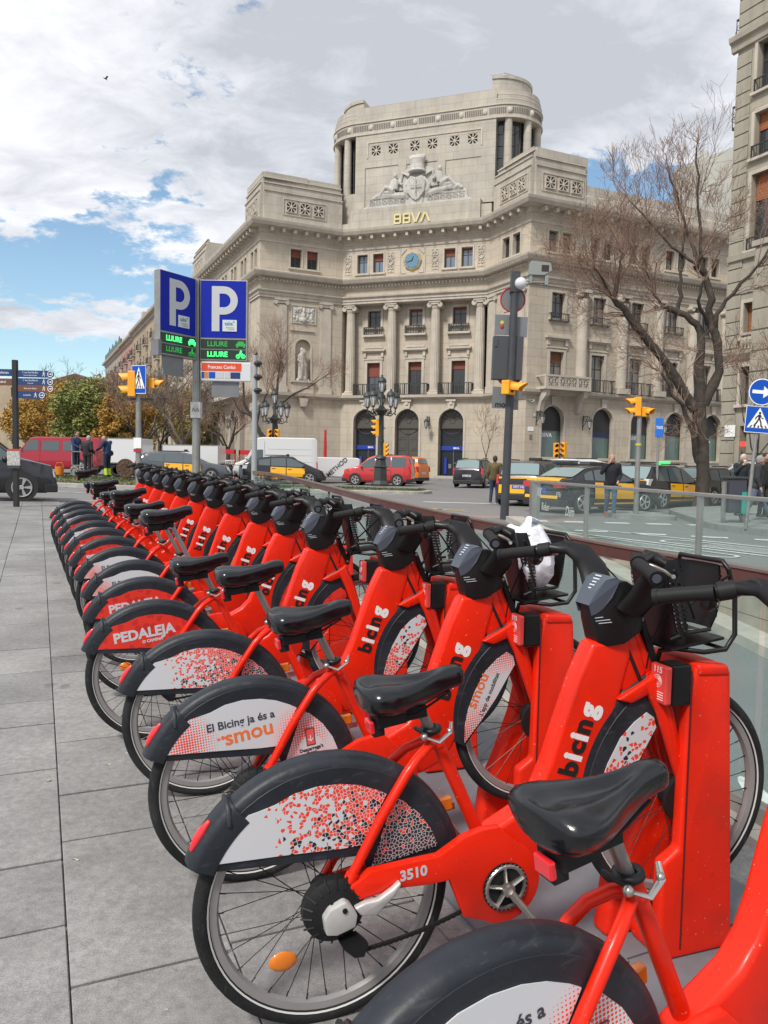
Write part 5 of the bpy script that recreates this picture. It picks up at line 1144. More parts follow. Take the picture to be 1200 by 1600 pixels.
def leafy(name,label,loc,H,W_,m,seed,n=2600,leaf=.14,base=.25,group=None):
    t =thing(name,label,'tree',loc,group=group);rr =random.Random(seed);b =MB();b.tube([(0,0,-.2),(.05,0,H *.3),(.1,.05,H *.5)],[.26,.2,.12],8)
    for i in range(6):a =i *1.05;b.tube([(.05,0,H *.3),(cos(a) *W_ *.15,sin(a) *W_ *.15,H *.5),(cos(a) *W_ *.3,sin(a) *W_ *.3,H *.72)],[.13,.08,.03],6)
    link('trunk',b.mesh('trunk',smooth_angle=60),M_bark,t);c =MB();blobs =[];n =int(n *1.9)
    for i in range(44):
        a =rr.random() *2 *pi;el =rr.uniform(-.6,1);rad =rr.uniform(.35,.95);zc =H *(base +(1 -base) *.5);R_ =W_ /2
        blobs.append((Vector((cos(a) *R_ *rad *sqrt(max(0,1 -el *el *.6)),sin(a) *R_ *rad *sqrt(max(0,1 -el *el *.6)),zc +el *(H *(1 -base) *.42))),rr.uniform(.4,1.0) *W_ *.14))
    for i in range(n):
        p0,r =rr.choice(blobs);v =Vector((rr.gauss(0,1),rr.gauss(0,1),rr.gauss(0,1))).normalized() *r *rr.uniform(.55,1.12);p =p0 +v
        for k in range(2):
            a1 =Vector((rr.gauss(0,1),rr.gauss(0,1),rr.gauss(0,1))).normalized();a2 =a1.orthogonal().normalized();s_ =leaf *rr.uniform(.5,1.1);q =p +a2 *k *leaf *.7
            c.add([q -a1 *s_,q +a2 *s_ *.5,q +a1 *s_,q -a2 *s_ *.5],[(0,1,2,3)])
    link('crown',c.mesh('crown'),m,t)['kind'] ='stuff'
    return t
leafy('leafy_tree','dense green tree rising behind the workers, tallest of the leafy trees',(-22.2,60,gh(-22,60)),6.7,6.6,M_leafg,61,5200,base=.1)
leafy('autumn_tree','golden brown autumn tree at the left of the green tree',(-30.5,71,gh(-30,71)),7.2,7.5,M_leafo,62,4200,base=.15)
leafy('autumn_tree','orange brown autumn tree behind the white box vans',(-19.2,58,gh(-17,57)),5.9,5.2,M_leafo,63,4600,leaf=.12,base=.1)
leafy('leafy_tree','yellow green tree between the green tree and the tan houses',(-20.0,76,gh(-20,76)),7.4,8.5,M_leafy,64,4200,base=.15)
leafy('autumn_tree','distant golden tree behind the grey blue signpost',(-36.5,84,gh(-36,84)),7.5,5,M_leafo,65,1200,base=.3)
simple_bare('bare_street_tree','small bare yellowing tree behind the signpost arrows',(-24.5,60,gh(-24,60)),7.2,3.4,66,.1,mat('yellow_twig',(.16,.13,.05),.9),fork=.35,depth=3)
# ================================================================ STREET FURNITURE
M_galv =mat('galvanised_steel',(.30,.30,.29),.5,metal=.55,var=.15,vscale=5);M_dpole =mat('dark_grey_pole',(.045,.048,.055),.5,var=.2);M_sigy =mat('signal_yellow',(.85,.37,.02),.45,var=.08);M_sigd =mat('signal_dark',(.03,.02,.015),.6)
M_signblue =mat('sign_blue',(.003,.08,.46),.5,spec=.3);M_pblue =mat('parking_blue',(.001,.014,.33),.55,spec=.25);M_signgrey =mat('sign_back_grey',(.19,.20,.21),.5,metal=.3,var=.1);M_redring =mat('sign_red_edge',(.45,.02,.03),.5)
M_led =mat('led_green',(.02,.3,.05),.4,emit=(.05,1.0,.18,1.6));M_leddim =mat('led_green_dim',(.02,.12,.03),.4,emit=(.03,.6,.10,.35));M_ledbg =mat('led_board',(.012,.03,.018),.35);M_saba =mat('saba_teal',(.03,.25,.28),.5);M_pink =mat('pink_print',(.5,.15,.2),.5)
M_fing =mat('finger_sign_blue',(.012,.05,.16),.45);M_fingb =mat('finger_sign_brown',(.16,.06,.035),.5);M_orange_s =mat('sign_orange_red',(.70,.07,.02),.5)
def T(base,yaw=0.):return Matrix.Translation(Vector(base)) @ Matrix.Rotation(yaw,4,'Z')
def arrow_right(s):return [(-.5 *s,-.09 *s),(.08 *s,-.09 *s),(.08 *s,-.30 *s),(.5 *s,0),(.08 *s,.30 *s),(.08 *s,.09 *s),(-.5 *s,.09 *s)]
def walker(parent,m,cx,y,cz,s,flip=1,mats_striped=True):
    b =MB();f =flip
    b.lathe([(0,0),(.075 *s,0),(.075 *s,.004)],10,'y',(cx +.02 *s *f,y,cz +.40 *s))
    for P_ in ([(-.06,.30),(.09,.30),(.07,.02),(-.05,.02)],[(-.05,.05),(.03,.05),(-.10,-.22),(-.24,-.40),(-.31,-.36),(-.18,-.19)],[(-.02,.05),(.07,.05),(.17,-.18),(.20,-.42),(.12,-.42),(.09,-.18)],[(-.06,.29),(-.03,.22),(-.16,.10),(-.20,-.02),(-.24,.0),(-.21,.13)],[(.08,.29),(.06,.2),(.16,.12),(.27,.10),(.28,.06),(.15,.06)]):
        b.prism([(cx +f *p[0] *s,cz +p[1] *s) for p in P_],y -.004,y)
    link('walking_figure',b.mesh('figure'),m,parent)
def crossing_sign(parent,s,loc,yaw,flip=1):
    o =link('crossing_sign',None,None,parent,loc,(0,0,yaw)) if False else None
    b =MB();b.box(-s /2,s /2,0,.02,-s /2,s /2);q =link('crossing_sign',b.mesh('sign',bevel=.004),M_signblue,parent,loc,(0,0,yaw))
    t =MB();t.prism([(-s *.42,-s *.32),(s *.42,-s *.32),(0,s *.44)],-.004,0);link('white_triangle',t.mesh('tri'),M_white,q)
    e =MB();t2 =.012
    e.box(-s /2,s /2,-.003,.001,-s /2,-s /2 +t2).box(-s /2,s /2,-.003,.001,s /2 -t2,s /2).box(-s /2,-s /2 +t2,-.003,.001,-s /2 +t2,s /2 -t2).box(s /2 -t2,s /2,-.003,.001,-s /2 +t2,s /2 -t2);link('white_edge',e.mesh('edge'),M_white,q)
    walker(q,mat('sign_black',(.015,.015,.015),.5),0,-.006,.0,s *.62,flip)
    z =MB()
    for k in range(5):x =(-.30 +.15 *k) *s;z.prism([(x -.03 *s,-.31 *s),(x +.03 *s,-.31 *s),(x *.8 +.025 *s,-.22 *s),(x *.8 -.02 *s,-.22 *s)],-.007,-.0045)
    link('crossing_stripes',z.mesh('stripes'),mat('sign_black',(.015,.015,.015),.5),q);return q
def signal_head(parent,n,loc,yaw,w=.30,lit=None,hood=.26,scale=1.,m=None):
    """housing with n lamps facing local -y"""
    h =.30 *scale;w =w *scale;H =n *h;b =MB();b.box(-w /2,w /2,-.02,.16 *scale,-H /2,H /2);q =link('signal_head',b.mesh('head',bevel=.015,bseg=2),m or M_sigy,parent,loc,(0,0,yaw))
    for k in range(n):
        z =H /2 -h *(k +.5);r =.105 *scale;v =MB();L_ =hood *scale;n_ =14;P0 =[];
        for i in range(n_ +1):a =radians(-25) +radians(230) *i /n_;P0.append((a,))
        for i in range(n_ +1):
            a =P0[i][0];l =L_ *(.55 +.45 *max(0,sin(a)));v.v += [(r *cos(a),-.02,z +r *sin(a)),(r *1.05 *cos(a),-.02 -l,z +r *1.05 *sin(a) -.02 *scale),(r *1.1 *cos(a),-.02,z +r *1.1 *sin(a)),(r *1.15 *cos(a),-.02 -l,z +r *1.15 *sin(a) -.02 *scale)]
        for i in range(n_):o =4 *i;v.f += [(o,o +4,o +5,o +1),(o +2,o +3,o +7,o +6),(o +1,o +5,o +7,o +3)]
        link('visor',v.mesh('visor'),m or M_sigy,q);d =MB();d.lathe([(0,0),(r,0),(r,.01)],16,'y',(0,-.022,z));link('lens',d.mesh('lens'),M_sigd if lit != k else mat('signal_red_lit',(.6,.03,.02),.3,emit=(1,.06,.02,2.5)),q)
    return q
px_,py_ =-3.37,14.0;g0 =gh(px_,py_)
tot =thing('parking_sign','steel parking post with two blue P boards and green LLIURE displays','parking sign',(px_,py_,g0))
b =MB();b.box(-.055,.055,-.06,.06,0,4.62 -g0).box(-.068,-.056,-.03,.03,0,4.6 -g0).box(.056,.068,-.03,.03,0,4.6 -g0).box(-.03,.03,-.075,-.061,0,4.6 -g0);link('post',b.mesh('post',bevel=.006,bseg=1),M_galv,tot)
b =MB();b.box(-.085,.085,-.085,.085,2.02,2.30);q =link('stuck_notice',b.mesh('n'),mat('white_sticker',(.5,.5,.5),.6,var=.3,vscale=9),tot);lettering('A',.10,M_signgrey,q,(-.03,-.088,2.16),bold=.002);lettering('A',.10,M_signgrey,q,(.04,-.088,2.16),bold=.002)
def board(yaw,x0,w,zt,right):
    s =1 if right else -1;R =Matrix.Rotation(yaw,4,'Z');zb =zt -1.0
    def L_(x,y,z):v =R @ Vector((x,y,z));return (v.x,v.y,v.z -g0)
    xa,xb =(x0,x0 +w) if right else (-x0 -w,-x0);cx =(xa +xb) /2
    fr_ =MB();fr_.box(xa,xb,-.07,.07,zb -.40,zt);q =link('board',fr_.mesh('board',bevel=.01,bseg=2),M_galv,tot,(0,0,-g0),(0,0,yaw))
    f =MB();f.box(xa +.012,xb -.03,-.076,-.0705,zb,zt -.012);link('blue_face',f.mesh('face'),M_pblue,q)
    P_ =MB();lx,lz,lw,lh,t =cx -.21,zb +.11,.44,.78,.135
    P_.box(lx,lx +t,-.084,-.077,lz,lz +lh);n =14;r1,r2 =.245,.118;cz =lz +lh -r1;ccx =lx +.21
    outr =[(lx +t,lz +lh)] +[(ccx +r1 *cos(pi /2 -pi *i /n),cz +r1 *sin(pi /2 -pi *i /n)) for i in range(n +1)] +[(lx +t,cz -r1)]
    inr =[(lx +t,cz +r2)] +[(ccx +r2 *cos(pi /2 -pi *i /n),cz +r2 *sin(pi /2 -pi *i /n)) for i in range(n +1)] +[(lx +t,cz -r2)]
    for i in range(len(outr) -1):P_.add([(outr[i][0],-.084,outr[i][1]),(outr[i +1][0],-.084,outr[i +1][1]),(inr[i +1][0],-.084,inr[i +1][1]),(inr[i][0],-.084,inr[i][1])],[(0,1,2,3)])
    link('letter_P',P_.mesh('P'),mat('sign_letter_grey',(.50,.52,.54),.45),q)
    c =MB();c.box(lx +.19,lx +.44,-.090,-.077,lz,lz +.20);o =link('logo_plate',c.mesh('c'),mat('sign_letter_pale',(.58,.62,.64),.45),q);lettering('saba°',.095,M_saba,o,(lx +.315,-.091,lz +.135),bold=.002,sx=.85);lettering('Barcelona',.034,M_pink,o,(lx +.325,-.091,lz +.065),bold=.0006);lettering('APARCAMENT',.018,M_txtgrey_,o,(lx +.345,-.091,lz +.03))
    led_rows =[(zb -.03,M_led if not right else M_leddim),(zb -.21,M_leddim if not right else M_led)]
    for j,(z1,lm) in enumerate(led_rows):
        d =MB();d.box(xa +.012,xb -.03,-.079,-.0705,z1 -.16,z1);o =link('led_display',d.mesh('led'),M_ledbg,q);lettering('LLIURE',.125,lm,o,(cx -.11,-.081,z1 -.082),bold=.0025,sx=.95)
        ic_ =MB();ix =cx +.30
        if j == 0:ic_.box(ix -.085,ix +.085,-.084,-.080,z1 -.115,z1 -.07).prism([(ix -.065,z1 -.07),(ix +.065,z1 -.07),(ix +.045,z1 -.03),(ix -.045,z1 -.03)],-.084,-.080).box(ix -.075,ix -.045,-.084,-.080,z1 -.14,z1 -.117).box(ix +.045,ix +.075,-.084,-.080,z1 -.14,z1 -.117)
        else:ic_.torus(.03,.008,12,4,'y',(ix -.045,-.082,z1 -.11)).torus(.03,.008,12,4,'y',(ix +.045,-.082,z1 -.11)).tube([(ix -.045,-.082,z1 -.11),(ix -.015,-.082,z1 -.06),(ix +.03,-.082,z1 -.065),(ix +.045,-.082,z1 -.11)],.009,5).lathe([(0,0),(.018,0),(.018,.004)],10,'y',(ix +.005,-.080,z1 -.025)).tube([(ix -.015,-.082,z1 -.055),(ix +.008,-.082,z1 -.04),(ix +.005,-.082,z1 -.095)],.012,5)
        link('led_icon',ic_.mesh('icon'),lm,o)
    return q,xa,xb,zb
M_txtgrey_ =mat('sign_small_print',(.06,.07,.08),.5)
qr,xa,xb,zb =board(0.02,.075,.83,4.60,True)
ql,xa2,xb2,zb2 =board(radians(58),.075,.83,4.60,False)
b =MB();b.box(xa +.02,xb -.03 +.1,-.075,-.03,zb -.76,zb -.42);q =link('tariff_box',b.mesh('t',bevel=.02,bseg=3),mat('pale_sign_plastic',(.62,.64,.66),.4),qr)
b =MB();b.box(xa +.03,xb -.10,-.080,-.0755,zb -.58,zb -.44);o =link('orange_band',b.mesh('o',bevel=.0),M_orange_s,q);lettering('Francesc Cambó',.085,M_white,o,((xa +xb) /2 -.03,-.082,zb -.515),bold=.0006,sx=.85)
for i,(a,w,m) in enumerate(((0,.045,M_signblue),(.05,.07,mat('pictogram_orange',(.6,.22,.03),.5)),(.13,.11,M_signblue),(.25,.14,mat('sign_letter_grey',(.50,.52,.54),.45)),(.41,.09,mat('sign_letter_grey',(.50,.52,.54),.45)),(.51,.17,mat('pictogram_navy',(.02,.03,.14),.5)))):b =MB();b.box(xa +.03 +a,xa +.03 +a +w,-.080,-.0755,zb -.71,zb -.60);link('pictogram',b.mesh('p'),m,q)
b =MB();b.box(xa +.2,xb -.15,-.02,.02,zb -1.03,zb -.76);link('blank_panel',b.mesh('b'),M_signgrey,qr);b =MB();b.box(xa2 +.12,xb2 -.25,-.02,.02,zb2 -.72,zb2 -.40);link('blank_panel',b.mesh('b'),M_signgrey,ql)
b =MB();b.box(xa2 -.05,xa2 +.02,-.09,.09,zb2 -.42,zb2 -.16);link('end_box',b.mesh('e'),M_signgrey,ql)
x,y =-3.25,19.5;t =thing('lamp_post','slim pale grey pole just right of the parking sign','pole',(x,y,gh(x,y)));b =MB();b.lathe([(.075,0),(.07,1.2),(.06,3.9)],12);link('pole',b.mesh('p',smooth_angle=50),mat('pale_pole',(.34,.36,.37),.5),t)
b =MB()
for k in range(3):b.ball((.08,-.05,3.7 -.33 *k),.11,8,6,(1,1,.6)).box(0,.12,-.03,.03,3.62 -.33 *k,3.66 -.33 *k)
b.tube([(0,0,3.9),(.05,-.05,3.95)],.03,6);link('camera_cluster',b.mesh('c'),M_black_ if False else mat('dark_camera',(.03,.03,.035),.4),t)
x,y =-8.8,18.7;g0 =gh(x,y);t =thing('finger_post','black signpost with blue and brown direction arrows and a notice board','signpost',(x,y,g0));b =MB();b.box(-.055,.055,-.055,.055,0,3.72 -g0);link('post',b.mesh('p',bevel=.006,bseg=1),mat('black_post',(.02,.02,.022),.5),t)
def finger(z,x1,m,l1,l2='',left=False,round_=True):
    s =-1 if left else 1;b =MB();h =.080
    pts =[(.06,-h),(x1 -h,-h)] +[(x1 -h +h *cos(a),h *sin(a)) for a in [(-pi /2 +pi *i /10) for i in range(1,11)]] +[(.06,h)]
    b.prism([(s *p[0],p[1] +z -g0) for p in pts],-.02,.02);q =link('finger_sign',b.mesh('f'),m,t);c =MB();cx =s *(x1 -h);c.torus(.062,.009,16,5,'y',(cx,-.022,z -g0));a =arrow_right(.08);c.prism([(cx +p[0],z -g0 +p[1]) for p in a],-.026,-.021);link('arrow_mark',c.mesh('c'),M_white,q);walker(q,M_white,cx -.15 *s,-.021,z -g0,.13)
    lettering(l1,.052,M_white,q,(s *(x1 *.40),-.022,z -g0 +(.028 if l2 else 0)),sx=.8)
    if l2:lettering(l2,.036,M_white,q,(s *(x1 *.40),-.022,z -g0 -.035),sx=.8)
finger(3.40,.92,M_fing,'C. Sant Pere Més Baix','Palau de la Música Catalana');finger(3.215,.92,M_fing,'C. Sant Pere Més Alt','Urquinaona');finger(3.055,.92,M_fingb,'Palau de la Música');finger(2.90,.72,M_fing,'La Rambla')
for z,m in ((3.42,M_fing),(3.2,M_fingb)):b =MB();b.box(-.9,-.06,-.02,.02,z -.08 -g0,z +.08 -g0);q =link('finger_sign',b.mesh('f'),m,t);lettering('Catedral' if z < 3.3 else 'Pl. Catalunya',.08,M_white,q,(-.35,-.022,z -g0))
b =MB();b.box(-.17,.13,-.09,-.06,1.17 -g0 +.06,1.62 -g0);q =link('notice_board',b.mesh('n'),mat('map_print',(.42,.42,.40),.6,var=.5,vscale=22),t);b =MB();b.box(-.17,.13,-.094,-.0905,1.575 -g0,1.62 -g0);link('red_header',b.mesh('h'),mat('red_header',(.45,.05,.03),.5),q);b =MB();b.box(-.16,.12,-.10,-.058,1.16 -g0,1.22 -g0);link('tray',b.mesh('tr'),M_dpole,t)
x,y =-6.60,21.0;g0 =gh(x,y);t =thing('traffic_light','grey pole with yellow signal heads and a blue crossing sign, left of the parking sign','traffic light',(x,y,g0))
b =MB();b.lathe([(.085,0),(.08,1),(.07,3.0)],12);link('pole',b.mesh('p',smooth_angle=50),M_galv,t)
signal_head(t,2,(-.22,.0,3.42 -g0),-pi /2 -.0,.30,scale=1.12);signal_head(t,1,(.42,.05,3.45 -g0),pi /2 +.0,.26,scale=.9)
crossing_sign(t,.62,(.06,-.16,3.53 -g0),radians(-18)).scale =(.7,1,1.2);b =MB();b.box(-.3,.4,-.03,.03,3.0 -g0,3.05 -g0);link('arm',b.mesh('a'),M_dpole,t);b =MB();b.box(-.1,.1,-.1,-.08,1.72 -g0,2.0 -g0);link('sticker',b.mesh('s'),M_white,t);b =MB();b.box(-.1,.1,-.101,-.08,1.62 -g0,1.70 -g0);link('red_sticker',b.mesh('s'),M_redring,t)
x,y =3.05,19.8;g0 =gh(x,y);t =thing('traffic_light','tall dark pole with sign backs, a yellow signal, globe light and camera','traffic light',(x,y,g0),(0,radians(1.0),0))
def Z(z):return z -g0
b =MB();b.lathe([(.11,0),(.105,1.5),(.095,6.2 -g0),(0,6.2 -g0)],14).box(-.11,.11,-.11,.11,5.75 -g0,6.25 -g0);link('pole',b.mesh('p',smooth_angle=50),M_dpole,t)
for z in (5.6,3.75):b =MB();b.lathe([(0,0),(.31,0),(.31,.02),(0,.02)],28,'y',(-.02,-.0 +.14,z -g0));q =link('sign_back',b.mesh('s'),M_signgrey,t);b =MB();b.torus(.305,.018,28,6,'y',(-.02,.12,z -g0));link('red_edge',b.mesh('e',smooth_angle=60),M_redring,q)
for (x0,x1,z0,z1) in ((-.44,-.06,4.72,5.22),(.09,.38,4.68,5.18),(-.42,-.06,2.88,3.20),(.09,.24,2.86,3.18),(-.42,.3,3.2,3.42)):b =MB();b.box(x0,x1,.12,.14,z0 -g0,z1 -g0);link('sign_back',b.mesh('s',bevel=.0),M_signgrey,t)
b =MB();b.ball((-.26,.11,5.02 -g0),.05,8,6,(1,.2,1));q =link('yellow_sticker',b.mesh('s'),mat('sticker_yellow',(.6,.5,.02),.5),t);b =MB();b.ball((-.26,.11,4.92 -g0),.05,8,6,(1,.2,1));link('red_sticker',b.mesh('s'),M_redring,t)
lettering('mo',.2,mat('sign_black',(.015,.015,.015),.5),t,(-.22,.115,2.98 -g0),bold=.006)
b =MB();b.box(-.46,.28,.0,.30,4.68 -1.08 -g0 +.0,4.68 -g0).box(-.44,-.36,-.02,.0,4.4 -g0,4.6 -g0);link('signal_box_back',b.mesh('b',bevel=.02),mat('box_dark',(.055,.058,.066),.5),t)
signal_head(t,1,(-.0,-.18,3.38 -g0),radians(58),.36,scale=1.15,hood=.36)
b =MB();b.ball((.12,-.12,5.95 -g0),.15,16,12);link('globe_light',b.mesh('g',smooth_angle=80),mat('globe_white',(.62,.64,.68),.3),t)
b =MB();b.tube([(.1,0,6.02 -g0),(.35,0,6.05 -g0),(.5,0,6.02 -g0)],.02,6);link('camera_arm',b.mesh('a'),M_galv,t)
b =MB();b.prism([(.32,6.18),(.70,6.18),(.88,6.30),(.84,6.48),(.36,6.52)],-.12,.14).box(.34,.40,-.1,.1,5.98,6.18).box(.72,.8,-.1,.1,5.95,6.18).box(.34,.8,-.08,.08,6.0,6.03);q =link('traffic_camera',b.mesh('c',shift=(0,0,-g0)),mat('camera_grey',(.25,.27,.26),.5),t);b =MB();b.box(.62,.80,-.125,-.12,6.26,6.42);link('camera_window',b.mesh('w',shift=(0,0,-g0)),M_sigd,q)
b =MB();b.tube([(.55,0,3.05 -g0),(.62,0,3.1 -g0)],.02,6).ball((.64,-.0,2.72 -g0),.05,8,6,(1,1,1.3)).tube([(.1,0,3.12 -g0),(.62,0,3.12 -g0),(.64,0,2.78 -g0)],.012,5);link('small_dome_camera',b.mesh('d'),mat('camera_grey',(.36,.39,.38),.5),t)
x,y =7.41,23.0;g0 =gh(x,y) +.1;t =thing('traffic_light','grey pole with two yellow signal heads beside the blue taxi sign','traffic light',(x,y,g0));b =MB();b.lathe([(.08,0),(.075,1.0),(.065,2.95)],12);link('pole',b.mesh('p',smooth_angle=50),M_galv,t)
b =MB();b.lathe([(.085,2.0),(.085,2.06)],12);link('yellow_band',b.mesh('y'),mat('sticker_yellow',(.6,.5,.02),.5),t);signal_head(t,2,(-.14,0,3.13),-pi /2,.26,scale=.92,hood=.30);signal_head(t,1,(.20,-.05,2.98),radians(35),.26,scale=.92,hood=.26)
x,y =9.69,27.9;g0 =gh(x,y);t =thing('taxi_sign','slim pole with a narrow blue TAXI sign','taxi sign',(x,y,g0));b =MB();b.lathe([(.05,0),(.045,3.4)],10);link('pole',b.mesh('p',smooth_angle=50),M_galv,t);b =MB();b.box(-.14,.14,-.06,-.04,2.55,3.22);q =link('sign',b.mesh('s',bevel=.006),mat('taxi_sign_blue',(.02,.16,.60),.4),t);lettering('TAXI',.15,M_white,q,(0,-.065,2.88),bold=.003,sx=.7)
x,y =8.30,17.9;g0 =gh(x,y) +.1;t =thing('road_sign','leaning pole with a round blue arrow sign over a crossing sign','road sign',(x,y,g0),(0,radians(3.5),0));b =MB();b.lathe([(.04,0),(.036,3.4)],10);link('pole',b.mesh('p',smooth_angle=50),M_galv,t)
crossing_sign(t,.60,(.0,-.06,2.50),radians(-4));b =MB();b.lathe([(0,0),(.30,0),(.30,.02),(0,.02)],32,'y',(0,-.045,3.12));q =link('arrow_sign',b.mesh('s'),M_signblue,t);b =MB();b.prism([(p[0],p[1] +3.12) for p in arrow_right(.44)],-.074,-.066);link('white_arrow',b.mesh('a'),M_white,q);b =MB();b.torus(.29,.012,32,5,'y',(0,-.066,3.12),sq=.4);link('white_edge',b.mesh('e'),M_white,q)
x,y =9.9,44.5;g0 =gh(x,y);t =thing('traffic_light','small pair of yellow signals in front of the first shop window','traffic light',(x,y,g0));b =MB();b.lathe([(.07,0),(.06,2.1)],10);link('pole',b.mesh('p'),M_dpole,t);signal_head(t,3,(-.2,0,2.25),0.1,.3,lit=None,scale=.95,hood=.12,m=M_sigy);signal_head(t,3,(.2,.05,2.3),-pi /2 +.5,.28,scale=.95,hood=.2)
def street_lamp(name,label,loc,H,base=True,arms=5,grp=None,sc=1.):
    t =thing(name,label,'street lamp',loc,group=grp);M_ =mat('lamp_iron',(.045,.052,.05),.5,metal=.2,var=.2)
    b =MB()
    if base:b.lathe([(.50,0),(.50,.12),(.36,.3),(.33,1.0),(.40,1.05),(.30,1.12),(.26,1.45),(.34,1.5),(.30,1.58),(.18,1.68),(.15,2.4),(.13,H -1.9)],8).lathe([(.16,2.35),(.17,2.45),(.16,2.5)],10)
    else:b.lathe([(.2,0),(.12,.8),(.09,H -1.9)],8)
    link('column',b.mesh('c',smooth_angle=30),M_,t)
    zc =H -1.9;b =MB();b.lathe([(.13,zc),(.22,zc +.1),(.34,zc +.28),(.2,zc +.4),(.1,zc +.55),(.07,zc +1.25)],12)
    for k in range(arms):
        a =2 *pi *k /arms +.35;c,s_ =cos(a),sin(a);b.tube([(.2 *c,.2 *s_,zc +.05),(.5 *c,.5 *s_,zc +.0),(.78 *c,.78 *s_,zc +.2),(.80 *c,.80 *s_,zc +.42)],.04,6).torus(.12,.02,12,4,'z' if False else 'y',(.45 *c,.45 *s_,zc +.22)).ball((.8 *c,.8 *s_,zc +.1),.05,6,5)
    link('candelabrum',b.mesh('c',smooth_angle=40),M_,t)
    f =MB();f.lathe([(.09,.0),(.12,.06),(.10,.1)],6).lathe([(.24,.64),(.27,.68),(.25,.82),(.12,.95),(.05,1.0),(.07,1.06),(.0,1.1)],10)
    for k in range(6):a =2 *pi *k /6;f.tube([(.10 *cos(a),.10 *sin(a),.08),(.22 *cos(a),.22 *sin(a),.66)],.016,4)
    gl =MB();gl.lathe([(.095,.1),(.205,.64)],6)
    mf,mg =f.mesh('lantern',smooth_angle=40),gl.mesh('glass')
    for k in range(arms +1):
        if k < arms:a =2 *pi *k /arms +.35;p =(.80 *cos(a),.80 *sin(a),zc +.40)
        else:p =(0,0,zc +1.2)
        o =link('lantern',mf,M_,t,p,None,(.9,.9,.9));link('glass',mg,mat('lamp_glass_pale',(.55,.57,.58),.2,spec=.6),o)
    t.scale =(sc,sc,sc);return t
x,y =-.22,39.5;lamp_c =street_lamp('street_lamp','ornate five armed iron street lamp on the grass island before the bank',(x,y,gh(x,y) +.22),5.7,sc=.93)
signal =thing('traffic_light','yellow signals fixed on the ornate lamp before the bank','traffic light',(x,y,gh(x,y) +.2));signal_head(signal,3,(-.26,0,2.95),-pi /2,.26,scale=.95,hood=.26);signal_head(signal,3,(.26,-.05,1.85),radians(60),.24,scale=.72,hood=.2);b =MB();b.box(-.2,.2,-.03,.03,2.9,2.95);link('bracket',b.mesh('b'),M_dpole,signal)
x,y =-7.0,49.5;street_lamp('street_lamp','ornate iron street lamp above the white van',(x,y,gh(x,y)),5.55,True)
t =thing('traffic_light','pair of orange signals under the lamp above the white van','traffic light',(x,y -.3,gh(x,y)));signal_head(t,2,(-.22,-.2,3.0),.5,.3,scale=.9,hood=.2);signal_head(t,2,(.22,-.2,3.0),-.5,.3,scale=.9,hood=.2);b =MB();b.box(-.3,.3,-.05,.2,2.95,3.0);link('bracket',b.mesh('b'),M_dpole,t)
for i,(x,y) in enumerate(((-19.8,62),(-14.5,60))):t =thing('lamp_post',['thin grey pole behind the leafy trees','thin grey pole behind the crossing signal'][i],'pole',(x,y,gh(x,y)));b =MB();b.lathe([(.11,0),(.07,8.0 -i *1.5)],8).box(-.3,.3,-.1,.1,6.2,6.6 -i *.2);link('pole',b.mesh('p'),M_galv,t)
M_glass =glassmat('railing_glass',(.90,.965,.955),.035);M_hand =mat('red_brown_handrail',(.10,.045,.038),.45,var=.3,vscale=3,coat=.2);M_handtop =mat('handrail_top',(.16,.12,.11),.35);M_rail =mat('stainless_rail',(.42,.41,.39),.32,metal=.75,var=.1)
nr =thing('glass_railing','glass railing with red brown handrail behind the docked bikes','railing',(near_x(3),3,0));o0 =Vector(nr.location)
NP =[(near_x(y),y) for y in (-1.6,.0,1.6,3.14,4.0,4.75,5.5,7.4,9.6,12.2,14.4,16.5,19.6)]
hr =MB();ht =MB();br_ =MB()
pts =[Vector((x -o0.x,y -o0.y,gh(x,y))) for x,y in NP]
for a,c in zip(pts,pts[1:]):
    d =(c -a);d.z =0;d.normalize();n =Vector((d.y,-d.x,0)) *.03
    def seg(M_,z0,z1,w):q =n.normalized() *w;M_.add([a -q +Vector((0,0,z0)),c -q +Vector((0,0,z0)),c +q +Vector((0,0,z0)),a +q +Vector((0,0,z0)),a -q +Vector((0,0,z1)),c -q +Vector((0,0,z1)),c +q +Vector((0,0,z1)),a +q +Vector((0,0,z1))],[(0,1,2,3),(7,6,5,4),(0,4,5,1),(1,5,6,2),(2,6,7,3),(3,7,4,0)])
    seg(hr,.988,1.046,.024);seg(ht,1.047,1.058,.03);seg(br_,.02,.10,.03)
    L_ =(c -a).length;k =max(1,round(L_ /1.6))
    for j in range(k):
        p0 =a.lerp(c,j /k);p1 =a.lerp(c,(j +1) /k);e =d *.02;g =MB();q =n.normalized() *.006
        g.add([p0 +e -q +Vector((0,0,.10)),p1 -e -q +Vector((0,0,.10)),p1 -e +q +Vector((0,0,.10)),p0 +e +q +Vector((0,0,.10)),p0 +e -q +Vector((0,0,.96)),p1 -e -q +Vector((0,0,.96)),p1 -e +q +Vector((0,0,.96)),p0 +e +q +Vector((0,0,.96))],[(0,1,2,3),(7,6,5,4),(0,4,5,1),(1,5,6,2),(2,6,7,3),(3,7,4,0)]);link('glass_panel',g.mesh('glass'),M_glass,nr)
        po =MB();r_ =n.normalized() *.045;pp =p0 +r_
        if 1. < NP[pts.index(a)][1] < 5.:continue
        po.box(pp.x -.012,pp.x +.012,pp.y -.02,pp.y +.02,pp.z -.1,pp.z +.985);link('post',po.mesh('post'),M_hand,nr)
link('handrail',hr.mesh('h'),M_hand,nr);link('handrail_cap',ht.mesh('h'),M_handtop,nr);link('base_rail',br_.mesh('b'),M_rail,nr)
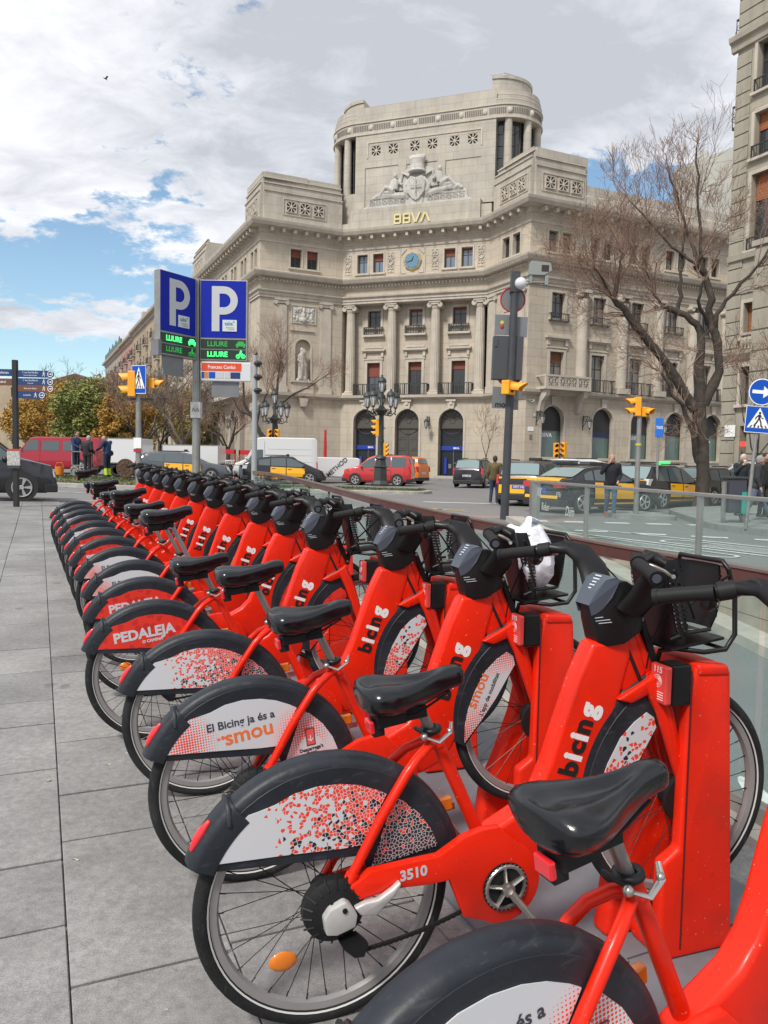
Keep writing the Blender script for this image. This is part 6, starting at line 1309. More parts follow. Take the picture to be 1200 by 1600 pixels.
frl =thing('glass_railing','glass railing with stainless top rail and scratched graffiti beyond the ramp','railing',(3.57,18.6,0));fp =[Vector((3.57,18.6,0)),Vector((5.75,4.5,0)),Vector((6.75,-2,0))]
def far_pt(t): # t metres from the end pillar toward the viewer
    d =(fp[1] -fp[0]).normalized();return d *t
dF =(fp[1] -fp[0]).normalized();nF =Vector((dF.y,-dF.x,0))
b =MB();L_ =20.5;
def obox(M_,t0,t1,w0,w1,z0,z1):P_ =[dF *t +nF *w for t in (t0,t1) for w in (w0,w1)];M_.add([P_[0] +Vector((0,0,z0)),P_[1] +Vector((0,0,z0)),P_[3] +Vector((0,0,z0)),P_[2] +Vector((0,0,z0)),P_[0] +Vector((0,0,z1)),P_[1] +Vector((0,0,z1)),P_[3] +Vector((0,0,z1)),P_[2] +Vector((0,0,z1))],[(0,3,2,1),(4,5,6,7),(0,1,5,4),(1,2,6,5),(2,3,7,6),(3,0,4,7)])
obox(b,0.1,L_,-.035,.035,1.05,1.11);link('top_rail',b.mesh('t',bevel=.01,bseg=2),M_rail,frl)
b =MB();obox(b,-.08,.12,-.10,.10,0,1.10);link('end_pillar',b.mesh('e',bevel=.01,bseg=2),M_rail,frl)
t_ =.15;k =0;step =[2.9,4.1,3.0,3.0,3.0,3.0]
gpan =[]
for st_ in step:
    g =MB();obox(g,t_ +.02,t_ +st_ -.05,-.006,.006,.06,1.04);gpan.append(link('glass_panel',g.mesh('g'),M_glass,frl));p =MB();obox(p,t_ +st_ -.03,t_ +st_ +.03,-.04,.04,-.02,1.05);link('post',p.mesh('p'),M_rail,frl);t_ += st_
ya_ =atan2(dF.y,dF.x)
M_scr =mat('scratched_glass',(.55,.60,.58),.6)
for (s_,tt,z,sz) in (('Reker',.75,.52,.26),('Dem',2.2,.50,.30),('RTKr',1.55,.83,.16),('XK',.32,.84,.3)):lettering(s_,sz,M_scr,gpan[0],tuple(dF *tt -nF *(-.008) +Vector((0,0,z))),(0,0,ya_),bold=.0,depth=.001,shear=.3,sx=.8)
x,y =8.75,19.6;g0 =gh(x,y) +.1;t =thing('litter_bin','dark litter bin with turquoise side on a two legged steel stand','litter bin',(x,y,g0),(0,0,.3));b =MB();b.box(-.32,-.26,-.05,.05,0,1.05).box(.26,.32,-.05,.05,0,1.05).box(-.38,-.2,-.12,.12,0,.03).box(.2,.38,-.12,.12,0,.03);link('stand',b.mesh('s'),M_galv,t)
b =MB();b.box(-.24,.24,-.17,.17,.28,1.12);link('body',b.mesh('b',bevel=.02),mat('bin_dark',(.05,.055,.07),.5),t);b =MB();b.box(.10,.245,-.175,.175,.27,.8);link('turquoise_panel',b.mesh('p'),mat('turquoise',(.03,.35,.28),.45),t);b =MB();b.box(-.28,.28,-.2,.2,1.13,1.18);link('lid',b.mesh('l',bevel=.01),M_dpole,t)
for i in range(3):
    x,y =-11.2 +i *1.15,50 +i *.2;t =thing('works_barrier',['red frame works barrier left of the other two by the van','middle red frame works barrier by the van','right red frame works barrier nearest the van'][i],'barrier',(x,y,gh(x,y)),group='red works barriers');b =MB();b.box(-.5,-.42,-.03,.03,0,1.9).box(.42,.5,-.03,.03,0,1.9).box(-.5,.5,-.03,.03,1.6,1.9);link('frame',b.mesh('f'),mat('barrier_red',(.55,.02,.03),.5),t);b =MB()
    for k in range(7):b.box(-.38 +k *.12,-.34 +k *.12,-.02,.02,.15,1.15)
    b.box(-.42,.42,-.025,.025,1.15,1.22).box(-.42,.42,-.025,.025,.08,.15);link('grid',b.mesh('g'),M_white,t)
x,y =-10.75,32.5;b =MB();b.lathe([(0,-.03),(.40,-.03),(.40,.03),(0,.03)],28,'y');
for k in range(5):a =pi *k /5;b.box(-.35,.35,-.045,-.031,-.012,.012) if k == 0 else b.tube([(-.34 *cos(a),-.038,-.34 *sin(a)),(.34 *cos(a),-.038,.34 *sin(a))],.013,4)
b.torus(.2,.014,20,4,'y',(0,-.035,0)).torus(.36,.016,26,4,'y',(0,-.035,0));o =link('cable_drum',b.mesh('d',smooth_angle=30),mat('rusty_brown',(.10,.055,.035),.7,var=.3,vscale=6),None,(x,y,gh(x,y) +.72),(0,radians(12),radians(-8)));tag(o,'rust brown round cable reel leaning up on the median grass','cable reel')
x,y =-13.7,33.0;b =MB();b.lathe([(.15,0),(.19,.34),(.17,.34),(.14,.03)],14).tube([(-.18,0,.32),(-.12,0,.5),(.12,0,.5),(.18,0,.32)],.012,5);tag(link('bucket',b.mesh('b'),mat('orange_plastic',(.75,.22,.02),.45),None,(x,y,gh(x,y) +.32)),'orange bucket at the feet of the left worker','bucket')
x,y =-12.75,33.3;t =thing('hand_cart','grey metal hand cart between the left worker and the black coated man','cart',(x,y,gh(x,y) +.3));b =MB();b.box(-.45,.45,-.3,.3,.42,.46).box(-.45,.45,-.3,.3,1.0,1.04)
for sx in (-1,1):
    for sy in (-1,1):b.box(sx *.43 -.02,sx *.43 +.02,sy *.28 -.02,sy *.28 +.02,.15,1.3 if sx < 0 else 1.04)
link('frame',b.mesh('f'),M_galv,t)
for sx in (-1,1):b =MB();b.torus(.17,.045,18,6,'y',(sx *.3,-.33,.2)).lathe([(0,0),(.12,0),(.12,.03)],14,'y',(sx *.3,-.31,.2));link('wheel',b.mesh('w',smooth_angle=50),M_galv,t)
x,y =-9.6,47.5;rr =random.Random(77);b =MB()
for k in range(46):
    p =Vector((rr.uniform(-1.3,1.3),rr.uniform(-.5,.5),rr.uniform(.0,.5)));d =Vector((rr.uniform(-1,1),rr.uniform(-.5,.5),rr.uniform(.1,1))).normalized();grow(b,p,d,.7,.022,2,rr,seg=3,up=.05)
stuff(tag(link('cut_branches',b.mesh('b'),M_twig_d,None,(x,y,gh(x,y))),'heap of cut grey branches left of the white van','branches'))
x,y =-6.5,62.5;x,y =-6.1,63.2;b =MB();b.lathe([(.12,0),(.12,2.0),(.08,3.6)],10);tag(link('red_post',b.mesh('r'),mat('barrier_red',(.55,.02,.03),.5),None,(-4.4,57.5,gh(-4.4,57.5))),'tall thin red post rising behind the white lettered trailer','post')
t =MB();t.tube([(-.28,0,0),(0,0,.03),(.25,0,-.02)],[.01,.07,.02],6).add([(-.05,.02,.02),(.12,.02,.02),(.2,.55,.22),(.02,.5,.2)],[(0,1,2,3)]).add([(-.05,-.02,.02),(.12,-.02,.02),(.2,-.55,.18),(.02,-.5,.2)],[(0,1,2,3)])
tag(link('bird',t.mesh('bird',smooth_angle=40),M_dpole,None,(-21.3,60,29.5),(.1,.3,.5),(.7,.7,.7)),'small dark bird flying high on the left','bird')
# ================================================================ VEHICLES
M_cartyre =mat('car_tyre',(.02,.02,.021),.8);M_carglass =mat('car_window',(.075,.10,.11),.06,spec=.9);M_carglass2 =mat('car_window_pale',(.20,.27,.28),.08,spec=.8);M_hub =mat('alloy_rim',(.48,.48,.48),.35,metal=.5);M_bumper =mat('black_bumper',(.022,.022,.024),.6)
M_tlr =mat('tail_lamp_red',(.50,.01,.02),.2,coat=.5);M_tlc =mat('lamp_clear',(.60,.62,.65),.15,coat=.5);M_plate_w =mat('number_plate',(.62,.62,.60),.5);M_plate_b =mat('number_plate_blue',(.03,.12,.50),.5)
def carpaint(n,c):return mat('paint_' +n,c,.25,coat=.6,spec=.5)
P_black =carpaint('black',(.014,.015,.02));P_yellow =carpaint('taxi_yellow',(.92,.46,.008));P_red =carpaint('red',(.50,.03,.03));P_wine =carpaint('wine_red',(.34,.012,.03));P_white =carpaint('white',(.66,.67,.68));P_orange =carpaint('orange',(.80,.20,.02));P_grey =carpaint('grey',(.08,.09,.11))
def interp(P_,x):
    if x <= P_[0][0]:return P_[0][1]
    for a,b in zip(P_,P_[1:]):
        if x <= b[0]:return a[1] +(b[1] -a[1]) *(x -a[0]) /max(1e-6,b[0] -a[0])
    return P_[-1][1]
class Car:
    """x forward from the middle, y left, z up. top/belt: side profile lines."""
    def __init__(s,name,label,cat,loc,yaw,L,W,top,belt,paint,wheels,wr=.32,clear=.20,tumble=.30,taper=.12,group=None,bumper=.42):
        s.L,s.W,s.top,s.belt,s.wheels,s.wr,s.clear,s.tumble,s.taper =L,W,top,belt,wheels,wr,clear,tumble,taper
        s.t =thing(name,label,cat,loc,(0,0,yaw),group);s.paint =paint
        xs =sorted(set([-L /2,-L /2 +.05,-L /2 +.15,-L /2 +.3,L /2 -.3,L /2 -.15,L /2 -.05,L /2] +[x for x,_ in top] +[-L /2 +L *i /26 for i in range(27)]));b =MB();n =0
        for x in xs:
            R_ =s.ring(x);n =len(R_);b.v += [(x,y,z) for y,z in R_] +[(x,-y,z) for y,z in R_[::-1]]
        m =2 *n
        for i in range(len(xs) -1):
            for k in range(m):b.f.append((i *m +k,i *m +(k +1) % m,(i +1) *m +(k +1) % m,(i +1) *m +k))
        b.f += [tuple(range(m)),tuple(range(len(xs) *m -1,(len(xs) -1) *m -1,-1))]
        s.body =link('body',b.mesh('body',smooth_angle=38,weld=True),paint,s.t)
        for x in wheels:
            for sy in (-1,1):
                a =MB();a.lathe([(0,0),(wr +.07,0),(wr +.07,.01),(0,.01)],22,'y',(x,sy *(W /2 +.004) +(.0 if sy < 0 else .008),wr +.02));link('wheel_arch',a.mesh('arch'),M_bumper,s.body)
                w =MB();w.torus(wr -.055,.058,26,8,'y',(0,0,0),sq=1.7);o =link('wheel',s.shared('tyre%d' % round(wr *100),w,60),M_cartyre,s.t,(x,sy *(W /2 -.075),wr))
                r =MB();q =wr -.09
                r.lathe([(.0,.105 *1),(.05,.11),(.06,.10)],10,'y');r.torus(q,.02,22,5,'y',(0,-.09,0))
                for k in range(5):a_ =2 *pi *k /5;r.prism([(cos(a_ +.28) *.06,sin(a_ +.28) *.06),(cos(a_ -.28) *.06,sin(a_ -.28) *.06),(cos(a_ -.2) *q,sin(a_ -.2) *q),(cos(a_ +.2) *q,sin(a_ +.2) *q)],-.105,-.085)
                link('rim',s.shared('rim%d' % round(wr *100),r,40),M_hub,o,None,(0,0,0 if sy < 0 else pi))
                d =MB();d.lathe([(0,.085),(q,.085)],20,'y');link('brake_disc',s.shared('bd%d' % round(wr *100),d,None),M_bumper,o,None,(0,0,0 if sy < 0 else pi))
        b =MB();b.box(-L /2 +.25,L /2 -.25,-W /2 +.12,W /2 -.12,clear -.02,clear +.1);link('chassis',b.mesh('c'),M_bumper,s.t)
        if bumper:
            for x0,x1 in ((-L /2 -.02,-L /2 +.30),(L /2 -.30,L /2 +.02)):
                b =MB();f =.90;b.prism([(x0,-W /2 *f),(x1,-W /2 -.006),(x1,W /2 +.006),(x0,W /2 *f)] if x0 < 0 else [(x0,-W /2 -.006),(x1,-W /2 *f),(x1,W /2 *f),(x0,W /2 +.006)],clear,clear +.22,'xy');link('bumper',b.mesh('b',bevel=.03,bseg=2),M_bumper,s.body)
    _sh ={}
    @classmethod
    def shared(c,k,mb,sa):
        if k not in c._sh:c._sh[k] =mb.mesh(k,smooth_angle=sa)
        return c._sh[k]
    def end(s,x):
        d =s.L /2 -abs(x);return 1 -s.taper *(1 -min(1,d /.45)) ** 2
    def zz(s,x):zt =interp(s.top,x);zb =min(interp(s.belt,x),zt -.03);return zt,zb
    def yside(s,x,z):
        zt,zb =s.zz(x);w =s.W /2 *s.end(x)
        if z <= zb:
            lo =s.clear;t =(z -lo) /max(.05,zb -lo)
            if t < .25:return w *(.93 +.07 *min(1,t /.18))
            return w *(1 -.035 *max(0,(t -.55) /.45))
        return w *.965 -s.tumble *(z -zb)
    def ring(s,x):
        zt,zb =s.zz(x);lo =s.clear;w =s.W /2 *s.end(x);R_ =[(0,lo),(w *.9,lo),(w *.95,lo +.05),(w,lo +.18 *(zb -lo)),(w,lo +.55 *(zb -lo)),(w *.965,zb)]
        h =zt -zb
        if h > .12:yt =s.yside(x,zt -.06);R_ += [((w *.965 *.5 +yt *.5),zb +(h -.06) *.5),(yt,zt -.06),(yt -.05,zt -.015),(yt *.5,zt +.012),(0,zt +.018)]
        else:R_ += [(w *.955,zb +h *.3),(w *.93,zb +h *.6),(w *.85,zb +h *.9),(w *.5,zt),(0,zt)]
        return R_
    def patch(s,name,poly,m,off=.012,both=True,parent=None,n=1):
        """polygon on the flank given by (x, z) points; edges are densified"""
        pts =[]
        for i in range(len(poly)):
            a,c =poly[i],poly[(i +1) % len(poly)];k =max(1,int(abs(c[0] -a[0]) /.25) +int(abs(c[1] -a[1]) /.25));pts += [(a[0] +(c[0] -a[0]) *j /k,a[1] +(c[1] -a[1]) *j /k) for j in range(k)]
        o =None
        for sy in (-1,1) if both else (-1,):
            bm =bmesh.new();vs =[bm.verts.new((x,0,z)) for x,z in pts];bm.faces.new(vs);bmesh.ops.triangulate(bm,faces=bm.faces[:]);bmesh.ops.subdivide_edges(bm,edges=[e for e in bm.edges if e.calc_length() > .35],cuts=1)
            for v in bm.verts:v.co.y =sy *(s.yside(v.co.x,v.co.z) +off)
            bmesh.ops.recalc_face_normals(bm,faces=bm.faces[:])
            me =bpy.data.meshes.new(name);bm.to_mesh(me);bm.free()
            if me.polygons and me.polygons[0].normal.y *sy < 0:me.flip_normals()
            o =link(name,me,m,parent or s.body)
        return o
    def glass_top(s,name,x0,x1,m,wf=.86,off=.012,n=5):
        b =MB()
        for i in range(n +1):
            x =x0 +(x1 -x0) *i /n;zt,zb =s.zz(x);y =s.yside(x,max(zb +.01,zt -.06)) *wf if zt -zb > .12 else s.W /2 *.78;dx =off *(1 if x0 > 0 or x1 > 0 and x0 > -s.L /4 else -1);b.v += [(x +dx,-y,zt +off),(x +dx,0,zt +off +.016),(x +dx,y,zt +off)]
        for i in range(n):a =3 *i;b.f += [(a,a +3,a +4,a +1),(a +1,a +4,a +5,a +2)]
        me =b.mesh(name,smooth_angle=40)
        if sum(p.normal.z for p in me.polygons) < 0:me.flip_normals()
        return link(name,me,m,s.body)
    def rear(s,name,y0,y1,z0,z1,m,out=.02,front=False,dep=.05):
        b =MB();x =s.L /2 if front else -s.L /2;zc =(z0 +z1) /2
        xs_ =[(-s.L /2 +s.L *k /200) *(-1 if front else 1) for k in range(100)]
        def xe(z):
            for q in xs_:
                if s.zz(q)[0] >= z:return q
            return x
        sg =1 if front else -1
        P_ =[]
        for z in (z0,z1):
            e =xe(z -.02)
            for y in (y0,y1):P_ += [(e +sg *out,y,z)]
            for y in (y0,y1):P_ += [(e -sg *dep,y,z)]
        b.add(P_,[(0,1,5,4),(2,6,7,3),(0,2,3,1),(4,5,7,6),(0,4,6,2),(1,3,7,5)]);return link(name,b.mesh(name,bevel=.006,bseg=1),m,s.body)
    def mirrors(s,x,z):
        for sy in (-1,1):b =MB();y =s.yside(x,z);b.ball((x,sy *(y +.12),z +.05),.1,8,6,(.7,1,.7)).box(x -.02,x +.02,min(sy *y,sy *(y +.1)),max(sy *y,sy *(y +.1)),z,z +.04);link('mirror',b.mesh('m',smooth_angle=60),s.paint,s.body)
def gp_(x,y,dz=0):return (x,y,gh(x,y) +dz)
def hatch(name,label,cat,loc,yaw,L,W,H,paint,wr=.32,kind='suv',door=None,group=None,plate=M_plate_w,tail=M_tlr,glassm=None,hatchcol=None):
    g =glassm or M_carglass;a,f =-L /2,L /2
    if kind == 'suv':top =[(a,.95),(a +.03,1.05),(a +.35,H -.06),(a +.8,H),(a +2.2,H),(f -1.85,H -.10),(f -1.15,1.08),(f -.2,.92),(f,.62)];belt =[(a,.98),(f,.92)]
    elif kind == 'wagon':top =[(a,.85),(a +.05,1.0),(a +.55,H -.05),(a +1.0,H),(a +2.1,H),(f -1.95,H -.10),(f -1.15,.98),(f -.2,.80),(f,.50)];belt =[(a,.98),(f,.82)]
    elif kind == 'sedan':top =[(a,.72),(a +.04,.98),(a +.25,1.06),(a +.55,1.08),(a +1.25,H -.06),(a +1.7,H),(a +2.4,H),(f -1.95,H -.12),(f -1.15,.98),(f -.2,.80),(f,.50)];belt =[(a,.98),(a +.6,1.0),(f -1.2,.94),(f,.80)]
    elif kind == 'prius':top =[(a,.78),(a +.05,1.08),(a +.9,1.36),(a +1.6,1.47),(a +2.2,H),(a +2.7,1.46),(f -1.5,1.28),(f -.75,.95),(f -.15,.72),(f,.45)];belt =[(a,.98),(f -1,.86),(f,.72)]
    elif kind == 'ludo':top =[(a,.9),(a +.04,1.2),(a +.18,H -.08),(a +.5,H),(a +2.2,H),(f -1.6,H -.14),(f -.95,1.12),(f -.15,.92),(f,.5)];belt =[(a,1.06),(f,.98)]
    else:top =[(a,1.0),(a +.03,H -.15),(a +.2,H),(f -1.9,H),(f -1.4,H -.15),(f -.8,1.35),(f -.15,1.0),(f,.6)];belt =[(a,1.15),(f,1.08)]
    wb =[-L /2 +L *.20,L /2 -L *.195];c =Car(name,label,cat,loc,yaw,L,W,top,belt,paint,wb,wr,group=group)
    zt =lambda x:interp(top,x)
    def sidewin(x0,x1,nm='side_window',gm=None):
        zb0,zb1 =c.zz(x0)[1] +.04,c.zz(x1)[1] +.04;t0,t1 =zt(x0) -.10,zt(x1) -.10
        k =[(x0,zb0),(x1,zb1)] +[(x1 +(x0 -x1) *i /4,zt(x1 +(x0 -x1) *i /4) -.10) for i in range(0,5)]
        k =[p for i,p in enumerate(k) if not (p[1] <= c.zz(p[0])[1] +.03 and i > 1)]
        return c.patch(nm,k,gm or g)
    xb ={'suv':(.42,1.22,2.20,3.02),'wagon':(.68,1.45,2.35,3.15),'sedan':(1.0,1.45,2.35,3.2),'prius':(.85,1.5,2.35,3.3),'ludo':(.3,1.25,2.2,3.05)}.get(kind,(.3,1.3,2.3,3.1));sc_ =L /{'suv':4.5,'wagon':4.6,'sedan':4.65,'prius':4.46,'ludo':4.2}.get(kind,4.3)
    X_ =[a +v *sc_ for v in xb];sidewin(X_[0] +.02,X_[1] -.04);sidewin(X_[1] +.02,X_[2] -.04);sidewin(X_[2] +.02,X_[3])
    ws0 =[x for x,z in top if z >= H -.16][-1];
    i1 =[i for i,(x,z) in enumerate(top) if x > ws0];c.glass_top('windscreen',ws0 +.05,top[i1[0]][0] -.06,g)
    rx1 =[x for x,z in top if z >= H -.09][0];rx0 ={'suv':a +.05,'wagon':a +.08,'sedan':a +.6,'prius':a +.08,'ludo':a +.05}.get(kind,a +.06)
    c.glass_top('rear_window',rx0 +.02,rx1 -.03,M_carglass2,wf=.88)
    dz0 =c.clear +.07
    for i,(x0,x1) in enumerate(((X_[1] -.02,X_[2] -.03),(X_[2] -.01,X_[3] +.05))):
        if door:c.patch('door',[(x0 +.015,dz0),(x1 -.015,dz0),(x1 -.015,c.zz(x1)[1] -.02),(x0 +.015,c.zz(x0)[1] -.02)],door,.016)
        c.patch('door_seam',[(x0 -.006,dz0),(x0 +.006,dz0),(x0 +.006,c.zz(x0)[1]),(x0 -.006,c.zz(x0)[1])],M_bumper,.018);c.patch('door_handle',[(x0 +.08,c.zz(x0)[1] -.13),(x0 +.28,c.zz(x0)[1] -.13),(x0 +.28,c.zz(x0)[1] -.10),(x0 +.08,c.zz(x0)[1] -.10)],M_bumper,.028)
    hz =1.0 if kind != 'sedan' else .98
    if hatchcol:
        c.rear('tailgate',-W *.41,W *.41,.44,hz +.03,hatchcol,.012)
        if kind == 'sedan':c.glass_top('boot_lid',a +.06,a +.55,hatchcol,wf=.9)
    c.rear('plate',-.26,.26,.62,.74,plate,.025)
    if plate == M_plate_b or True:pass
    if kind in ('suv','ludo','van'):
        for sy in (-1,1):c.rear('tail_light',sy *W *.46 -.10,sy *W *.46 +.02 if sy < 0 else sy *W *.46 +.0,.78,1.12,tail,.02,dep=.18)
    elif kind == 'wagon':
        for sy in (-1,1):c.rear('tail_light',min(sy *W *.36,sy *W *.47),max(sy *W *.36,sy *W *.47),.72,1.06,tail,.02,dep=.25)
    else:
        for sy in (-1,1):c.rear('tail_light',min(sy *W *.30,sy *W *.48),max(sy *W *.30,sy *W *.48),.78,.96,tail,.02,dep=.22)
    for sy in (-1,1):c.rear('headlight',min(sy *W *.26,sy *W *.45),max(sy *W *.26,sy *W *.45),.60,.76,M_tlc,.012,front=True,dep=.3)
    c.mirrors(X_[3] -.05,c.zz(X_[3])[1] +.03)
    b =MB();b.box(a +1.2,f -2.1,-W /2 +.28,-W /2 +.31,H +.02,H +.06).box(a +1.2,f -2.1,W /2 -.31,W /2 -.28,H +.02,H +.06);link('roof_rails',b.mesh('r'),M_bumper,c.body)
    return c
RT =pi /2
yV =ANG   # heading along the bank's right hand street
def taxi_light(c,x,H,on=True):b =MB();b.box(x -.08,x +.08,-.25,.25,H +.02,H +.14);link('roof_sign',b.mesh('s',bevel=.02),mat('taxi_roof_green',(.05,.5,.10),.4,emit=(.05,1,.15,1.0)) if on else M_bumper,c.body)
def taxi_text(c,loc,s='2147 KLD',sz=.1):pass
c =hatch('taxi','black and yellow estate taxi at the left end of the rank, behind the dark pole','taxi',gp_(5.75,30.2),radians(66),4.55,1.82,1.62,P_black,kind='suv',door=P_yellow,hatchcol=P_yellow,plate=M_plate_b,group='black and yellow taxis at the rank');taxi_light(c,.2,1.62,False)
lettering('6427 LBJ',.11,M_white,c.body,(-2.31,0,.68),(0,0,-pi /2),bold=.001)
c =hatch('taxi','black and yellow saloon taxi parked nearest the glass railing','taxi',gp_(6.95,26.0),radians(31),4.65,1.82,1.47,P_black,kind='sedan',door=P_yellow,hatchcol=P_yellow,plate=M_plate_b,group='black and yellow taxis at the rank');taxi_light(c,.1,1.47,False)
c =hatch('taxi','black and yellow estate taxi with white tail lamps left of the big tree','taxi',gp_(10.45,29.6),radians(40),4.6,1.8,1.56,P_black,kind='wagon',door=P_yellow,hatchcol=P_yellow,plate=M_plate_b,tail=M_tlc,group='black and yellow taxis at the rank');taxi_light(c,.1,1.56,True)
c =hatch('taxi','black and yellow taxi half hidden behind the big tree trunk','taxi',gp_(13.6,32.6),radians(38),4.5,1.8,1.5,P_black,kind='wagon',door=P_yellow,hatchcol=P_yellow,plate=M_plate_b,group='black and yellow taxis at the rank')
c =hatch('parked_car','white estate car behind the yellow saloon taxi','car',gp_(9.6,37.0),radians(15),4.4,1.8,1.75,P_white,kind='ludo');c =hatch('parked_car','dark car behind the walking man, between the white cars','car',gp_(11.2,33.5),radians(25),4.3,1.78,1.62,P_grey,kind='suv');c =hatch('parked_car','white people carrier behind the big tree trunk','car',gp_(16.6,36.0),radians(165),4.5,1.8,1.78,P_white,kind='ludo');c =hatch('parked_car','dark estate car with roof rails behind the leftmost rank taxi','car',gp_(8.1,34.6),radians(20),4.5,1.8,1.62,P_black,kind='wagon')
c =hatch('suv','black suv with rear toward us in front of the right bank door','car',gp_(5.6,47.6),radians(68),4.45,1.84,1.67,P_black,kind='suv');lettering('8264 HRV',.11,M_txtgrey_,c.body,(-2.26,0,.68),(0,0,-pi /2))
c =hatch('small_van','red people carrier driving past behind the ornate lamp','car',gp_(-.35,47.5),radians(170),4.2,1.83,1.80,P_red,kind='ludo',wr=.31)
c =hatch('small_van','orange delivery van just behind the red people carrier','van',gp_(.85,51.8),radians(150),3.9,1.75,1.74,P_orange,kind='ludo',wr=.30)
c =hatch('taxi','black taxi with yellow doors beside the white van, in profile','taxi',gp_(-5.55,43.2,.14),radians(8),4.46,1.75,1.49,P_black,kind='prius',door=P_yellow,hatchcol=P_yellow,tail=M_tlc,plate=M_plate_b,wr=.31);taxi_light(c,.2,1.47,False)
c =hatch('taxi','taxi with yellow doors left of the parking post, partly behind the bikes','taxi',gp_(-10.2,39.8,.14),radians(9),4.65,1.8,1.46,P_grey,kind='wagon',door=P_yellow,tail=M_tlr,plate=M_plate_b,wr=.31);taxi_light(c,.1,1.46,False)
c =hatch('parked_car','black compact car at the left edge, only its front in view','car',gp_(-11.15,20.9),radians(24),4.4,1.82,1.80,P_black,kind='ludo',wr=.33)
def van(name,label,loc,yaw,L,W,H,paint,nose,glassy,cat='van',kind='panel',door_x=None):
    a,f =-L /2,L /2
    top =[(a,1.0),(a +.03,H -.12),(a +.15,H),(f -nose -.9,H),(f -nose -.55,H -.05),(f -.75,1.28),(f -.15,1.05),(f,.6)];c =Car(name,label,cat,loc,yaw,L,W,top,[(a,1.15),(f,1.05)],paint,[a +L *.2,f -.9],.34,.25,.07,.08)
    x1 =f -.82;x0 =x1 -.95;c.patch('side_window',[(x0,1.22),(x1 -.05,1.2),(x1 -.45,min(H -.2,1.85)),(x0,min(H -.2,1.88))],M_carglass);c.glass_top('windscreen',f -nose -.5,f -.82,M_carglass,wf=.9);c.patch('door_seam',[(x0 -.1,.4),(x0 -.085,.4),(x0 -.085,H -.25),(x0 -.1,H -.25)],M_bumper,.006)
    if kind == 'crew':
        for k in range(2):q =x0 -.22 -k *1.15;c.patch('side_window',[(q -.95,1.22),(q,1.22),(q,1.75),(q -.95,1.75)],M_carglass)
    for sy in (-1,1):c.rear('headlight',min(sy *W *.26,sy *W *.46),max(sy *W *.26,sy *W *.46),.72,.98,M_tlc,.012,front=True,dep=.3);c.rear('tail_light',min(sy *W *.42,sy *W *.49),max(sy *W *.42,sy *W *.49),.8,1.2,M_tlr,.015)
    if kind == 'panel':
        for z in (1.15,1.55,1.9):c.patch('body_rib',[(a +.3,z),(x0 -.3,z),(x0 -.3,z +.02),(a +.3,z +.02)],mat('panel_line',(.38,.39,.40),.5),.005)
    c.mirrors(x1 +.03,1.3);return c
van('panel_van','large white panel van beside the black and yellow taxi',gp_(-6.65,47.4,.1),radians(190),5.0,2.0,2.62,P_white,.9,True)
van('minibus','wine red minibus behind the workers on the left',gp_(-18.0,43.5),radians(177),5.1,1.95,1.97,P_wine,.75,True,kind='crew')
def box_van(label,loc,yaw,L,H,cab):
    t =thing('box_van',label,'truck',loc,(0,0,yaw));b =MB();b.box(-L /2,L /2,-1.0,1.0,.75,H);link('box_body',b.mesh('b',bevel=.04),P_white,t)
    f =MB();f.box(-L /2,L /2,-1.008,-1.0,.75,.80).box(-L /2,L /2,-1.008,-1.0,H -.05,H).box(-L /2,-L /2 +.05,-1.008,-1.0,.8,H -.05).box(L /2 -.05,L /2,-1.008,-1.0,.8,H -.05);link('edge_trim',f.mesh('e'),M_galv,t)
    if cab:b =MB();b.prism([(-L /2 -1.7,.4),(-L /2 -.02,.4),(-L /2 -.02,H -.35),(-L /2 -.8,H -.4),(-L /2 -1.4,1.3),(-L /2 -1.7,1.05)],-.95,.95);link('cab',b.mesh('c',bevel=.05),P_white,t)
    for x in (-L /2 +.5,L /2 -.9):
        for sy in (-1,1):w =MB();w.torus(.28,.09,20,8,'y',(0,0,0)).lathe([(0,0),(.2,0)],14,'y',(0,-.03,0));link('wheel',w.mesh('w',smooth_angle=60),M_cartyre,t,(x,sy *.85,.37))
    b =MB();b.box(-L /2 +.1,L /2 -.1,-.8,.8,.45,.74);link('chassis',b.mesh('c'),M_bumper,t);return t
box_van('white box truck behind the workers, left of the other',gp_(-13.95,43.0),0,1.9,2.1,False);box_van('longer white box truck right behind the crossing signal pole',gp_(-11.3,46.5),0,3.3,2.05,False)
t =thing('trailer','white trailer with slanting dark lettering ahead of the red people carrier','trailer',gp_(-3.35,51.0),(0,0,0));b =MB();b.prism([(-1.6,.35),(1.75,.35),(1.75,1.5),(1.6,1.6),(-1.6,1.62)],-.9,.9);link('body',b.mesh('b',bevel=.06),P_white,t);lettering('METHOD',.40,M_txtgrey_,t,(.30,-.925,.98),(0,-radians(42),0),bold=.006);b =MB();b.box(-1.5,-1.05,-.915,-.9,.95,1.4);link('window',b.mesh('w',bevel=.0),M_carglass,t)
for x in (-.9,1.1):w =MB();w.torus(.26,.08,20,8,'y').lathe([(0,0),(.18,0)],14,'y',(0,-.06,0));link('wheel',w.mesh('w',smooth_angle=60),M_cartyre,t,(x,-.86,.34))
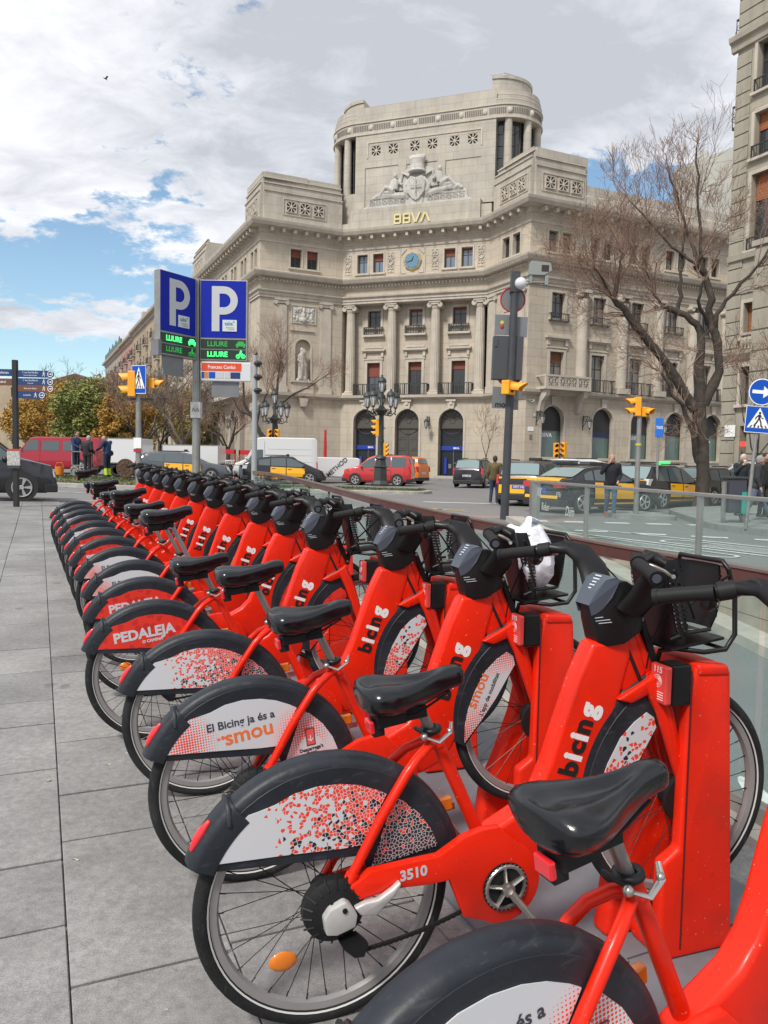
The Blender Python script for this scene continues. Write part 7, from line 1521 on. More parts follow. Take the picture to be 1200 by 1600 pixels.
def scooter(i,loc,yaw,col,lab):
    t =thing('motor_scooter',lab,'scooter',loc,(0,0,yaw),'scooters parked by the arcade')
    for x in (-.62,.62):w =MB();w.torus(.22,.06,18,6,'y').lathe([(0,0),(.13,0)],12,'y');link('wheel',w.mesh('w',smooth_angle=60),M_cartyre,t,(x,0,.28))
    b =MB();b.prism([(-.85,.5),(-.75,.75),(-.1,.78),(-.05,.35),(.25,.32),(.45,.85),(.55,.95),(.6,.8),(.5,.4),(.3,.22),(-.5,.25)],-.14,.14);link('body',b.mesh('b',bevel=.03),col,t);b =MB();b.box(-.8,-.05,-.13,.13,.78,.86);link('seat',b.mesh('s',bevel=.02),M_bumper,t);b =MB();b.tube([(.5,-.32,1.0),(.52,0,1.02),(.5,.32,1.0)],.02,6).tube([(.52,0,1.0),(.62,0,.3)],.03,6).ball((.55,0,.95),.1,8,6);link('handlebar',b.mesh('h'),M_bumper,t)
for i in range(4):scooter(i,gp_(-10.4 +i *.75,45.2 +.3 *(i % 2)),radians(60 +20 *i),(P_black,P_grey)[i % 2],['dark scooter parked left of the white van, leftmost of four','grey scooter parked second from the left by the van','dark scooter parked third from the left by the van','grey scooter parked closest to the white van'][i])
# ================================================================ PEOPLE
SKIN =mat('skin',(.42,.24,.17),.6);
def person(label,loc,yaw,H=1.75,pose=None,top=(.03,.04,.08),legs=(.03,.04,.07),hair=(.05,.04,.03),shoes=(.05,.05,.05),mask=None,extra=None,bulk=1.):
    """pose: joint offsets in metres for a 1.75 m figure; x right-left (+ left), y forward is +x of the person"""
    J =dict(pel=(0,0,.95),ch=(.0,0,1.30),nk=(.02,0,1.48),hd=(.05,0,1.63),shL=(0,.19,1.43),shR=(0,-.19,1.43),elL=(-.03,.25,1.15),elR=(-.03,-.25,1.15),haL=(.06,.26,.90),haR=(.06,-.26,.90),hpL=(0,.09,.93),hpR=(0,-.09,.93),knL=(.03,.10,.50),knR=(.03,-.10,.50),anL=(-.02,.10,.08),anR=(-.02,-.10,.08));J.update(pose or {})
    k =H /1.75;J ={a:Vector(b) *k for a,b in J.items()};t =thing('person',label,'person',loc,(0,0,yaw))
    def cap(b,pts,rs,flat=1.):b.tube([J[p] if isinstance(p,str) else Vector(p) for p in pts],[r *k for r in rs],10,flat=flat);[b.ball(J[p] if isinstance(p,str) else p,r *k *.98,10,6) for p,r in ((pts[0],rs[0]),(pts[-1],rs[-1]))]
    def torso(b,g):cap(b,['hpL','pel','hpR'],[g *.10,g *.13,g *.10]);cap(b,['pel','ch'],[g *.13,g *.15]);cap(b,['shL','ch','shR'],[g *.075,g *.15,g *.075]);cap(b,['ch','nk'],[g *.13,g *.07])
    b =MB();torso(b,.9);cap(b,['nk','hd'],[.05,.055]);b.ball(J['hd'] +Vector((.01,0,.02)) *k,.105 *k,14,10,(.92,.78,1.12));b.ball(J['hd'] +Vector((.095,0,-.0)) *k,.022 *k,6,5);b.ball(J['hd'] +Vector((.06,0,-.07)) *k,.045 *k,8,6)
    for sy,s in ((1,'L'),(-1,'R')):
        b.ball(J['hd'] +Vector((.0,sy *.082,0)) *k,.022 *k,6,5,(1,.5,1.4));cap(b,['sh' +s,'el' +s,'ha' +s],[.05,.042,.028]);cap(b,['hp' +s,'kn' +s,'an' +s],[.075,.055,.04])
        hd =(J['ha' +s] -J['el' +s]).normalized();sd =hd.orthogonal().normalized();p =J['ha' +s];cap(b,[p,p +hd *.07 *k],[.032,.036])
        for f in range(4):q =p +hd *.08 *k +sd *(f -1.5) *.017 *k;b.tube([q,q +hd *.035 *k,q +hd *(.065 -.008 *abs(f -1.5)) *k +Vector((.012,0,-.006))],[.0095 *k,.009 *k,.007 *k],5)
        q =p +hd *.03 *k +sd *.03 *k;b.tube([q,q +(hd +sd) *.035 *k],[.010 *k,.009 *k],5)
    me =remesh(b,.014,'body',1);link('body',me,SKIN,t)
    f =MB()
    for sy in (-1,1):f.ball(J['hd'] +Vector((.088,sy *.032,.022)) *k,.012 *k,6,5)
    f.box(*(sum(((a -w,a +w) for a,w in zip(J['hd'] +Vector((.098,0,-.05)) *k,(.004,.022,.004))),())));link('eyes_and_mouth',f.mesh('face'),mat('face_dark',(.06,.03,.03),.5),t)
    g =bulk;b =MB();torso(b,1.08 *g)
    for s in 'LR':cap(b,['sh' +s,'el' +s,J['el' +s].lerp(J['ha' +s],.88)],[.072 *g,.058 *g,.046])
    link('jacket',remesh(b,.017,'jacket',2),mat('cloth_%d_%d_%d' % tuple(int(c *1000) for c in top),top,.85,var=.15,vscale=8),t)
    b =MB();cap(b,['hpL','pel','hpR'],[.11,.125,.11])
    for s in 'LR':cap(b,['hp' +s,'kn' +s,'an' +s],[.098,.070,.058])
    link('trousers',remesh(b,.016,'trousers',1),mat('cloth_%d_%d_%d' % tuple(int(c *1000) for c in legs),legs,.85,var=.15,vscale=8),t)
    for s in 'LR':b =MB();a =J['an' +s];b.tube([a +Vector((-.07,0,-.03)) *k,a +Vector((.03,0,-.03)) *k,a +Vector((.17,0,-.052)) *k],[.045 *k,.048 *k,.028 *k],8);link('shoe',b.mesh('s',smooth_angle=60),mat('shoe_%d_%d_%d' % tuple(int(c *1000) for c in shoes),shoes,.6),t)
    if hair:b =MB();b.ball(J['hd'] +Vector((-.015,0,.045)) *k,.108 *k,14,10,(.95,.82,1.0));b.ball(J['hd'] +Vector((-.045,0,.0)) *k,.085 *k,10,8,(.7,.95,1.1));link('hair',b.mesh('hair',smooth_angle=80),mat('hair_%d' % int(hair[0] *1000),hair,.8),t)
    if mask:b =MB();b.ball(J['hd'] +Vector((.06,0,-.04)) *k,.055 *k,10,8,(.8,1,.9));link('face_mask',b.mesh('m',smooth_angle=80),mat('mask_%d' % int(mask[0] *100),mask,.8),t)
    if extra:extra(t,J,k)
    return t
def hivis(t,J,k):
    for s in 'LR':
        b =MB();b.tube([J['kn' +s].lerp(J['an' +s],.35),J['an' +s]],[.066 *k,.064 *k],10);link('hi_vis_gaiter',b.mesh('g',smooth_angle=60),mat('hi_vis_yellow',(.55,.75,.04),.7),t)
fwdarm =dict(elR=(.15,-.27,1.2),haR=(.42,-.22,1.10),elL=(.12,.27,1.2),haL=(.40,.18,1.08))
person('worker in navy overalls with yellow leg bands, left of the cart',gp_(-13.25,33.6,.30),radians(-20),1.86,fwdarm,(.015,.035,.10),(.012,.02,.045),(.04,.03,.03),extra=hivis)
person('grey haired man in a black coat and dark trousers standing between the two workers',gp_(-12.50,32.9,.30),radians(75),1.72,dict(nk=(.08,0,1.46),hd=(.14,0,1.60),haR=(.18,-.24,.98),haL=(.18,.24,.98)),(.025,.025,.03),(.02,.022,.028),(.35,.35,.35),bulk=1.15)
def bagx(t,J,k):hivis(t,J,k);b =MB();b.ball((-.0,-.24,.98 *k),.12,8,6,(1,.6,1));link('waist_pouch',b.mesh('b'),M_bumper,t)
person('bald worker in navy overalls with yellow leg bands, right of the man in black',gp_(-11.75,33.2,.30),radians(160),1.80,dict(nk=(.10,0,1.44),hd=(.17,0,1.56),**fwdarm),(.015,.035,.10),(.012,.02,.045),None,extra=bagx)
person('man in an olive padded jacket and jeans beside the black suv',gp_(4.15,29.6),radians(75),1.78,dict(knR=(.08,-.10,.50),anR=(.02,-.11,.08),knL=(.0,.10,.50),anL=(-.14,.11,.10)),(.11,.085,.035),(.02,.035,.08),(.04,.03,.025),bulk=1.12)
person('man whose head shows above the leftmost rank taxi',gp_(6.75,34.0),radians(180),1.72,{},(.05,.05,.06),(.04,.04,.05),(.05,.04,.03))
person('man in a black jacket and jeans walking with hand on face by the taxis',gp_(6.62,22.9,.02),radians(-100),1.80,dict(elR=(.10,-.28,1.22),haR=(.14,-.10,1.50),knL=(.12,.09,.50),anL=(.06,.10,.09),knR=(.0,-.09,.50),anR=(-.20,-.10,.12),haL=(.14,.18,1.0)),(.012,.012,.018),(.06,.11,.20),None,(.45,.07,.04),bulk=1.15)
person('elderly man in a black coat with a white face mask, by the corner building',gp_(10.3,22.6,.12),radians(-80),1.76,dict(elR=(.08,-.28,1.22),haR=(.14,-.08,1.46)),(.012,.018,.022),(.03,.05,.12),(.45,.45,.45),mask=(.75,.76,.78),bulk=1.2)
person('grey haired man in a dark grey coat striding right by the litter bin',gp_(9.75,20.6,.12),radians(-10),1.72,dict(nk=(.06,0,1.46),hd=(.10,0,1.60),knL=(.22,.09,.54),anL=(.42,.10,.16),knR=(-.10,-.09,.50),anR=(-.32,-.1,.12)),(.035,.036,.042),(.10,.13,.18),(.25,.25,.25),bulk=1.2)
person('man in black with a dark face mask and a walking stick, at the far right',gp_(10.75,22.2,.12),radians(-70),1.80,dict(elL=(.06,.26,1.16),haL=(.30,.26,1.0)),(.012,.012,.014),(.03,.03,.035),(.03,.025,.02),mask=(.02,.02,.02),bulk=1.1)
def shrub(loc,lab):
    rr =random.Random(5);t =thing('flower_pot',lab,'plant',loc);b =MB();b.lathe([(.16,0),(.22,.3),(.2,.3),(.15,.04)],12);link('pot',b.mesh('p'),mat('dark_pot',(.06,.05,.05),.7),t);b =MB()
    for k in range(60):p =Vector((rr.gauss(0,.12),rr.gauss(0,.12),.32 +abs(rr.gauss(0,.1))));b.ball(p,.035,5,4)
    link('red_flowers',b.mesh('f'),mat('red_flowers',(.55,.02,.03),.7),t)['kind'] ='stuff'
shrub(gp_(11.6,23.2,.12),'pot with red flowers on the pavement behind the walking stick')
# ================================================================ BIKES AND DOCKS
def paint_mat(name,col,worn=.0):
    m =mat(name,col,.36,coat=.08,spec=.28,var=.05,vscale=7);b =m.node_tree.nodes['Principled BSDF']
    nt =m.node_tree;n =nt.nodes.new('ShaderNodeTexNoise');n.inputs['Scale'].default_value =9;n.inputs['Detail'].default_value =6;tc =nt.nodes.new('ShaderNodeTexCoord');nt.links.new(tc.outputs['Object'],n.inputs['Vector'])
    mr =nt.nodes.new('ShaderNodeMapRange');nt.links.new(n.outputs['Fac'],mr.inputs[0]);mr.inputs[3].default_value =.2;mr.inputs[4].default_value =.5;nt.links.new(mr.outputs[0],b.inputs['Roughness']);wear(m);return m
def wear(m,amt=.55):
    nt =m.node_tree;N =nt.nodes;L =nt.links;b =N['Principled BSDF'];lk =b.inputs['Base Color'].links;tc =N.new('ShaderNodeTexCoord');oi =N.new('ShaderNodeObjectInfo');av =N.new('ShaderNodeVectorMath');av.operation ='ADD';L.new(tc.outputs['Object'],av.inputs[0]);L.new(oi.outputs['Location'],av.inputs[1])
    src =lk[0].from_socket
    for sc_,lo,hi,col,a in ((95,.70,.74,(.62,.40,.36,1),amt),(38,.66,.72,(.20,.012,.008,1),amt *.35),(5.5,.5,.8,(.42,.02,.012,1),.6)):
        n =N.new('ShaderNodeTexNoise');n.inputs['Scale'].default_value =sc_;n.inputs['Detail'].default_value =3;L.new(av.outputs[0],n.inputs['Vector']);r =N.new('ShaderNodeMapRange');L.new(n.outputs['Fac'],r.inputs[0]);r.inputs[1].default_value =lo;r.inputs[2].default_value =hi;r.inputs[4].default_value =a
        x =N.new('ShaderNodeMixRGB');L.new(r.outputs[0],x.inputs[0]);L.new(src,x.inputs[1]);x.inputs[2].default_value =col;src =x.outputs[0]
    L.new(src,b.inputs['Base Color'])
R_RED =(.78,.020,.004)
M_red =paint_mat('bike_red',R_RED);M_dockred =mat('dock_red',(.76,.020,.004),.45,spec=.3,var=.07,vscale=3,bump=.03,bscale=200);wear(M_dockred)
M_tyre =mat('tyre_rubber',(.014,.0145,.016),.75,spec=.3,bump=.2,bscale=150,var=.3,vscale=20);M_rim =mat('rim_grey',(.33,.32,.32),.38,metal=.35,var=.1);M_stripe =mat('reflex_stripe',(.62,.62,.60),.4)
M_fend =mat('fender_plastic',(.009,.011,.015),.46,vscale=5,bump=.06,bscale=60,spec=.35,col2=(.022,.027,.036));M_black =mat('black_plastic',(.008,.008,.009),.40,spec=.4);M_blackm =mat('black_matt',(.011,.011,.012),.6,spec=.3)
M_saddle =mat('saddle_vinyl',(.005,.0055,.008),.20,spec=.6,bump=.04,bscale=350);M_steel =mat('steel',(.42,.40,.38),.3,metal=.85,var=.15,vscale=20);M_post =mat('seat_post_grey',(.30,.29,.28),.38,metal=.75,var=.15,vscale=15)
M_alu =mat('cast_aluminium',(.56,.56,.55),.42,metal=.3,var=.1,vscale=20);M_spoke =mat('spoke_black',(.02,.02,.02),.4,metal=.5);M_reflo =mat('orange_reflector',(.75,.20,.015),.25,coat=.5);M_reflr =mat('red_reflector',(.75,.02,.03),.25,coat=.6)
M_display =mat('display_grey_blue',(.075,.09,.12),.35,spec=.5);M_displaytxt =mat('display_print',(.6,.62,.66),.5);M_letw =mat('bike_letter_white',(.80,.80,.80),.5);M_letb =mat('bike_letter_black',(.012,.012,.012),.5)
M_smou =mat('smou_orange',(.82,.17,.04),.45);M_txtgrey =mat('dark_grey_print',(.04,.045,.06),.5);M_pedal =mat('print_light_grey',(.55,.55,.58),.5)
def scuff(m):
    nt =m.node_tree;N =nt.nodes;L =nt.links;b =N['Principled BSDF'];lk =b.inputs['Base Color'].links;tc =N.new('ShaderNodeTexCoord');oi =N.new('ShaderNodeObjectInfo');av =N.new('ShaderNodeVectorMath');av.operation ='ADD';L.new(tc.outputs['Object'],av.inputs[0]);L.new(oi.outputs['Random'],av.inputs[1])
    c0 =tuple(b.inputs['Base Color'].default_value);src =lk[0].from_socket if lk else None
    for sc_,st_,lo,hi,a in ((14,(1,1,5),.60,.72,.30),(60,(1,4,1),.64,.70,.25),(4,(1,1,1),.5,.75,.22)):
        mp =N.new('ShaderNodeMapping');mp.inputs['Scale'].default_value =st_;L.new(av.outputs[0],mp.inputs[0]);n =N.new('ShaderNodeTexNoise');n.inputs['Scale'].default_value =sc_;n.inputs['Detail'].default_value =6;L.new(mp.outputs[0],n.inputs['Vector']);r =N.new('ShaderNodeMapRange');L.new(n.outputs['Fac'],r.inputs[0]);r.inputs[1].default_value =lo;r.inputs[2].default_value =hi;r.inputs[4].default_value =a
        x =N.new('ShaderNodeMixRGB');L.new(r.outputs[0],x.inputs[0])
        if src:L.new(src,x.inputs[1])
        else:x.inputs[1].default_value =c0
        x.inputs[2].default_value =(.085,.09,.10,1);src =x.outputs[0]
    L.new(src,b.inputs['Base Color'])
for m_ in (M_fend,M_tyre):scuff(m_)
def panel_mat(kind):
    m =bpy.data.materials.new('fender_panel_' +kind);m.use_nodes =True;nt =m.node_tree;N =nt.nodes;L =nt.links;b =N['Principled BSDF'];b.inputs['Roughness'].default_value =.38
    tc =N.new('ShaderNodeTexCoord');sp =N.new('ShaderNodeSeparateXYZ');L.new(tc.outputs['Object'],sp.inputs[0])
    cb =N.new('ShaderNodeCombineXYZ');L.new(sp.outputs[0],cb.inputs[0]);L.new(sp.outputs[2],cb.inputs[1])
    def M_(op,a,b_=None,cl=False):
        n =N.new('ShaderNodeMath');n.operation =op;n.use_clamp =cl
        for i,v in enumerate((a,b_)):
            if v is None:continue
            if isinstance(v,(int,float)):n.inputs[i].default_value =v
            else:L.new(v,n.inputs[i])
        return n.outputs[0]
    def mix(f,a,c):
        n =N.new('ShaderNodeMixRGB')
        for i,v in enumerate((f,a,c)):
            if isinstance(v,(int,float)):n.inputs[i].default_value =v
            elif isinstance(v,tuple):n.inputs[i].default_value =(*v,1)
            else:L.new(v,n.inputs[i])
        return n.outputs[0]
    white =(.60,.61,.64);red =(.80,.06,.03);blk =(.02,.02,.025);x,z =sp.outputs[0],sp.outputs[2]
    if kind == 'mosaic':
        vo =N.new('ShaderNodeTexVoronoi');vo.voronoi_dimensions ='2D';vo.inputs['Scale'].default_value =108;L.new(cb.outputs[0],vo.inputs['Vector'])
        ve =N.new('ShaderNodeTexVoronoi');ve.voronoi_dimensions ='2D';ve.feature ='DISTANCE_TO_EDGE';ve.inputs['Scale'].default_value =108;L.new(cb.outputs[0],ve.inputs['Vector'])
        sc =N.new('ShaderNodeSeparateColor');L.new(vo.outputs['Color'],sc.inputs[0])
        dens =M_('MULTIPLY',M_('ADD',x,.17),3.0);dens =M_('SUBTRACT',dens,M_('MULTIPLY',M_('MAXIMUM',M_('SUBTRACT',z,.5),0.),-.6));on =M_('LESS_THAN',sc.outputs[0],dens)
        gap =M_('GREATER_THAN',ve.outputs['Distance'],.07);on =M_('MULTIPLY',on,gap)
        blackness =M_('ADD',M_('MULTIPLY',M_('SUBTRACT',.60,z),4.2),M_('MULTIPLY',M_('SUBTRACT',x,.02),1.3));isb =M_('LESS_THAN',sc.outputs[1],blackness)
        col =mix(on,white,mix(isb,red,blk))
    elif kind in ('smou','smoufront'):
        def dots(scale,fx,fz,r0):
            xs =M_('MULTIPLY',x,scale);zs =M_('MULTIPLY',z,scale);a =M_('SUBTRACT',M_('FRACT',xs),.5);c =M_('SUBTRACT',M_('FRACT',zs),.5)
            return M_('SQRT',M_('ADD',M_('MULTIPLY',a,a),M_('MULTIPLY',c,c)))
        d =dots(115,0,0,0)
        if kind == 'smou':
            l =M_('SUBTRACT',1.0,M_('DIVIDE',M_('SQRT',M_('ADD',M_('POWER',M_('ABSOLUTE',M_('SUBTRACT',x,-.20)),2.0),M_('POWER',M_('ABSOLUTE',M_('SUBTRACT',z,.54)),2.0))),.115),True)
            r =M_('SUBTRACT',1.0,M_('DIVIDE',M_('SQRT',M_('ADD',M_('POWER',M_('ABSOLUTE',M_('SUBTRACT',x,.19)),2.0),M_('POWER',M_('ABSOLUTE',M_('SUBTRACT',z,.50)),2.0))),.11),True)
            keep =M_('GREATER_THAN',M_('SQRT',M_('ADD',M_('POWER',M_('ABSOLUTE',M_('SUBTRACT',x,.213)),2.0),M_('POWER',M_('ABSOLUTE',M_('SUBTRACT',z,.435)),2.0))),.045);w =M_('MAXIMUM',l,M_('MULTIPLY',r,keep))
        else:
            l =M_('SUBTRACT',1.0,M_('DIVIDE',M_('ABSOLUTE',M_('SUBTRACT',z,.34)),.13),True);r =M_('SUBTRACT',1.0,M_('DIVIDE',M_('ABSOLUTE',M_('SUBTRACT',z,.63)),.09),True);w =M_('MAXIMUM',l,r)
        on =M_('LESS_THAN',d,M_('MULTIPLY',M_('SQRT',w),.48));col =mix(on,white,red)
    elif kind == 'mosaicfront':
        vo =N.new('ShaderNodeTexVoronoi');vo.voronoi_dimensions ='2D';vo.inputs['Scale'].default_value =75;L.new(cb.outputs[0],vo.inputs['Vector']);ve =N.new('ShaderNodeTexVoronoi');ve.voronoi_dimensions ='2D';ve.feature ='DISTANCE_TO_EDGE';ve.inputs['Scale'].default_value =75;L.new(cb.outputs[0],ve.inputs['Vector'])
        sc =N.new('ShaderNodeSeparateColor');L.new(vo.outputs['Color'],sc.inputs[0]);dens =M_('MULTIPLY',M_('SUBTRACT',.66,z),3.6);on =M_('MULTIPLY',M_('LESS_THAN',sc.outputs[0],dens),M_('GREATER_THAN',ve.outputs['Distance'],.09));isb =M_('LESS_THAN',sc.outputs[1],.12);col =mix(on,white,mix(isb,red,blk))
    else:
        n =N.new('ShaderNodeTexVoronoi');n.voronoi_dimensions ='2D';n.inputs['Scale'].default_value =26;n.inputs['Randomness'].default_value =1;L.new(cb.outputs[0],n.inputs['Vector']);sc =N.new('ShaderNodeSeparateColor');L.new(n.outputs['Color'],sc.inputs[0])
        on =M_('MULTIPLY',M_('LESS_THAN',sc.outputs[0],.5),M_('LESS_THAN',n.outputs['Distance'],.42));col =mix(M_('MULTIPLY',on,.6),(.72,.035,.02),(.40,.02,.02))
    L.new(col,b.inputs['Base Color']);return m
PM ={k:panel_mat(k) for k in ('mosaic','smou','red','smoufront','mosaicfront')}
HZ =.34;SH =(0,0,HZ)
PITCH =.1232;BYAW =.34
def wheel_meshes():
    t =MB();t.torus(.318,.0225,72,10,'y',sq=1.0)
    k =MB() # tread nubs along the shoulders
    for i in range(60):
        a =2 *pi *i /60
        for sy in (-1,1):c,s_ =cos(a),sin(a);k.tube([(.327 *c,sy *.0185,.327 *s_),(.333 *cos(a +.03),sy *.0145,.333 *sin(a +.03)),(.3375 *cos(a +.045),sy *.008,.3375 *sin(a +.045))],.0014,3)
    rim =MB();rim.lathe([(.300,-.013),(.303,-.010),(.303,.010),(.300,.013),(.282,.011),(.276,.0),(.282,-.011),(.300,-.013)],72,'y',ringshape=True)
    st =MB()
    for sy in (-1,1):st.lathe([(.3025,sy *.0178),(.3065,sy *.0200),(.3062,sy *.0206),(.3022,sy *.0184),(.3025,sy *.0178)],72,'y',ringshape=True)
    sp =MB()
    for i in range(32):
        a =2 *pi *i /32;s_ =1 if i % 2 else -1;off =(.5 if (i // 2) % 2 else -.5);h =.035
        sp.tube([(h *cos(a +off *1.6),s_ *.028,h *sin(a +off *1.6)),(.277 *cos(a),s_ *.002,.277 *sin(a))],.00135,4,cap=False)
        sp.tube([(.262 *cos(a),s_ *.003,.262 *sin(a)),(.279 *cos(a),s_ *.002,.279 *sin(a))],.0022,4)
    return t.mesh('tyre',smooth_angle=50),k.mesh('tread'),rim.mesh('rim',smooth_angle=40),st.mesh('reflex_stripe',smooth_angle=40),sp.mesh('spokes')
W_T,W_K,W_R,W_S,W_P =wheel_meshes()
for me_,m_ in ((W_T,M_tyre),(W_K,M_tyre),(W_R,M_rim),(W_S,M_stripe),(W_P,M_spoke)):me_.materials.append(m_)
hubr =MB();hubr.lathe([(.02,-.05),(.032,-.045),(.032,.045),(.02,.05)],16,'y').lathe([(.0,.040),(.074,.045),(.080,.05),(.080,.078),(.064,.09),(.03,.095),(.03,.10)],28,'y')
for i in range(18):a =2 *pi *i /18;hubr.tube([(.06 *cos(a),-.092 +.0,.06 *sin(a)),(.086 *cos(a),-.075,.086 *sin(a))],.003,4)
hubf =MB();hubf.lathe([(.02,-.04),(.045,-.032),(.05,0),(.045,.032),(.02,.04)],18,'y').lathe([(.0,.035),(.078,.04),(.078,.055),(.03,.06)],24,'y')
me_hr =hubr.mesh('rear_hub',smooth_angle=40);me_hf =hubf.mesh('front_hub',smooth_angle=40)
refl =MB();refl.ball((0,0,0),.033,12,6,(1.15,.22,.8));me_refl =refl.mesh('spoke_reflector',smooth_angle=60)
def channel(cx,cz,r,a0,a1,w,n=26,thick=.016,side=.05):
    b =MB();m =[]
    prof =[(-w /2,-side),(-w /2,-.012),(-w /2 +.005,0.002),(-w /2 +.016,.010),(0,.014),(w /2 -.016,.010),(w /2 -.005,.002),(w /2,-.012),(w /2,-side),(w /2 -.006,-side),(w /2 -.006,-.014),(0,.004),(-w /2 +.006,-.014),(-w /2 +.006,-side)]
    k =len(prof)
    for i in range(n +1):
        a =a0 +(a1 -a0) *i /n;rr_ =r(a) if callable(r) else r
        for (y,h) in prof:b.v.append((cx +(rr_ +h) *cos(a),y,cz +(rr_ +h) *sin(a)))
    for i in range(n):
        for j in range(k):b.f.append((i *k +j,i *k +(j +1) % k,(i +1) *k +(j +1) % k,(i +1) *k +j))
    b.f += [tuple(range(k)),tuple(range(n *k +k -1,n *k -1,-1))]
    return b
RFr =lambda a:.368 -.004 *sin(a)
rf =channel(0,0,RFr,radians(6),radians(128),.080,30,side=.05)
rt_ =channel(0,0,lambda a:.372,radians(124),radians(151),.090,10,side=.055)
b_lip =MB();b_lip.tube([(.385 *cos(radians(126)),-.046,.385 *sin(radians(126)) -.045),(.388 *cos(radians(125)),-.040,.388 *sin(radians(125)) -.01),(.392 *cos(radians(125)),0,.392 *sin(radians(125))),(.388 *cos(radians(125)),.040,.388 *sin(radians(125)) -.01),(.385 *cos(radians(126)),.046,.385 *sin(radians(126)) -.045)],.006,6)
def arc(r,a0,a1,n,cx=0,cz=0):return [(cx +r *cos(radians(a0 +(a1 -a0) *i /n)),cz +r *sin(radians(a0 +(a1 -a0) *i /n))) for i in range(n +1)]
skirt_out =arc(.350,7,148,26) +[(-.318,.172),(-.26,.158),(.10,.098),(.105,.052),(.345,.045)]
skirt =MB();skirt.prism(skirt_out,-.041,-.034).prism(skirt_out,.034,.041)
fender_rear =MB();fender_rear.v =list(rf.v);fender_rear.f =list(rf.f)
me_fr =fender_rear.mesh('rear_fender',shift=SH,smooth_angle=45);me_ft =rt_.mesh('fender_tail',shift=SH,smooth_angle=45);me_lip =b_lip.mesh('fender_lip',shift=SH,smooth_angle=60);me_sk =skirt.mesh('fender_skirt',shift=SH,bevel=.002,bseg=1)
pan1 =[(-.267,.180),(-.222,.250),(-.177,.281)] +[(-.15,.284),(-.11,.290),(-.06,.306),(.0,.310),(.06,.302),(.11,.286),(.155,.262),(.178,.246)] +[(.100,.128),(.04,.134),(-.098,.156)]
pan2 =[(.196,.232),(.222,.216),(.262,.172),(.292,.118),(.306,.070),(.20,.066),(.118,.064)]
def panel(polys,y,name):
    b =MB()
    for p in polys:b.prism(p,y -.0025,y +.0)
    return b.mesh(name,shift=SH)
PAN ={}
for k in ('mosaic','smou','red'):
    PAN[k] =panel([pan1,pan2],-.0415,'fender_panel');PAN[k].materials.append(PM[k])
taillamp =MB();taillamp.tube([(.386 *cos(radians(a)),-.014,.386 *sin(radians(a))) for a in (134,138,142,146)],[.006,.0125,.0125,.006],8);me_tl =taillamp.mesh('tail_light',shift=SH,smooth_angle=60)
FX =1.108
ff =channel(FX,0,lambda a:.362 +.042 *sin(a),radians(182),radians(104),.074,22,side=.05)
fskirt =[(FX +.345 *cos(radians(a)),.345 *sin(radians(a)) +.03 *max(0,sin(radians(a)))) for a in range(183,111,-6)] +[(1.022,.345),(1.035,.24),(.93,.105),(.79,-.035)]
fs =MB();fs.prism(fskirt,-.039,-.033).prism(fskirt,.033,.039);me_ff =ff.mesh('front_fender',shift=SH,smooth_angle=45);me_fs =fs.mesh('front_fender_skirt',shift=SH,bevel=.0015,bseg=1)
fpan =[(.790,-.020),(.796,.04),(.815,.10),(.85,.165),(.90,.232),(.95,.268),(.995,.288),(1.018,.268),(1.024,.236),(.93,.118),(.86,.045)]
FPAN ={}
for k,pk in (('mosaic','mosaicfront'),('smou','smoufront'),('red','red')):FPAN[k] =panel([fpan],-.0395,'front_fender_panel');FPAN[k].materials.append(PM[pk])
fr =MB()
main =[(.405,.035),(.46,.058),(.52,.078),(.575,.098),(.625,.140),(.665,.205),(.715,.31),(.775,.43),(.835,.525),(.965,.515),(.962,.46),(.925,.375),(.875,.265),(.825,.145),(.785,.04),(.745,-.03),(.69,-.078),(.62,-.10),(.53,-.10),(.43,-.06)]
fr.prism(main,-.036,.036)
me_main =fr.mesh('frame',shift=SH,bevel=.016,bseg=4,smooth_angle=50)
fr2 =MB()
fr2.prism([(.90,.53),(.985,.53),(1.015,.40),(.995,.385),(.93,.355),(.905,.40)],-.031,.031);me_head =fr2.mesh('head_tube',shift=SH,bevel=.012,bseg=3,smooth_angle=50)
gr =MB();gr.prism([(.930,.525),(.940,.525),(.992,.385),(.982,.380)],-.034,.034);me_groove =gr.mesh('head_tube_groove',shift=SH)
cr =MB();cr.prism([(.895,.348),(.94,.328),(1.02,.345),(1.055,.40),(1.035,.408),(1.0,.385)],-.05,.05);cr.tube([(.985,0,.52),(1.035,0,.39)],.026,12);me_crown =cr.mesh('fork_crown',shift=SH,bevel=.006,bseg=2,smooth_angle=50)
fk =MB()
for sy in (-1,1):fk.tube([(1.015,sy *.036,.385),(1.045,sy *.052,.29),(1.075,sy *.056,.14),(1.108,sy *.056,.0),(1.110,sy *.056,-.022)],[.024,.022,.018,.014,.011],12,flat=1.25)
me_fork =fk.mesh('fork',shift=SH,smooth_angle=60)
stc =MB();stc.tube([(.452,0,.02),(.395,0,.195),(.342,0,.348)],[.0185,.0185,.0175],14);stc.tube([(.349,0,.325),(.336,0,.362)],.0215,14);me_st =stc.mesh('seat_tube',shift=SH,smooth_angle=60)
def stay(sy):
    b =MB();b.tube([(.338,sy *.006,.335),(.312,sy *.022,.335),(.272,sy *.042,.318),(.235,sy *.052,.29),(.15,sy *.060,.193),(.06,sy *.066,.072),(.008,sy *.067,.0)],[.0125,.0135,.0138,.0138,.0135,.013,.012],12);b.tube([(.062,sy *.066,.075),(.048,sy *.0665,.056)],.0165,12)
    return b.mesh('seat_stay',shift=SH,smooth_angle=60)
me_s1,me_s2 =stay(-1),stay(1)
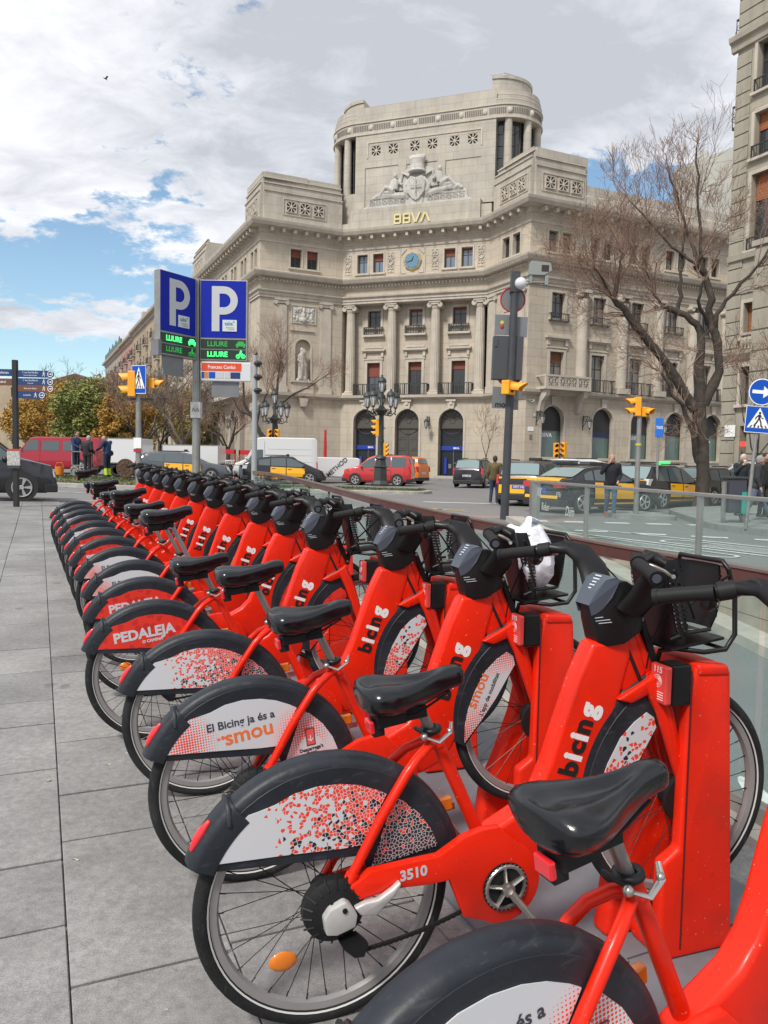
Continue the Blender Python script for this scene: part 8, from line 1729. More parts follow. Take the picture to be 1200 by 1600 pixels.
cs_ =MB();cs_.prism([(.004,.030),(.03,.048),(.075,.062),(.10,.078),(.20,.072),(.29,.066),(.325,.080),(.37,.098),(.42,.103),(.47,.098)] +arc(.112,62,-130,16,.468,-.062) +[(.345,-.125),(.328,-.060),(.315,-.010),(.25,-.004),(.16,.012),(.05,.008),(.0,-.012)],-.088,-.060)
me_cg =cs_.mesh('chain_guard',shift=SH,bevel=.006,bseg=2,smooth_angle=40)
cs2 =MB();cs2.tube([(.0,.067,-.005),(.2,.06,.01),(.42,.04,-.02)],.016,10);me_cs =cs2.mesh('chain_stay',shift=SH,smooth_angle=60)
ringd =MB();ringd.lathe([(.0,.0),(.066,.0),(.066,.004)],28,'y',(.470,-.0885,-.070));me_rd =ringd.mesh('chainring_opening',shift=SH)
cg =MB();cg.torus(.056,.0055,28,6,'y',(.470,-.094,-.070),sq=.8)
for k in range(5):a =2 *pi *k /5 +.3;cg.tube([(.470 +.012 *cos(a),-.096,-.070 +.012 *sin(a)),(.470 +.054 *cos(a),-.094,-.070 +.054 *sin(a))],[.013,.011],6,flat=.4)
for k in range(30):a =2 *pi *k /30;cg.box(.470 +.0615 *cos(a) -.0022,.470 +.0615 *cos(a) +.0022,-.096,-.092,-.070 +.0615 *sin(a) -.0022,-.070 +.0615 *sin(a) +.0022)
me_cr =cg.mesh('chainring',shift=SH,smooth_angle=50)
ck =MB();ck.lathe([(0,.0),(.018,.0),(.018,.014),(.012,.018),(0,.018)],16,'y',(.470,-.100,-.070));ck.tube([(.470,-.112,-.070),(.520,-.118,-.150),(.562,-.122,-.215)],[.018,.014,.015],8,flat=.65)
me_ck =ck.mesh('crank',shift=SH,smooth_angle=50);pdl =MB()
pdl.box(.515,.61,-.23,-.135,-.232,-.212);me_pd =pdl.mesh('pedal',shift=SH,bevel=.004,bseg=1)
ck2 =MB();ck2.tube([(.470,.09,-.070),(.42,.10,.01),(.385,.105,.075)],[.013,.0105,.012],8,flat=.65);ck2.box(.335,.43,.118,.215,.068,.088);me_ck2 =ck2.mesh('left_crank',shift=SH,smooth_angle=50)
ch =MB();n =46
for i in range(n):
    t =i /n;x =.055 +(.40 -.055) *t;z =-.128 +(-.135 +.05 -.0) *t *0 +.030 *t -.012 *sin(pi *t);ch.box(x -.0045,x +.0045,-.080 -.002 *(i % 2),-.074,z -.0045,z +.0045)
me_ch =ch.mesh('chain',shift=SH)
dc =MB();dc.prism([(-.036,.006),(-.018,.026),(.022,.036),(.036,.024),(.050,-.006),(.042,-.036),(-.008,-.044),(-.034,-.036)],-.118,-.072)
me_dc =dc.mesh('derailleur_cover',shift=SH,bevel=.005,bseg=2,smooth_angle=35)
dc2 =MB();dc2.prism([(.046,.006),(.060,-.018),(.100,-.030),(.15,.004),(.175,.030),(.172,.040),(.15,.026),(.11,.010),(.075,.012)],-.108,-.088);me_dc2 =dc2.mesh('derailleur_arm',shift=SH,bevel=.005,bseg=2,smooth_angle=50)
dc3 =MB();dc3.lathe([(0,0),(.0065,0),(.0065,.004),(0,.004)],12,'y',(.018,-.1175,.016)).prism([(.0,-.075),(.05,-.072),(.075,-.105),(.06,-.135),(.035,-.13),(.01,-.1)],-.095,-.075);me_dc3 =dc3.mesh('derailleur',shift=SH,smooth_angle=40)
sc2 =MB();sc2.torus(.022,.009,18,8,'z',(.333,0,.372));sc2.tube([(.31,-.03,.368),(.30,.03,.372)],.006,8);me_scb =sc2.mesh('seat_clamp',shift=SH,smooth_angle=60)
sc3 =MB();sc3.tube([(.300,-.034,.368),(.335,-.046,.350),(.372,-.040,.366),(.385,-.02,.385)],[.006,.009,.0085,.006],8,flat=.55);sc3.ball((.300,-.034,.368),.0105,8,6);sc3.ball((.372,-.038,.370),.009,8,6);me_scl =sc3.mesh('clamp_lever',shift=SH,smooth_angle=60)
def saddle():
    b =MB();n =22;secs =[]
    X =[-.135,-.128,-.115,-.09,-.05,0.0,.045,.085,.115,.135,.143];Wd =[.034,.066,.086,.092,.082,.058,.038,.028,.026,.022,.008];T =[.004,.014,.019,.020,.013,.006,.006,.010,.011,.006,-.004];Dp =[.02,.045,.062,.072,.070,.060,.050,.042,.036,.028,.012]
    m =20
    for x,w,t,d in zip(X,Wd,T,Dp):
        for k in range(m):
            a =2 *pi *k /m;y =w *cos(a);s_ =sin(a)
            if s_ >= 0:z =t +.020 *(s_ ** .7) -(.016 *max(0,1 -(y /(w *.45)) ** 2) if -.12 < x < .07 and s_ > .3 else 0) -.010 *(abs(y) /max(w,.01)) ** 3 *(1 if x < .0 else .3)
            else:z =t -d *(abs(s_) ** .8) *(.95 if x < .02 else 1.0)
            b.v.append((x,y,z))
    for i in range(len(X) -1):
        for k in range(m):b.f.append((i *m +k,i *m +(k +1) % m,(i +1) *m +(k +1) % m,(i +1) *m +k))
    b.f += [tuple(range(m)),tuple(range(len(X) *m -1,(len(X) -1) *m -1,-1))]
    me =b.mesh('saddle');bm =bmesh.new();bm.from_mesh(me);bmesh.ops.subdivide_edges(bm,edges=bm.edges[:],cuts=1,smooth=.8,use_grid_fill=True);bm.to_mesh(me);bm.free();me.polygons.foreach_set('use_smooth',[True] *len(me.polygons));return me
me_sad =saddle()
b =MB();b.box(-.105,-.03,-.035,.035,-.072,-.035).box(-.115,-.085,-.02,.02,-.095,-.06);b.tube([(-.09,-.022,-.055),(0,-.022,-.062),(.10,-.012,-.028)],.004,6).tube([(-.09,.022,-.055),(0,.022,-.062),(.10,.012,-.028)],.004,6).box(-.03,.03,-.02,.02,-.075,-.045);me_sadu =b.mesh('saddle_underside',bevel=.003,bseg=1)
b =MB();b.box(-.122,-.110,-.022,.022,-.085,-.055);me_sadr =b.mesh('saddle_reflector',bevel=.003)
def post_mesh(h):b =MB();d =Vector((-.335,0,.94));b.tube([(.345,0,.33),(.345 +d.x *(h +.01),0,.33 +d.z *(h +.01))],.0142,14);return b.mesh('seat_post',shift=SH,smooth_angle=60)
hu =MB();hu.prism([(.800,.640),(.826,.672),(.872,.694),(.945,.690),(.985,.66),(1.0,.60),(.985,.535),(.925,.508),(.855,.505),(.815,.522),(.803,.585)],-.062,.062);
def taper(mb):
    for i,(x,y,z) in enumerate(mb.v):t =1 -smooth((x -.79) /.16);mb.v[i] =(x +.038 *t,y *(.94 -.42 *t),z)
h2 =MB()
pr =[(.800,.640),(.826,.672),(.872,.694),(.945,.690),(.985,.66),(1.0,.60),(.985,.535),(.925,.508),(.855,.505),(.815,.522),(.803,.585)]
hu =h2;hu.prism(pr,-.062,.062);taper(hu)
me_hu =hu.mesh('head_unit',shift=SH,bevel=.008,bseg=2,smooth_angle=40)
ds =MB();n_ =Vector((-.55,0,.83)).normalized()
ds.add([(.792,-.0648,.634),(.792,.0648,.634),(.818,.0648,.671),(.862,.0648,.700),(.905,.0648,.7045),(.905,-.0648,.7045),(.862,-.0648,.700),(.818,-.0648,.671)],[(0,1,2,7),(7,2,3,6),(6,3,4,5)]);
for sy in (-1,1):ds.add([(.7985,sy *.0645,.603),(.815,sy *.0648,.606),(.842,sy *.0648,.618),(.882,sy *.0648,.648),(.918,sy *.0648,.694),(.905,sy *.0648,.7045),(.862,sy *.0648,.700),(.818,sy *.0648,.671),(.792,sy *.0648,.634)],[tuple(range(9))])
taper(ds);me_ds =ds.mesh('display',shift=SH)
dl =MB()
for k in range(5):x =.822 +k *.0115;z =.6725 +k *.0075;w =(.012,.02,.016,.022,.02)[k];dl.add([(x,-w -.004,z),(x,w -.004,z),(x +.0035,w -.004,z +.0026),(x +.0035,-w -.004,z +.0026)],[(0,1,2,3)])
taper(dl);me_dl =dl.mesh('display_print',shift=(0,0,HZ +.0025))
dl2 =MB();dl2.box(.812,.868,-.066,-.0635,.585,.5865).box(.822,.874,-.066,-.0635,.577,.5785).box(.81,.84,-.066,-.0635,.594,.5955);taper(dl2);me_dl2 =dl2.mesh('unit_print',shift=SH)
def arm(sy):
    b =MB();sh =lambda x,y,z:(x -.17 *y,y,z)
    P_ =[sh(.945,sy *.050,.60),sh(.962,sy *.085,.645),sh(.972,sy *.118,.70),sh(.955,sy *.138,.748),sh(.915,sy *.158,.772),sh(.872,sy *.180,.770),sh(.845,sy *.20,.766)]
    W_ =[(.052,.020),(.050,.018),(.046,.017),(.036,.016),(.024,.016),(.0165,.0165),(.0165,.0165)]
    n =len(P_);seg =14;pts =[Vector(p) for p in P_];vs =[]
    for i in range(n):
        t =(pts[min(n -1,i +1)] -pts[max(0,i -1)]).normalized();fx =Vector((1,-.17,.0));a =(fx -t *fx.dot(t))
        if a.length < .3:a =Vector((0,0,1)) -t *t.z
        a =a.normalized()
        bb =t.cross(a)
        for k in range(seg):q =2 *pi *k /seg;vs.append(pts[i] +a *(W_[i][0] *(abs(cos(q)) ** .8) *(1 if cos(q) > 0 else -1)) +bb *W_[i][1] *sin(q))
    b.add(vs,[(i *seg +k,i *seg +(k +1) % seg,(i +1) *seg +(k +1) % seg,(i +1) *seg +k) for i in range(n -1) for k in range(seg)] +[tuple(range(seg -1,-1,-1)),tuple(range((n -1) *seg,n *seg))])
    g =MB();g.tube([sh(.846,sy *.199,.7665),sh(.835,sy *.225,.763),sh(.815,sy *.27,.757),sh(.798,sy *.305,.751)],[.0180,.0172,.0172,.0182],16);g.tube([sh(.799,sy *.302,.7515),sh(.795,sy *.311,.7495)],.0198,16)
    for k in range(7):t =.2 +.1 *k;
    c =MB();e =Vector(sh(.795,sy *.3115,.7495));dr_ =(Vector(sh(.795,sy *.3115,.7495)) -Vector(sh(.815,sy *.27,.757))).normalized();c.tube([e,e +dr_ *.002],.012,12)
    l =MB();l.tube([sh(.885,sy *.165,.765),sh(.905,sy *.19,.750),sh(.90,sy *.23,.742),sh(.875,sy *.275,.738),sh(.862,sy *.295,.742)],[.007,.006,.005,.0045,.006],7)
    h_ =MB();h_.tube([sh(.872,sy *.172,.772),sh(.850,sy *.196,.767)],[.021,.0215],14)
    s_ =MB();s_.tube([sh(.905,sy *.155,.775),sh(.93,sy *.17,.765),sh(.935,sy *.2,.752)],[.02,.018,.008],8)
    return b.mesh('handlebar',shift=SH,smooth_angle=50),g.mesh('grip',shift=SH,smooth_angle=50),c.mesh('grip_cap',shift=SH),l.mesh('brake_lever',shift=SH,smooth_angle=60),h_.mesh('shifter',shift=SH,smooth_angle=50),s_.mesh('lever_mount',shift=SH,smooth_angle=60)
ARMS =[arm(-1),arm(1)]
bell =MB();bell.lathe([(.024,0),(.026,.008),(.024,.02),(.014,.026),(.012,.03),(0,.03)],16,'y',(0,0,0));me_bell =bell.mesh('bell',smooth_angle=40);bl2 =MB();bl2.lathe([(0,.0305),(.007,.0305),(.006,.033),(0,.033)],10,'y');me_bell2 =bl2.mesh('bell_button')
cab =MB()
for sy in (-1,1):cab.tube([(.90,sy *.17,.752),(1.00,sy *.16,.72),(1.06,sy *.10,.62),(1.02,sy *.05,.50),(1.0,sy *.045,.42)],.0028,5)
me_cab =cab.mesh('brake_cable',shift=SH,smooth_angle=60)
br =MB();br.prism([(1.003,.575),(1.022,.570),(1.068,.405),(1.046,.398)],-.022,.022);me_br =br.mesh('cradle_bracket',shift=SH,bevel=.003,bseg=1)
scw =MB()
for (x,z) in ((1.013,.56),(1.052,.42),(.985,.548)):scw.lathe([(0,0),(.0065,0),(.0065,.003),(0,.004)],10,'y',(x,-.0225,z))
me_scw =scw.mesh('screws',shift=SH)
rk =MB();rk.tube([(1.06,-.01,.41),(1.072,-.02,.455),(1.095,-.06,.466),(1.16,-.10,.452),(1.225,-.115,.452),(1.262,-.115,.49),(1.272,-.112,.60),(1.262,-.105,.68)],.0075,8);rk.tube([(1.06,.01,.41),(1.072,.02,.455),(1.095,.06,.466),(1.16,.10,.452),(1.225,.115,.452),(1.262,.115,.49),(1.272,.112,.60),(1.262,.105,.68)],.0075,8);rk.tube([(1.262,-.105,.68),(1.255,-.09,.705),(1.255,.09,.705),(1.262,.105,.68)],.0075,8);rk.tube([(1.225,-.115,.452),(1.225,.115,.452)],.006,6);me_rk =rk.mesh('cradle_tube',shift=SH,smooth_angle=60)
def perf_mat():
    m =bpy.data.materials.new('perforated_plastic');m.use_nodes =True;nt =m.node_tree;N =nt.nodes;L =nt.links;b =N['Principled BSDF'];b.inputs['Base Color'].default_value =(.012,.012,.014,1);b.inputs['Roughness'].default_value =.4
    tc =N.new('ShaderNodeTexCoord');sp =N.new('ShaderNodeSeparateXYZ');L.new(tc.outputs['Object'],sp.inputs[0])
    def M_(op,a,c=None):
        n =N.new('ShaderNodeMath');n.operation =op
        for i,v in enumerate((a,c)):
            if v is None:continue
            if isinstance(v,(int,float)):n.inputs[i].default_value =v
            else:L.new(v,n.inputs[i])
        return n.outputs[0]
    ys_ =M_('MULTIPLY',sp.outputs[1],78);zs_ =M_('MULTIPLY',sp.outputs[2],78);a =M_('SUBTRACT',M_('FRACT',ys_),.5);c =M_('SUBTRACT',M_('FRACT',zs_),.5);d =M_('SQRT',M_('ADD',M_('MULTIPLY',a,a),M_('MULTIPLY',c,c)))
    ay =M_('ABSOLUTE',sp.outputs[1]);band_ =M_('MULTIPLY',M_('GREATER_THAN',ay,.078),M_('LESS_THAN',ay,.112));band_ =M_('MULTIPLY',band_,M_('MULTIPLY',M_('GREATER_THAN',sp.outputs[2],HZ +.50),M_('LESS_THAN',sp.outputs[2],HZ +.67)))
    hole =M_('MULTIPLY',M_('LESS_THAN',d,.33),band_);inv =M_('SUBTRACT',1.0,hole);L.new(inv,b.inputs['Alpha']);return m
M_perf =perf_mat()
def plate(x0,x1,xs,z0,z1,w0,w1,name):
    b =MB();n =12
    for side in (0,.006):
        for j in range(5):
            z =z0 +(z1 -z0) *j /4;w =(w0 +(w1 -w0) *j /4) *(1 -.22 *abs(j /2 -1) ** 3);xx =x0 +(x1 -x0) *j /4
            for i in range(n +1):y =-w +2 *w *i /n;b.v.append((xx +xs *(y /w) ** 4 +side,y,z))
    q =n +1
    for s_ in (0,5 *q):
        for j in range(4):
            for i in range(n):b.f.append((s_ +j *q +i,s_ +j *q +i +1,s_ +(j +1) *q +i +1,s_ +(j +1) *q +i))
    return b.mesh(name,shift=SH,smooth_angle=60)
me_bp =plate(1.075,1.052,.03,.475,.735,.105,.125,'cradle_back_plate');me_fp =plate(1.235,1.262,-.03,.50,.69,.09,.125,'cradle_front_plate')
for m_ in (me_bp,me_fp):m_.materials.append(M_perf)
fl_ =MB();fl_.box(1.06,1.25,-.085,.085,.470,.478);fl_.tube([(1.07,-.07,.50),(1.11,-.085,.515),(1.2,-.085,.51)],.006,6).tube([(1.07,.07,.50),(1.11,.085,.515),(1.2,.085,.51)],.006,6);me_fl =fl_.mesh('cradle_floor',shift=SH);mp_ =MB();mp_.prism([(1.095,.522),(1.205,.497),(1.2055,.502),(1.0955,.527)],-.06,.06);me_mp =mp_.mesh('cradle_metal_plate',shift=SH,bevel=.002)
bn =MB();bn.tube([(1.065,-.11,.71),(1.12,-.08,.64),(1.20,-.02,.53)],.004,5).tube([(1.262,-.115,.67),(1.20,-.05,.60),(1.12,.0,.53)],.004,5).tube([(1.27,.115,.62),(1.285,.118,.62)],.008,8);me_bn =bn.mesh('elastic_strap',shift=SH)
sig =MB();sig.box(.36,.39,.0,.035,.09,.12);
ye =MB();ye.box(-.02,.02,-.01,.01,-.018,.018)
me_light =ye.mesh('side_reflector',bevel=.004)
bikegrp ='shared bikes locked in the row of docks'
def bicycle(k,kind,sad_dz,label,dev=(0,0),number=None,bag=False,detail=2):
    """k is the place in the row counted from the bike numbered 3510"""
    R =Matrix.Rotation(BYAW +dev[0],4,'Z') @ Matrix.Rotation(-PITCH,4,'Y')
    e2 =Vector((U.x *cos(.017),U.y *cos(.017),.017))
    hub =Vector((-.132,1.969,.34)) +e2 *(.725 *k);hub += Vector((cos(BYAW),sin(BYAW),0)) *dev[1]
    if k == -1:hub += Vector((.020,-.085,0))
    loc =hub -(R.to_3x3() @ Vector((0,0,HZ)))
    t =thing('shared_bicycle',label,'bicycle',tuple(loc),tuple(R.to_euler()),bikegrp)
    def wheel(nm,x,hubm):
        w =link(nm,W_T,None,t,(x,0,HZ),(0,random.random() *6,0));link('rim',W_R,None,w);
        if detail > 0:link('tread',W_K,None,w)
        link('reflex_stripe',W_S,None,w);link('spokes',W_P,None,w);return w
    w1 =wheel('rear_wheel',0,me_hr);link('hub',me_hr,M_blackm,t,(0,0,HZ));w2 =wheel('front_wheel',FX,me_hf);link('hub',me_hf,M_blackm,t,(FX,0,HZ))
    link('spoke_reflector',me_refl,M_reflo,t,(-.132,-.012,HZ -.137),(0,.15,0));link('spoke_reflector',me_refl,M_reflo,t,(FX +.12,-.012,HZ -.14),(0,.6,0))
    f =link('rear_fender',me_fr,M_fend,t);link('fender_tail',me_ft,M_fend,f);link('fender_lip',me_lip,M_fend,f);link('fender_skirt',me_sk,M_fend,f);p =link('fender_panel',PAN[kind],None,f);link('tail_light',me_tl,M_reflr,f)
    f2 =link('front_fender',me_ff,M_fend,t);link('fender_skirt',me_fs,M_fend,f2);p2 =link('fender_panel',FPAN[kind],None,f2)
    fr_ =link('frame',me_main,M_red,t);link('head_tube',me_head,M_red,fr_);link('head_tube_groove',me_groove,M_blackm,fr_);link('seat_tube',me_st,M_red,fr_);link('seat_stay',me_s1,M_red,fr_);link('seat_stay',me_s2,M_red,fr_);link('chain_stay',me_cs,M_red,fr_)
    fo =link('fork',me_fork,M_red,t);link('fork_crown',me_crown,M_red,fo)
    c =link('chain_guard',me_cg,M_red,t);link('chainring_opening',me_rd,M_blackm,c);link('chainring',me_cr,M_steel,c);link('chain',me_ch,M_blackm,t)
    q =link('crank',me_ck,M_steel,t);link('pedal',me_pd,M_blackm,q);link('crank',me_ck2,M_steel,t)
    q =link('derailleur_cover',me_dc,M_alu,t);link('derailleur_arm',me_dc2,M_alu,q);link('derailleur',me_dc3,M_blackm,q)
    q =link('seat_clamp',me_scb,M_black,t);link('clamp_lever',me_scl,M_steel,q)
    h =sad_dz;link('seat_post',post_mesh(h),M_post,t)
    sx,sz =.345 -.335 *(h +.01),.33 +.94 *(h +.01)
    s_ =link('saddle',me_sad,M_saddle,t,(sx -.022,0,sz +.066 +HZ),(0,-.02,0),(1.07,1.05,1.1));link('saddle_underside',me_sadu,M_blackm,s_);link('saddle_reflector',me_sadr,M_reflr,s_)
    u_ =link('head_unit',me_hu,M_black,t);link('display',me_ds,M_display,u_)
    link('display_print',me_dl,M_displaytxt,u_);link('unit_print',me_dl2,M_displaytxt,u_)
    for a in ARMS:
        hb =link('handlebar',a[0],M_black,t);link('grip',a[1],M_blackm,hb);link('grip_cap',a[2],M_display,hb);link('brake_lever',a[3],M_steel if detail > 1 else M_black,hb);link('shifter',a[4],M_blackm,hb);link('lever_mount',a[5],M_black,hb)
    bl_ =link('bell',me_bell,M_black,t,(.855 -.17 *.22,.232,HZ +.79 -.045),(0.25,0,.3));link('bell_button',me_bell2,M_steel,bl_)
    link('brake_cable',me_cab,M_black,t)
    cr_ =link('luggage_cradle',me_rk,M_black,t);link('cradle_bracket',me_br,M_black,cr_);link('screws',me_scw,M_steel,cr_);link('cradle_back_plate',me_bp,None,cr_);link('cradle_front_plate',me_fp,None,cr_);link('cradle_floor',me_fl,M_black,cr_);link('cradle_metal_plate',me_mp,M_steel,cr_);link('elastic_strap',me_bn,M_black,cr_)
    link('side_reflector',me_light,M_reflo,t,(.365,.03,HZ +.14))
    ang =-radians(64)
    def along_tube(s_,m_,dist,size,bold):
        x,z =.735 +dist *cos(radians(64)),.195 +dist *sin(radians(64));return lettering(s_,size,m_,fr_,(x,-.0372,HZ +z),(0,ang,0),bold=bold,depth=.0006)
    along_tube('b',M_letb,-.018,.085,.004);along_tube('i',M_letw,.016,.085,.004);along_tube('c',M_letb,.045,.085,.004);along_tube('i',M_letw,.075,.085,.004);along_tube('n',M_letb,.107,.085,.004);along_tube('g',M_letw,.155,.085,.004)
    if kind == 'smou':
        lettering('El Bicing ja és a',.0375,M_txtgrey,f,(-.015,-.0448,HZ +.240),(0,radians(-1.5),0),bold=.0007,depth=.0004)
        lettering('smou',.072,M_smou,f,(.008,-.0448,HZ +.196),(0,radians(-3),0),bold=.0012,depth=.0004,sx=1.05);lettering('•',.030,M_smou,f,(-.094,-.0448,HZ +.194),bold=.001,depth=.0004);lettering('•',.045,M_smou,f,(-.080,-.0448,HZ +.196),bold=.001,depth=.0004)
        lettering("Descarrega't",.0165,M_txtgrey,f,(.213,-.0448,HZ +.093),(0,radians(-3),0),bold=.0006,depth=.0004);lettering("l'app!",.0165,M_txtgrey,f,(.213,-.0448,HZ +.079),(0,radians(-3),0),bold=.0006,depth=.0004)
        b =MB();b.box(.198,.230,-.0446,-.0440,.104,.166);o_ =link('printed_phone',b.mesh('phone',shift=SH,bevel=.0),M_txtgrey,f);b =MB();b.box(.201,.227,-.0450,-.0446,.108,.162);link('phone_screen',b.mesh('screen',shift=SH),mat('print_pink_red',(.78,.10,.10),.4),f)
        lettering('↓',.03,M_letw,f,(.214,-.0453,HZ +.128),depth=.0004)
        lettering('smou',.062,M_smou,f2,(.862,-.0424,HZ +.165),(0,-radians(60),0),bold=.0012,depth=.0004);lettering("L'app de mobilitat",.0235,M_txtgrey,f2,(.907,-.0424,HZ +.142),(0,-radians(60),0),bold=.0006,depth=.0004)
    if kind == 'red':
        lettering('PEDALEJA',.068,M_pedal,f,(-.035,-.0448,HZ +.220),(0,radians(-2),0),bold=.0028,depth=.0004,sx=1.0);lettering('O CAMINA',.020,M_pedal,f,(.0,-.0448,HZ +.180),(0,radians(-2),0),bold=.0010,depth=.0004);lettering('per a la ciutat',.012,M_pedal,f,(.21,-.0448,HZ +.088),depth=.0004)
    if number:lettering(number,.038,M_pedal,c,(.215,-.0892,HZ +.040),(0,radians(2),0),bold=.0014,depth=.0005)
    if bag:
        g_ =thing('plastic_bag','crumpled white plastic bag held in the front cradle of the second bike','plastic bag',tuple(t.matrix_basis @ Vector((1.16,0,HZ +.48))),tuple(R.to_euler()))
        b =MB();rr =random.Random(9);n,m =26,18
        for j in range(m +1):
            th_ =j /m
            for i in range(n):
                a =2 *pi *i /n;fold =1 +.16 *sin(a *5 +th_ *3) *(th_ ** .6) +.07 *sin(a *11 +th_ *9) +rr.uniform(-.03,.03);w =.082 *sin(min(1,th_ *1.9 +.12) *pi /2) *(1 -.35 *max(0,th_ -.75) /.25);b.v.append((w *.95 *fold *cos(a) -.02,w *1.55 *fold *sin(a) -.0,th_ *.262 +.014 *sin(a *3) *th_))
        for j in range(m):
            for i in range(n):b.f.append((j *n +i,j *n +(i +1) % n,(j +1) *n +(i +1) % n,(j +1) *n +i))
        b.f.append(tuple(range(n)));b.f.append(tuple(range(m *n +n -1,m *n -1,-1)))
        mm =mat('white_plastic_film',(.72,.74,.80),.35,spec=.5,var=.1,vscale=12,bump=.4,bscale=30);link('bag_film',b.mesh('film',smooth_angle=75),mm,g_)
        b =MB();b.tube([(-.06,-.06,.24),(-.02,-.03,.30),(.04,.02,.27)],[.02,.012,.02],8,flat=.4);link('bag_handle',b.mesh('handle',smooth_angle=60),mm,g_)
    return t
BK =[(-1,'smou',.132,'nearest red shared bicycle, cut off by the bottom edge',None),(0,'mosaic',.098,'red shared bicycle numbered 3510 with a red and black mosaic fender panel','3510'),
 (1,'smou',.150,'red shared bicycle with orange lettered white fender panel and a bag in its cradle',None),(2,'mosaic',.195,'red shared bicycle with mosaic fender panel, next beyond the bike holding the bag',None),
 (3,'red',.13,'nearer of the two red PEDALEJA fender bicycles in the front group',None),(4,'red',.34,'second PEDALEJA fender bicycle, its saddle raised high on a long post',None),
 (5,'smou',.24,'bicycle with white lettered fender panel just past the two PEDALEJA fenders',None),(6,'smou',.26,'second bicycle with white lettered fender beyond the PEDALEJA pair',None),
 (7,'red',.33,'red fender bicycle seventh beyond number 3510',None),(8,'red',.18,'red fender bicycle eighth beyond number 3510, with low saddle',None),(9,'mosaic',.22,'white fender bicycle between two red fender ones near the far end',None),
 (10,'red',.30,'fourth bicycle from the far end, with red fender panel',None),(11,'smou',.18,'third bicycle from the far end of the row',None),(12,'smou',.22,'last but one bicycle of the row',None),(13,'mosaic',.36,'farthest bicycle of the row, its saddle standing out highest',None)]
for i,(k,kind,sz,lab,num) in enumerate(BK):
    rr =random.Random(100 +k)
    dev =(.13,0) if k == -1 else (0,0) if k in (0,1) else (rr.uniform(-.03,.03),0)
    if k == 3:dev =(.0,-.09)
    if k == 4:dev =(0,-.04)
    bicycle(k,kind,sz,lab,dev,num,bag=(k == 1),detail=2 if k < 4 else 1 if k < 7 else 0)
def dock_meshes():
    near =MB();near.prism([(.985,0),(.985,.30),(1.045,.335),(1.055,.78),(1.078,.88),(1.192,.872),(1.205,.85),(1.255,.03),(1.255,0)],-.098,-.050)
    far =MB();far.prism([(.905,0),(.925,.17),(.985,.30),(1.045,.46),(1.075,.60),(1.085,.86),(1.19,.85),(1.255,0)],.050,.13)
    base =MB();base.prism([(.99,0),(.99,.07),(1.25,.07),(1.25,0)],-.055,.055)
    cap =MB();cap.prism([(1.078,.846),(1.080,.885),(1.192,.876),(1.2,.84)],-.102,.134)
    rd =MB();rd.box(.992,1.060,-.098,-.030,.765,.885);rk_ =MB();rk_.box(.968,.990,-.100,-.026,.770,.882)
    return near.mesh('dock_wall',bevel=.014,bseg=3,smooth_angle=40),far.mesh('dock_wall',bevel=.02,bseg=3,smooth_angle=40),base.mesh('dock_base',bevel=.02,bseg=2,smooth_angle=40),cap.mesh('dock_cap',bevel=.012,bseg=3,smooth_angle=40),rd.mesh('lock_box',bevel=.006,bseg=2),rk_.mesh('card_reader',bevel=.006,bseg=2)
DM =dock_meshes();seam =MB();seam.box(1.0565,1.062,-.0995,-.098,.03,.86);me_seam =seam.mesh('seam');fr_seam =mat('seam_dark',(.10,.01,.01),.6);M_reader =mat('reader_face',(.72,.07,.06),.35)
ic =MB()
for j in range(3):ic.torus(.008 +j *.005,.0009,14,4,'x',(0,0,0))
me_ic =ic.mesh('contactless_mark')
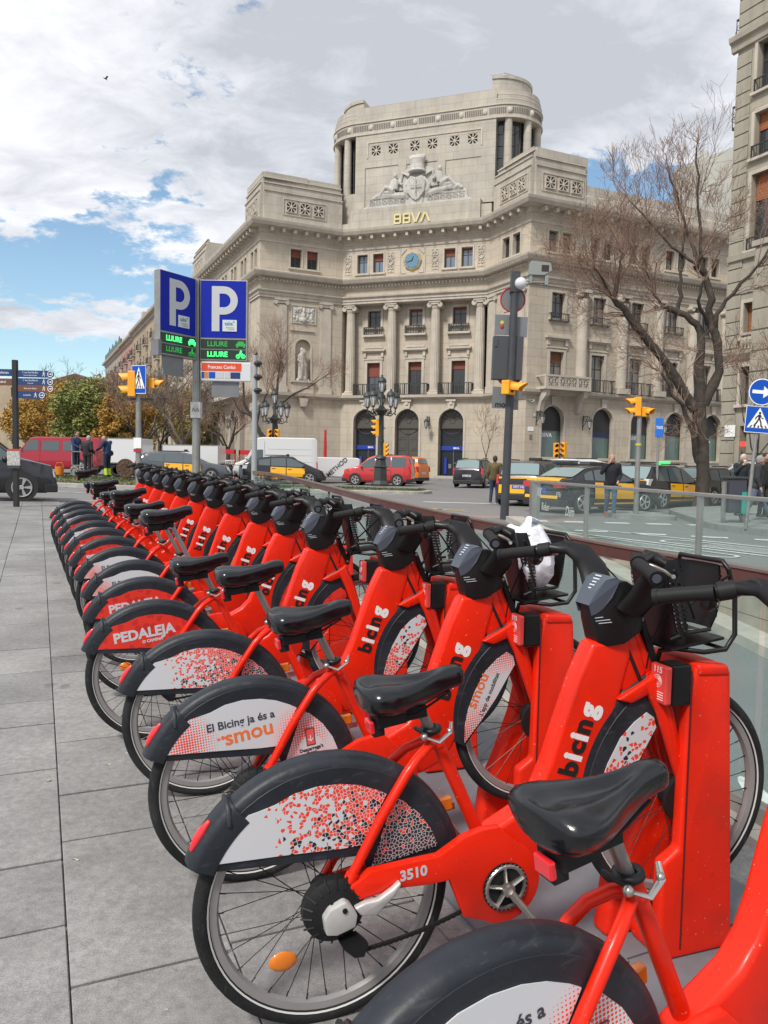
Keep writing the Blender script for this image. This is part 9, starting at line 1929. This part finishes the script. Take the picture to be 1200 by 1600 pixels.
for k in range(-1,14):
    e2 =Vector((U.x,U.y,.017));hub =Vector((-.132,1.969,0)) +e2 *(.725 *k)
    lab ={-1:'nearest red docking post, at the right bottom edge',0:'red docking post holding bicycle 3510, its side face fully visible',1:'red docking post beside the bike with the plastic bag'}.get(k,'red docking post, number %s along the row from the bag bike' % ['','one','two','three','four','five','six','seven','eight','nine','ten','eleven','twelve'][max(0,k -1)])
    t =thing('bike_dock',lab,'bike dock',(hub.x,hub.y,hub.z +.012),(0,0,BYAW),'red docking posts of the bike station')
    w =link('dock_wall',DM[0],M_dockred,t);link('seam',me_seam,fr_seam,w);link('dock_wall',DM[1],M_dockred,t);link('dock_base',DM[2],M_dockred,t);link('dock_cap',DM[3],M_dockred,t);q =link('lock_box',DM[4],M_black,t);r_ =link('card_reader',DM[5],M_reader,t)
    if k < 4:
        lettering('115',.026,M_letw,r_,(.9675,-.063,.868),(0,0,-pi /2),depth=.0006,bold=.0004);link('contactless_mark',me_ic,M_letw,r_,(.9672,-.063,.835))
        for j in range(4):b =MB();b.box(.9668,.968,-.088,-.038,.803 -j *.007,.805 -j *.007);link('small_print',b.mesh('p'),M_letw,r_)
pb_ =MB();
for k in range(-3,15):
    u0 =1.70 +.725 *(k -1);x0 =[]
    for (uu,vv) in ((u0 +.004,1.28),(u0 +.721,1.28),(u0 +.721,2.28),(u0 +.004,2.28)):x,y =uv(uu,vv);x0.append((x,y,gh(x,y)))
    pm =MB();pm.add([(x,y,z -.02) for x,y,z in x0] +[(x,y,z +.014) for x,y,z in x0],[(0,1,2,3),(7,6,5,4),(0,4,5,1),(1,5,6,2),(2,6,7,3),(3,7,4,0)]);o_ =link('platform_plate',pm.mesh('plate'),M_plat,pav)
rr =random.Random(12);lt =MB()
for k in range(70):
    u_,v_ =rr.uniform(.5,14),rr.uniform(-1.2,2.4);x,y =uv(u_,v_);z =gh(x,y) +(.016 if v_ > 1.28 else .006);a =rr.random() *pi;c,s_ =cos(a),sin(a);L_,w_ =rr.choice(((.014,.004),(.02,.012),(.009,.008)));lt.add([(x -c *L_ -s_ *w_,y -s_ *L_ +c *w_,z),(x +c *L_ -s_ *w_,y +s_ *L_ +c *w_,z +.004),(x +c *L_ +s_ *w_,y +s_ *L_ -c *w_,z),(x -c *L_ +s_ *w_,y -s_ *L_ -c *w_,z +.003)],[(0,1,2,3)])
stuff(tag(link('litter',lt.mesh('litter'),mat('litter',(.36,.25,.13),.8,col2=(.5,.47,.42),vscale=3)),'cigarette ends and small leaves scattered under the bikes','litter'))
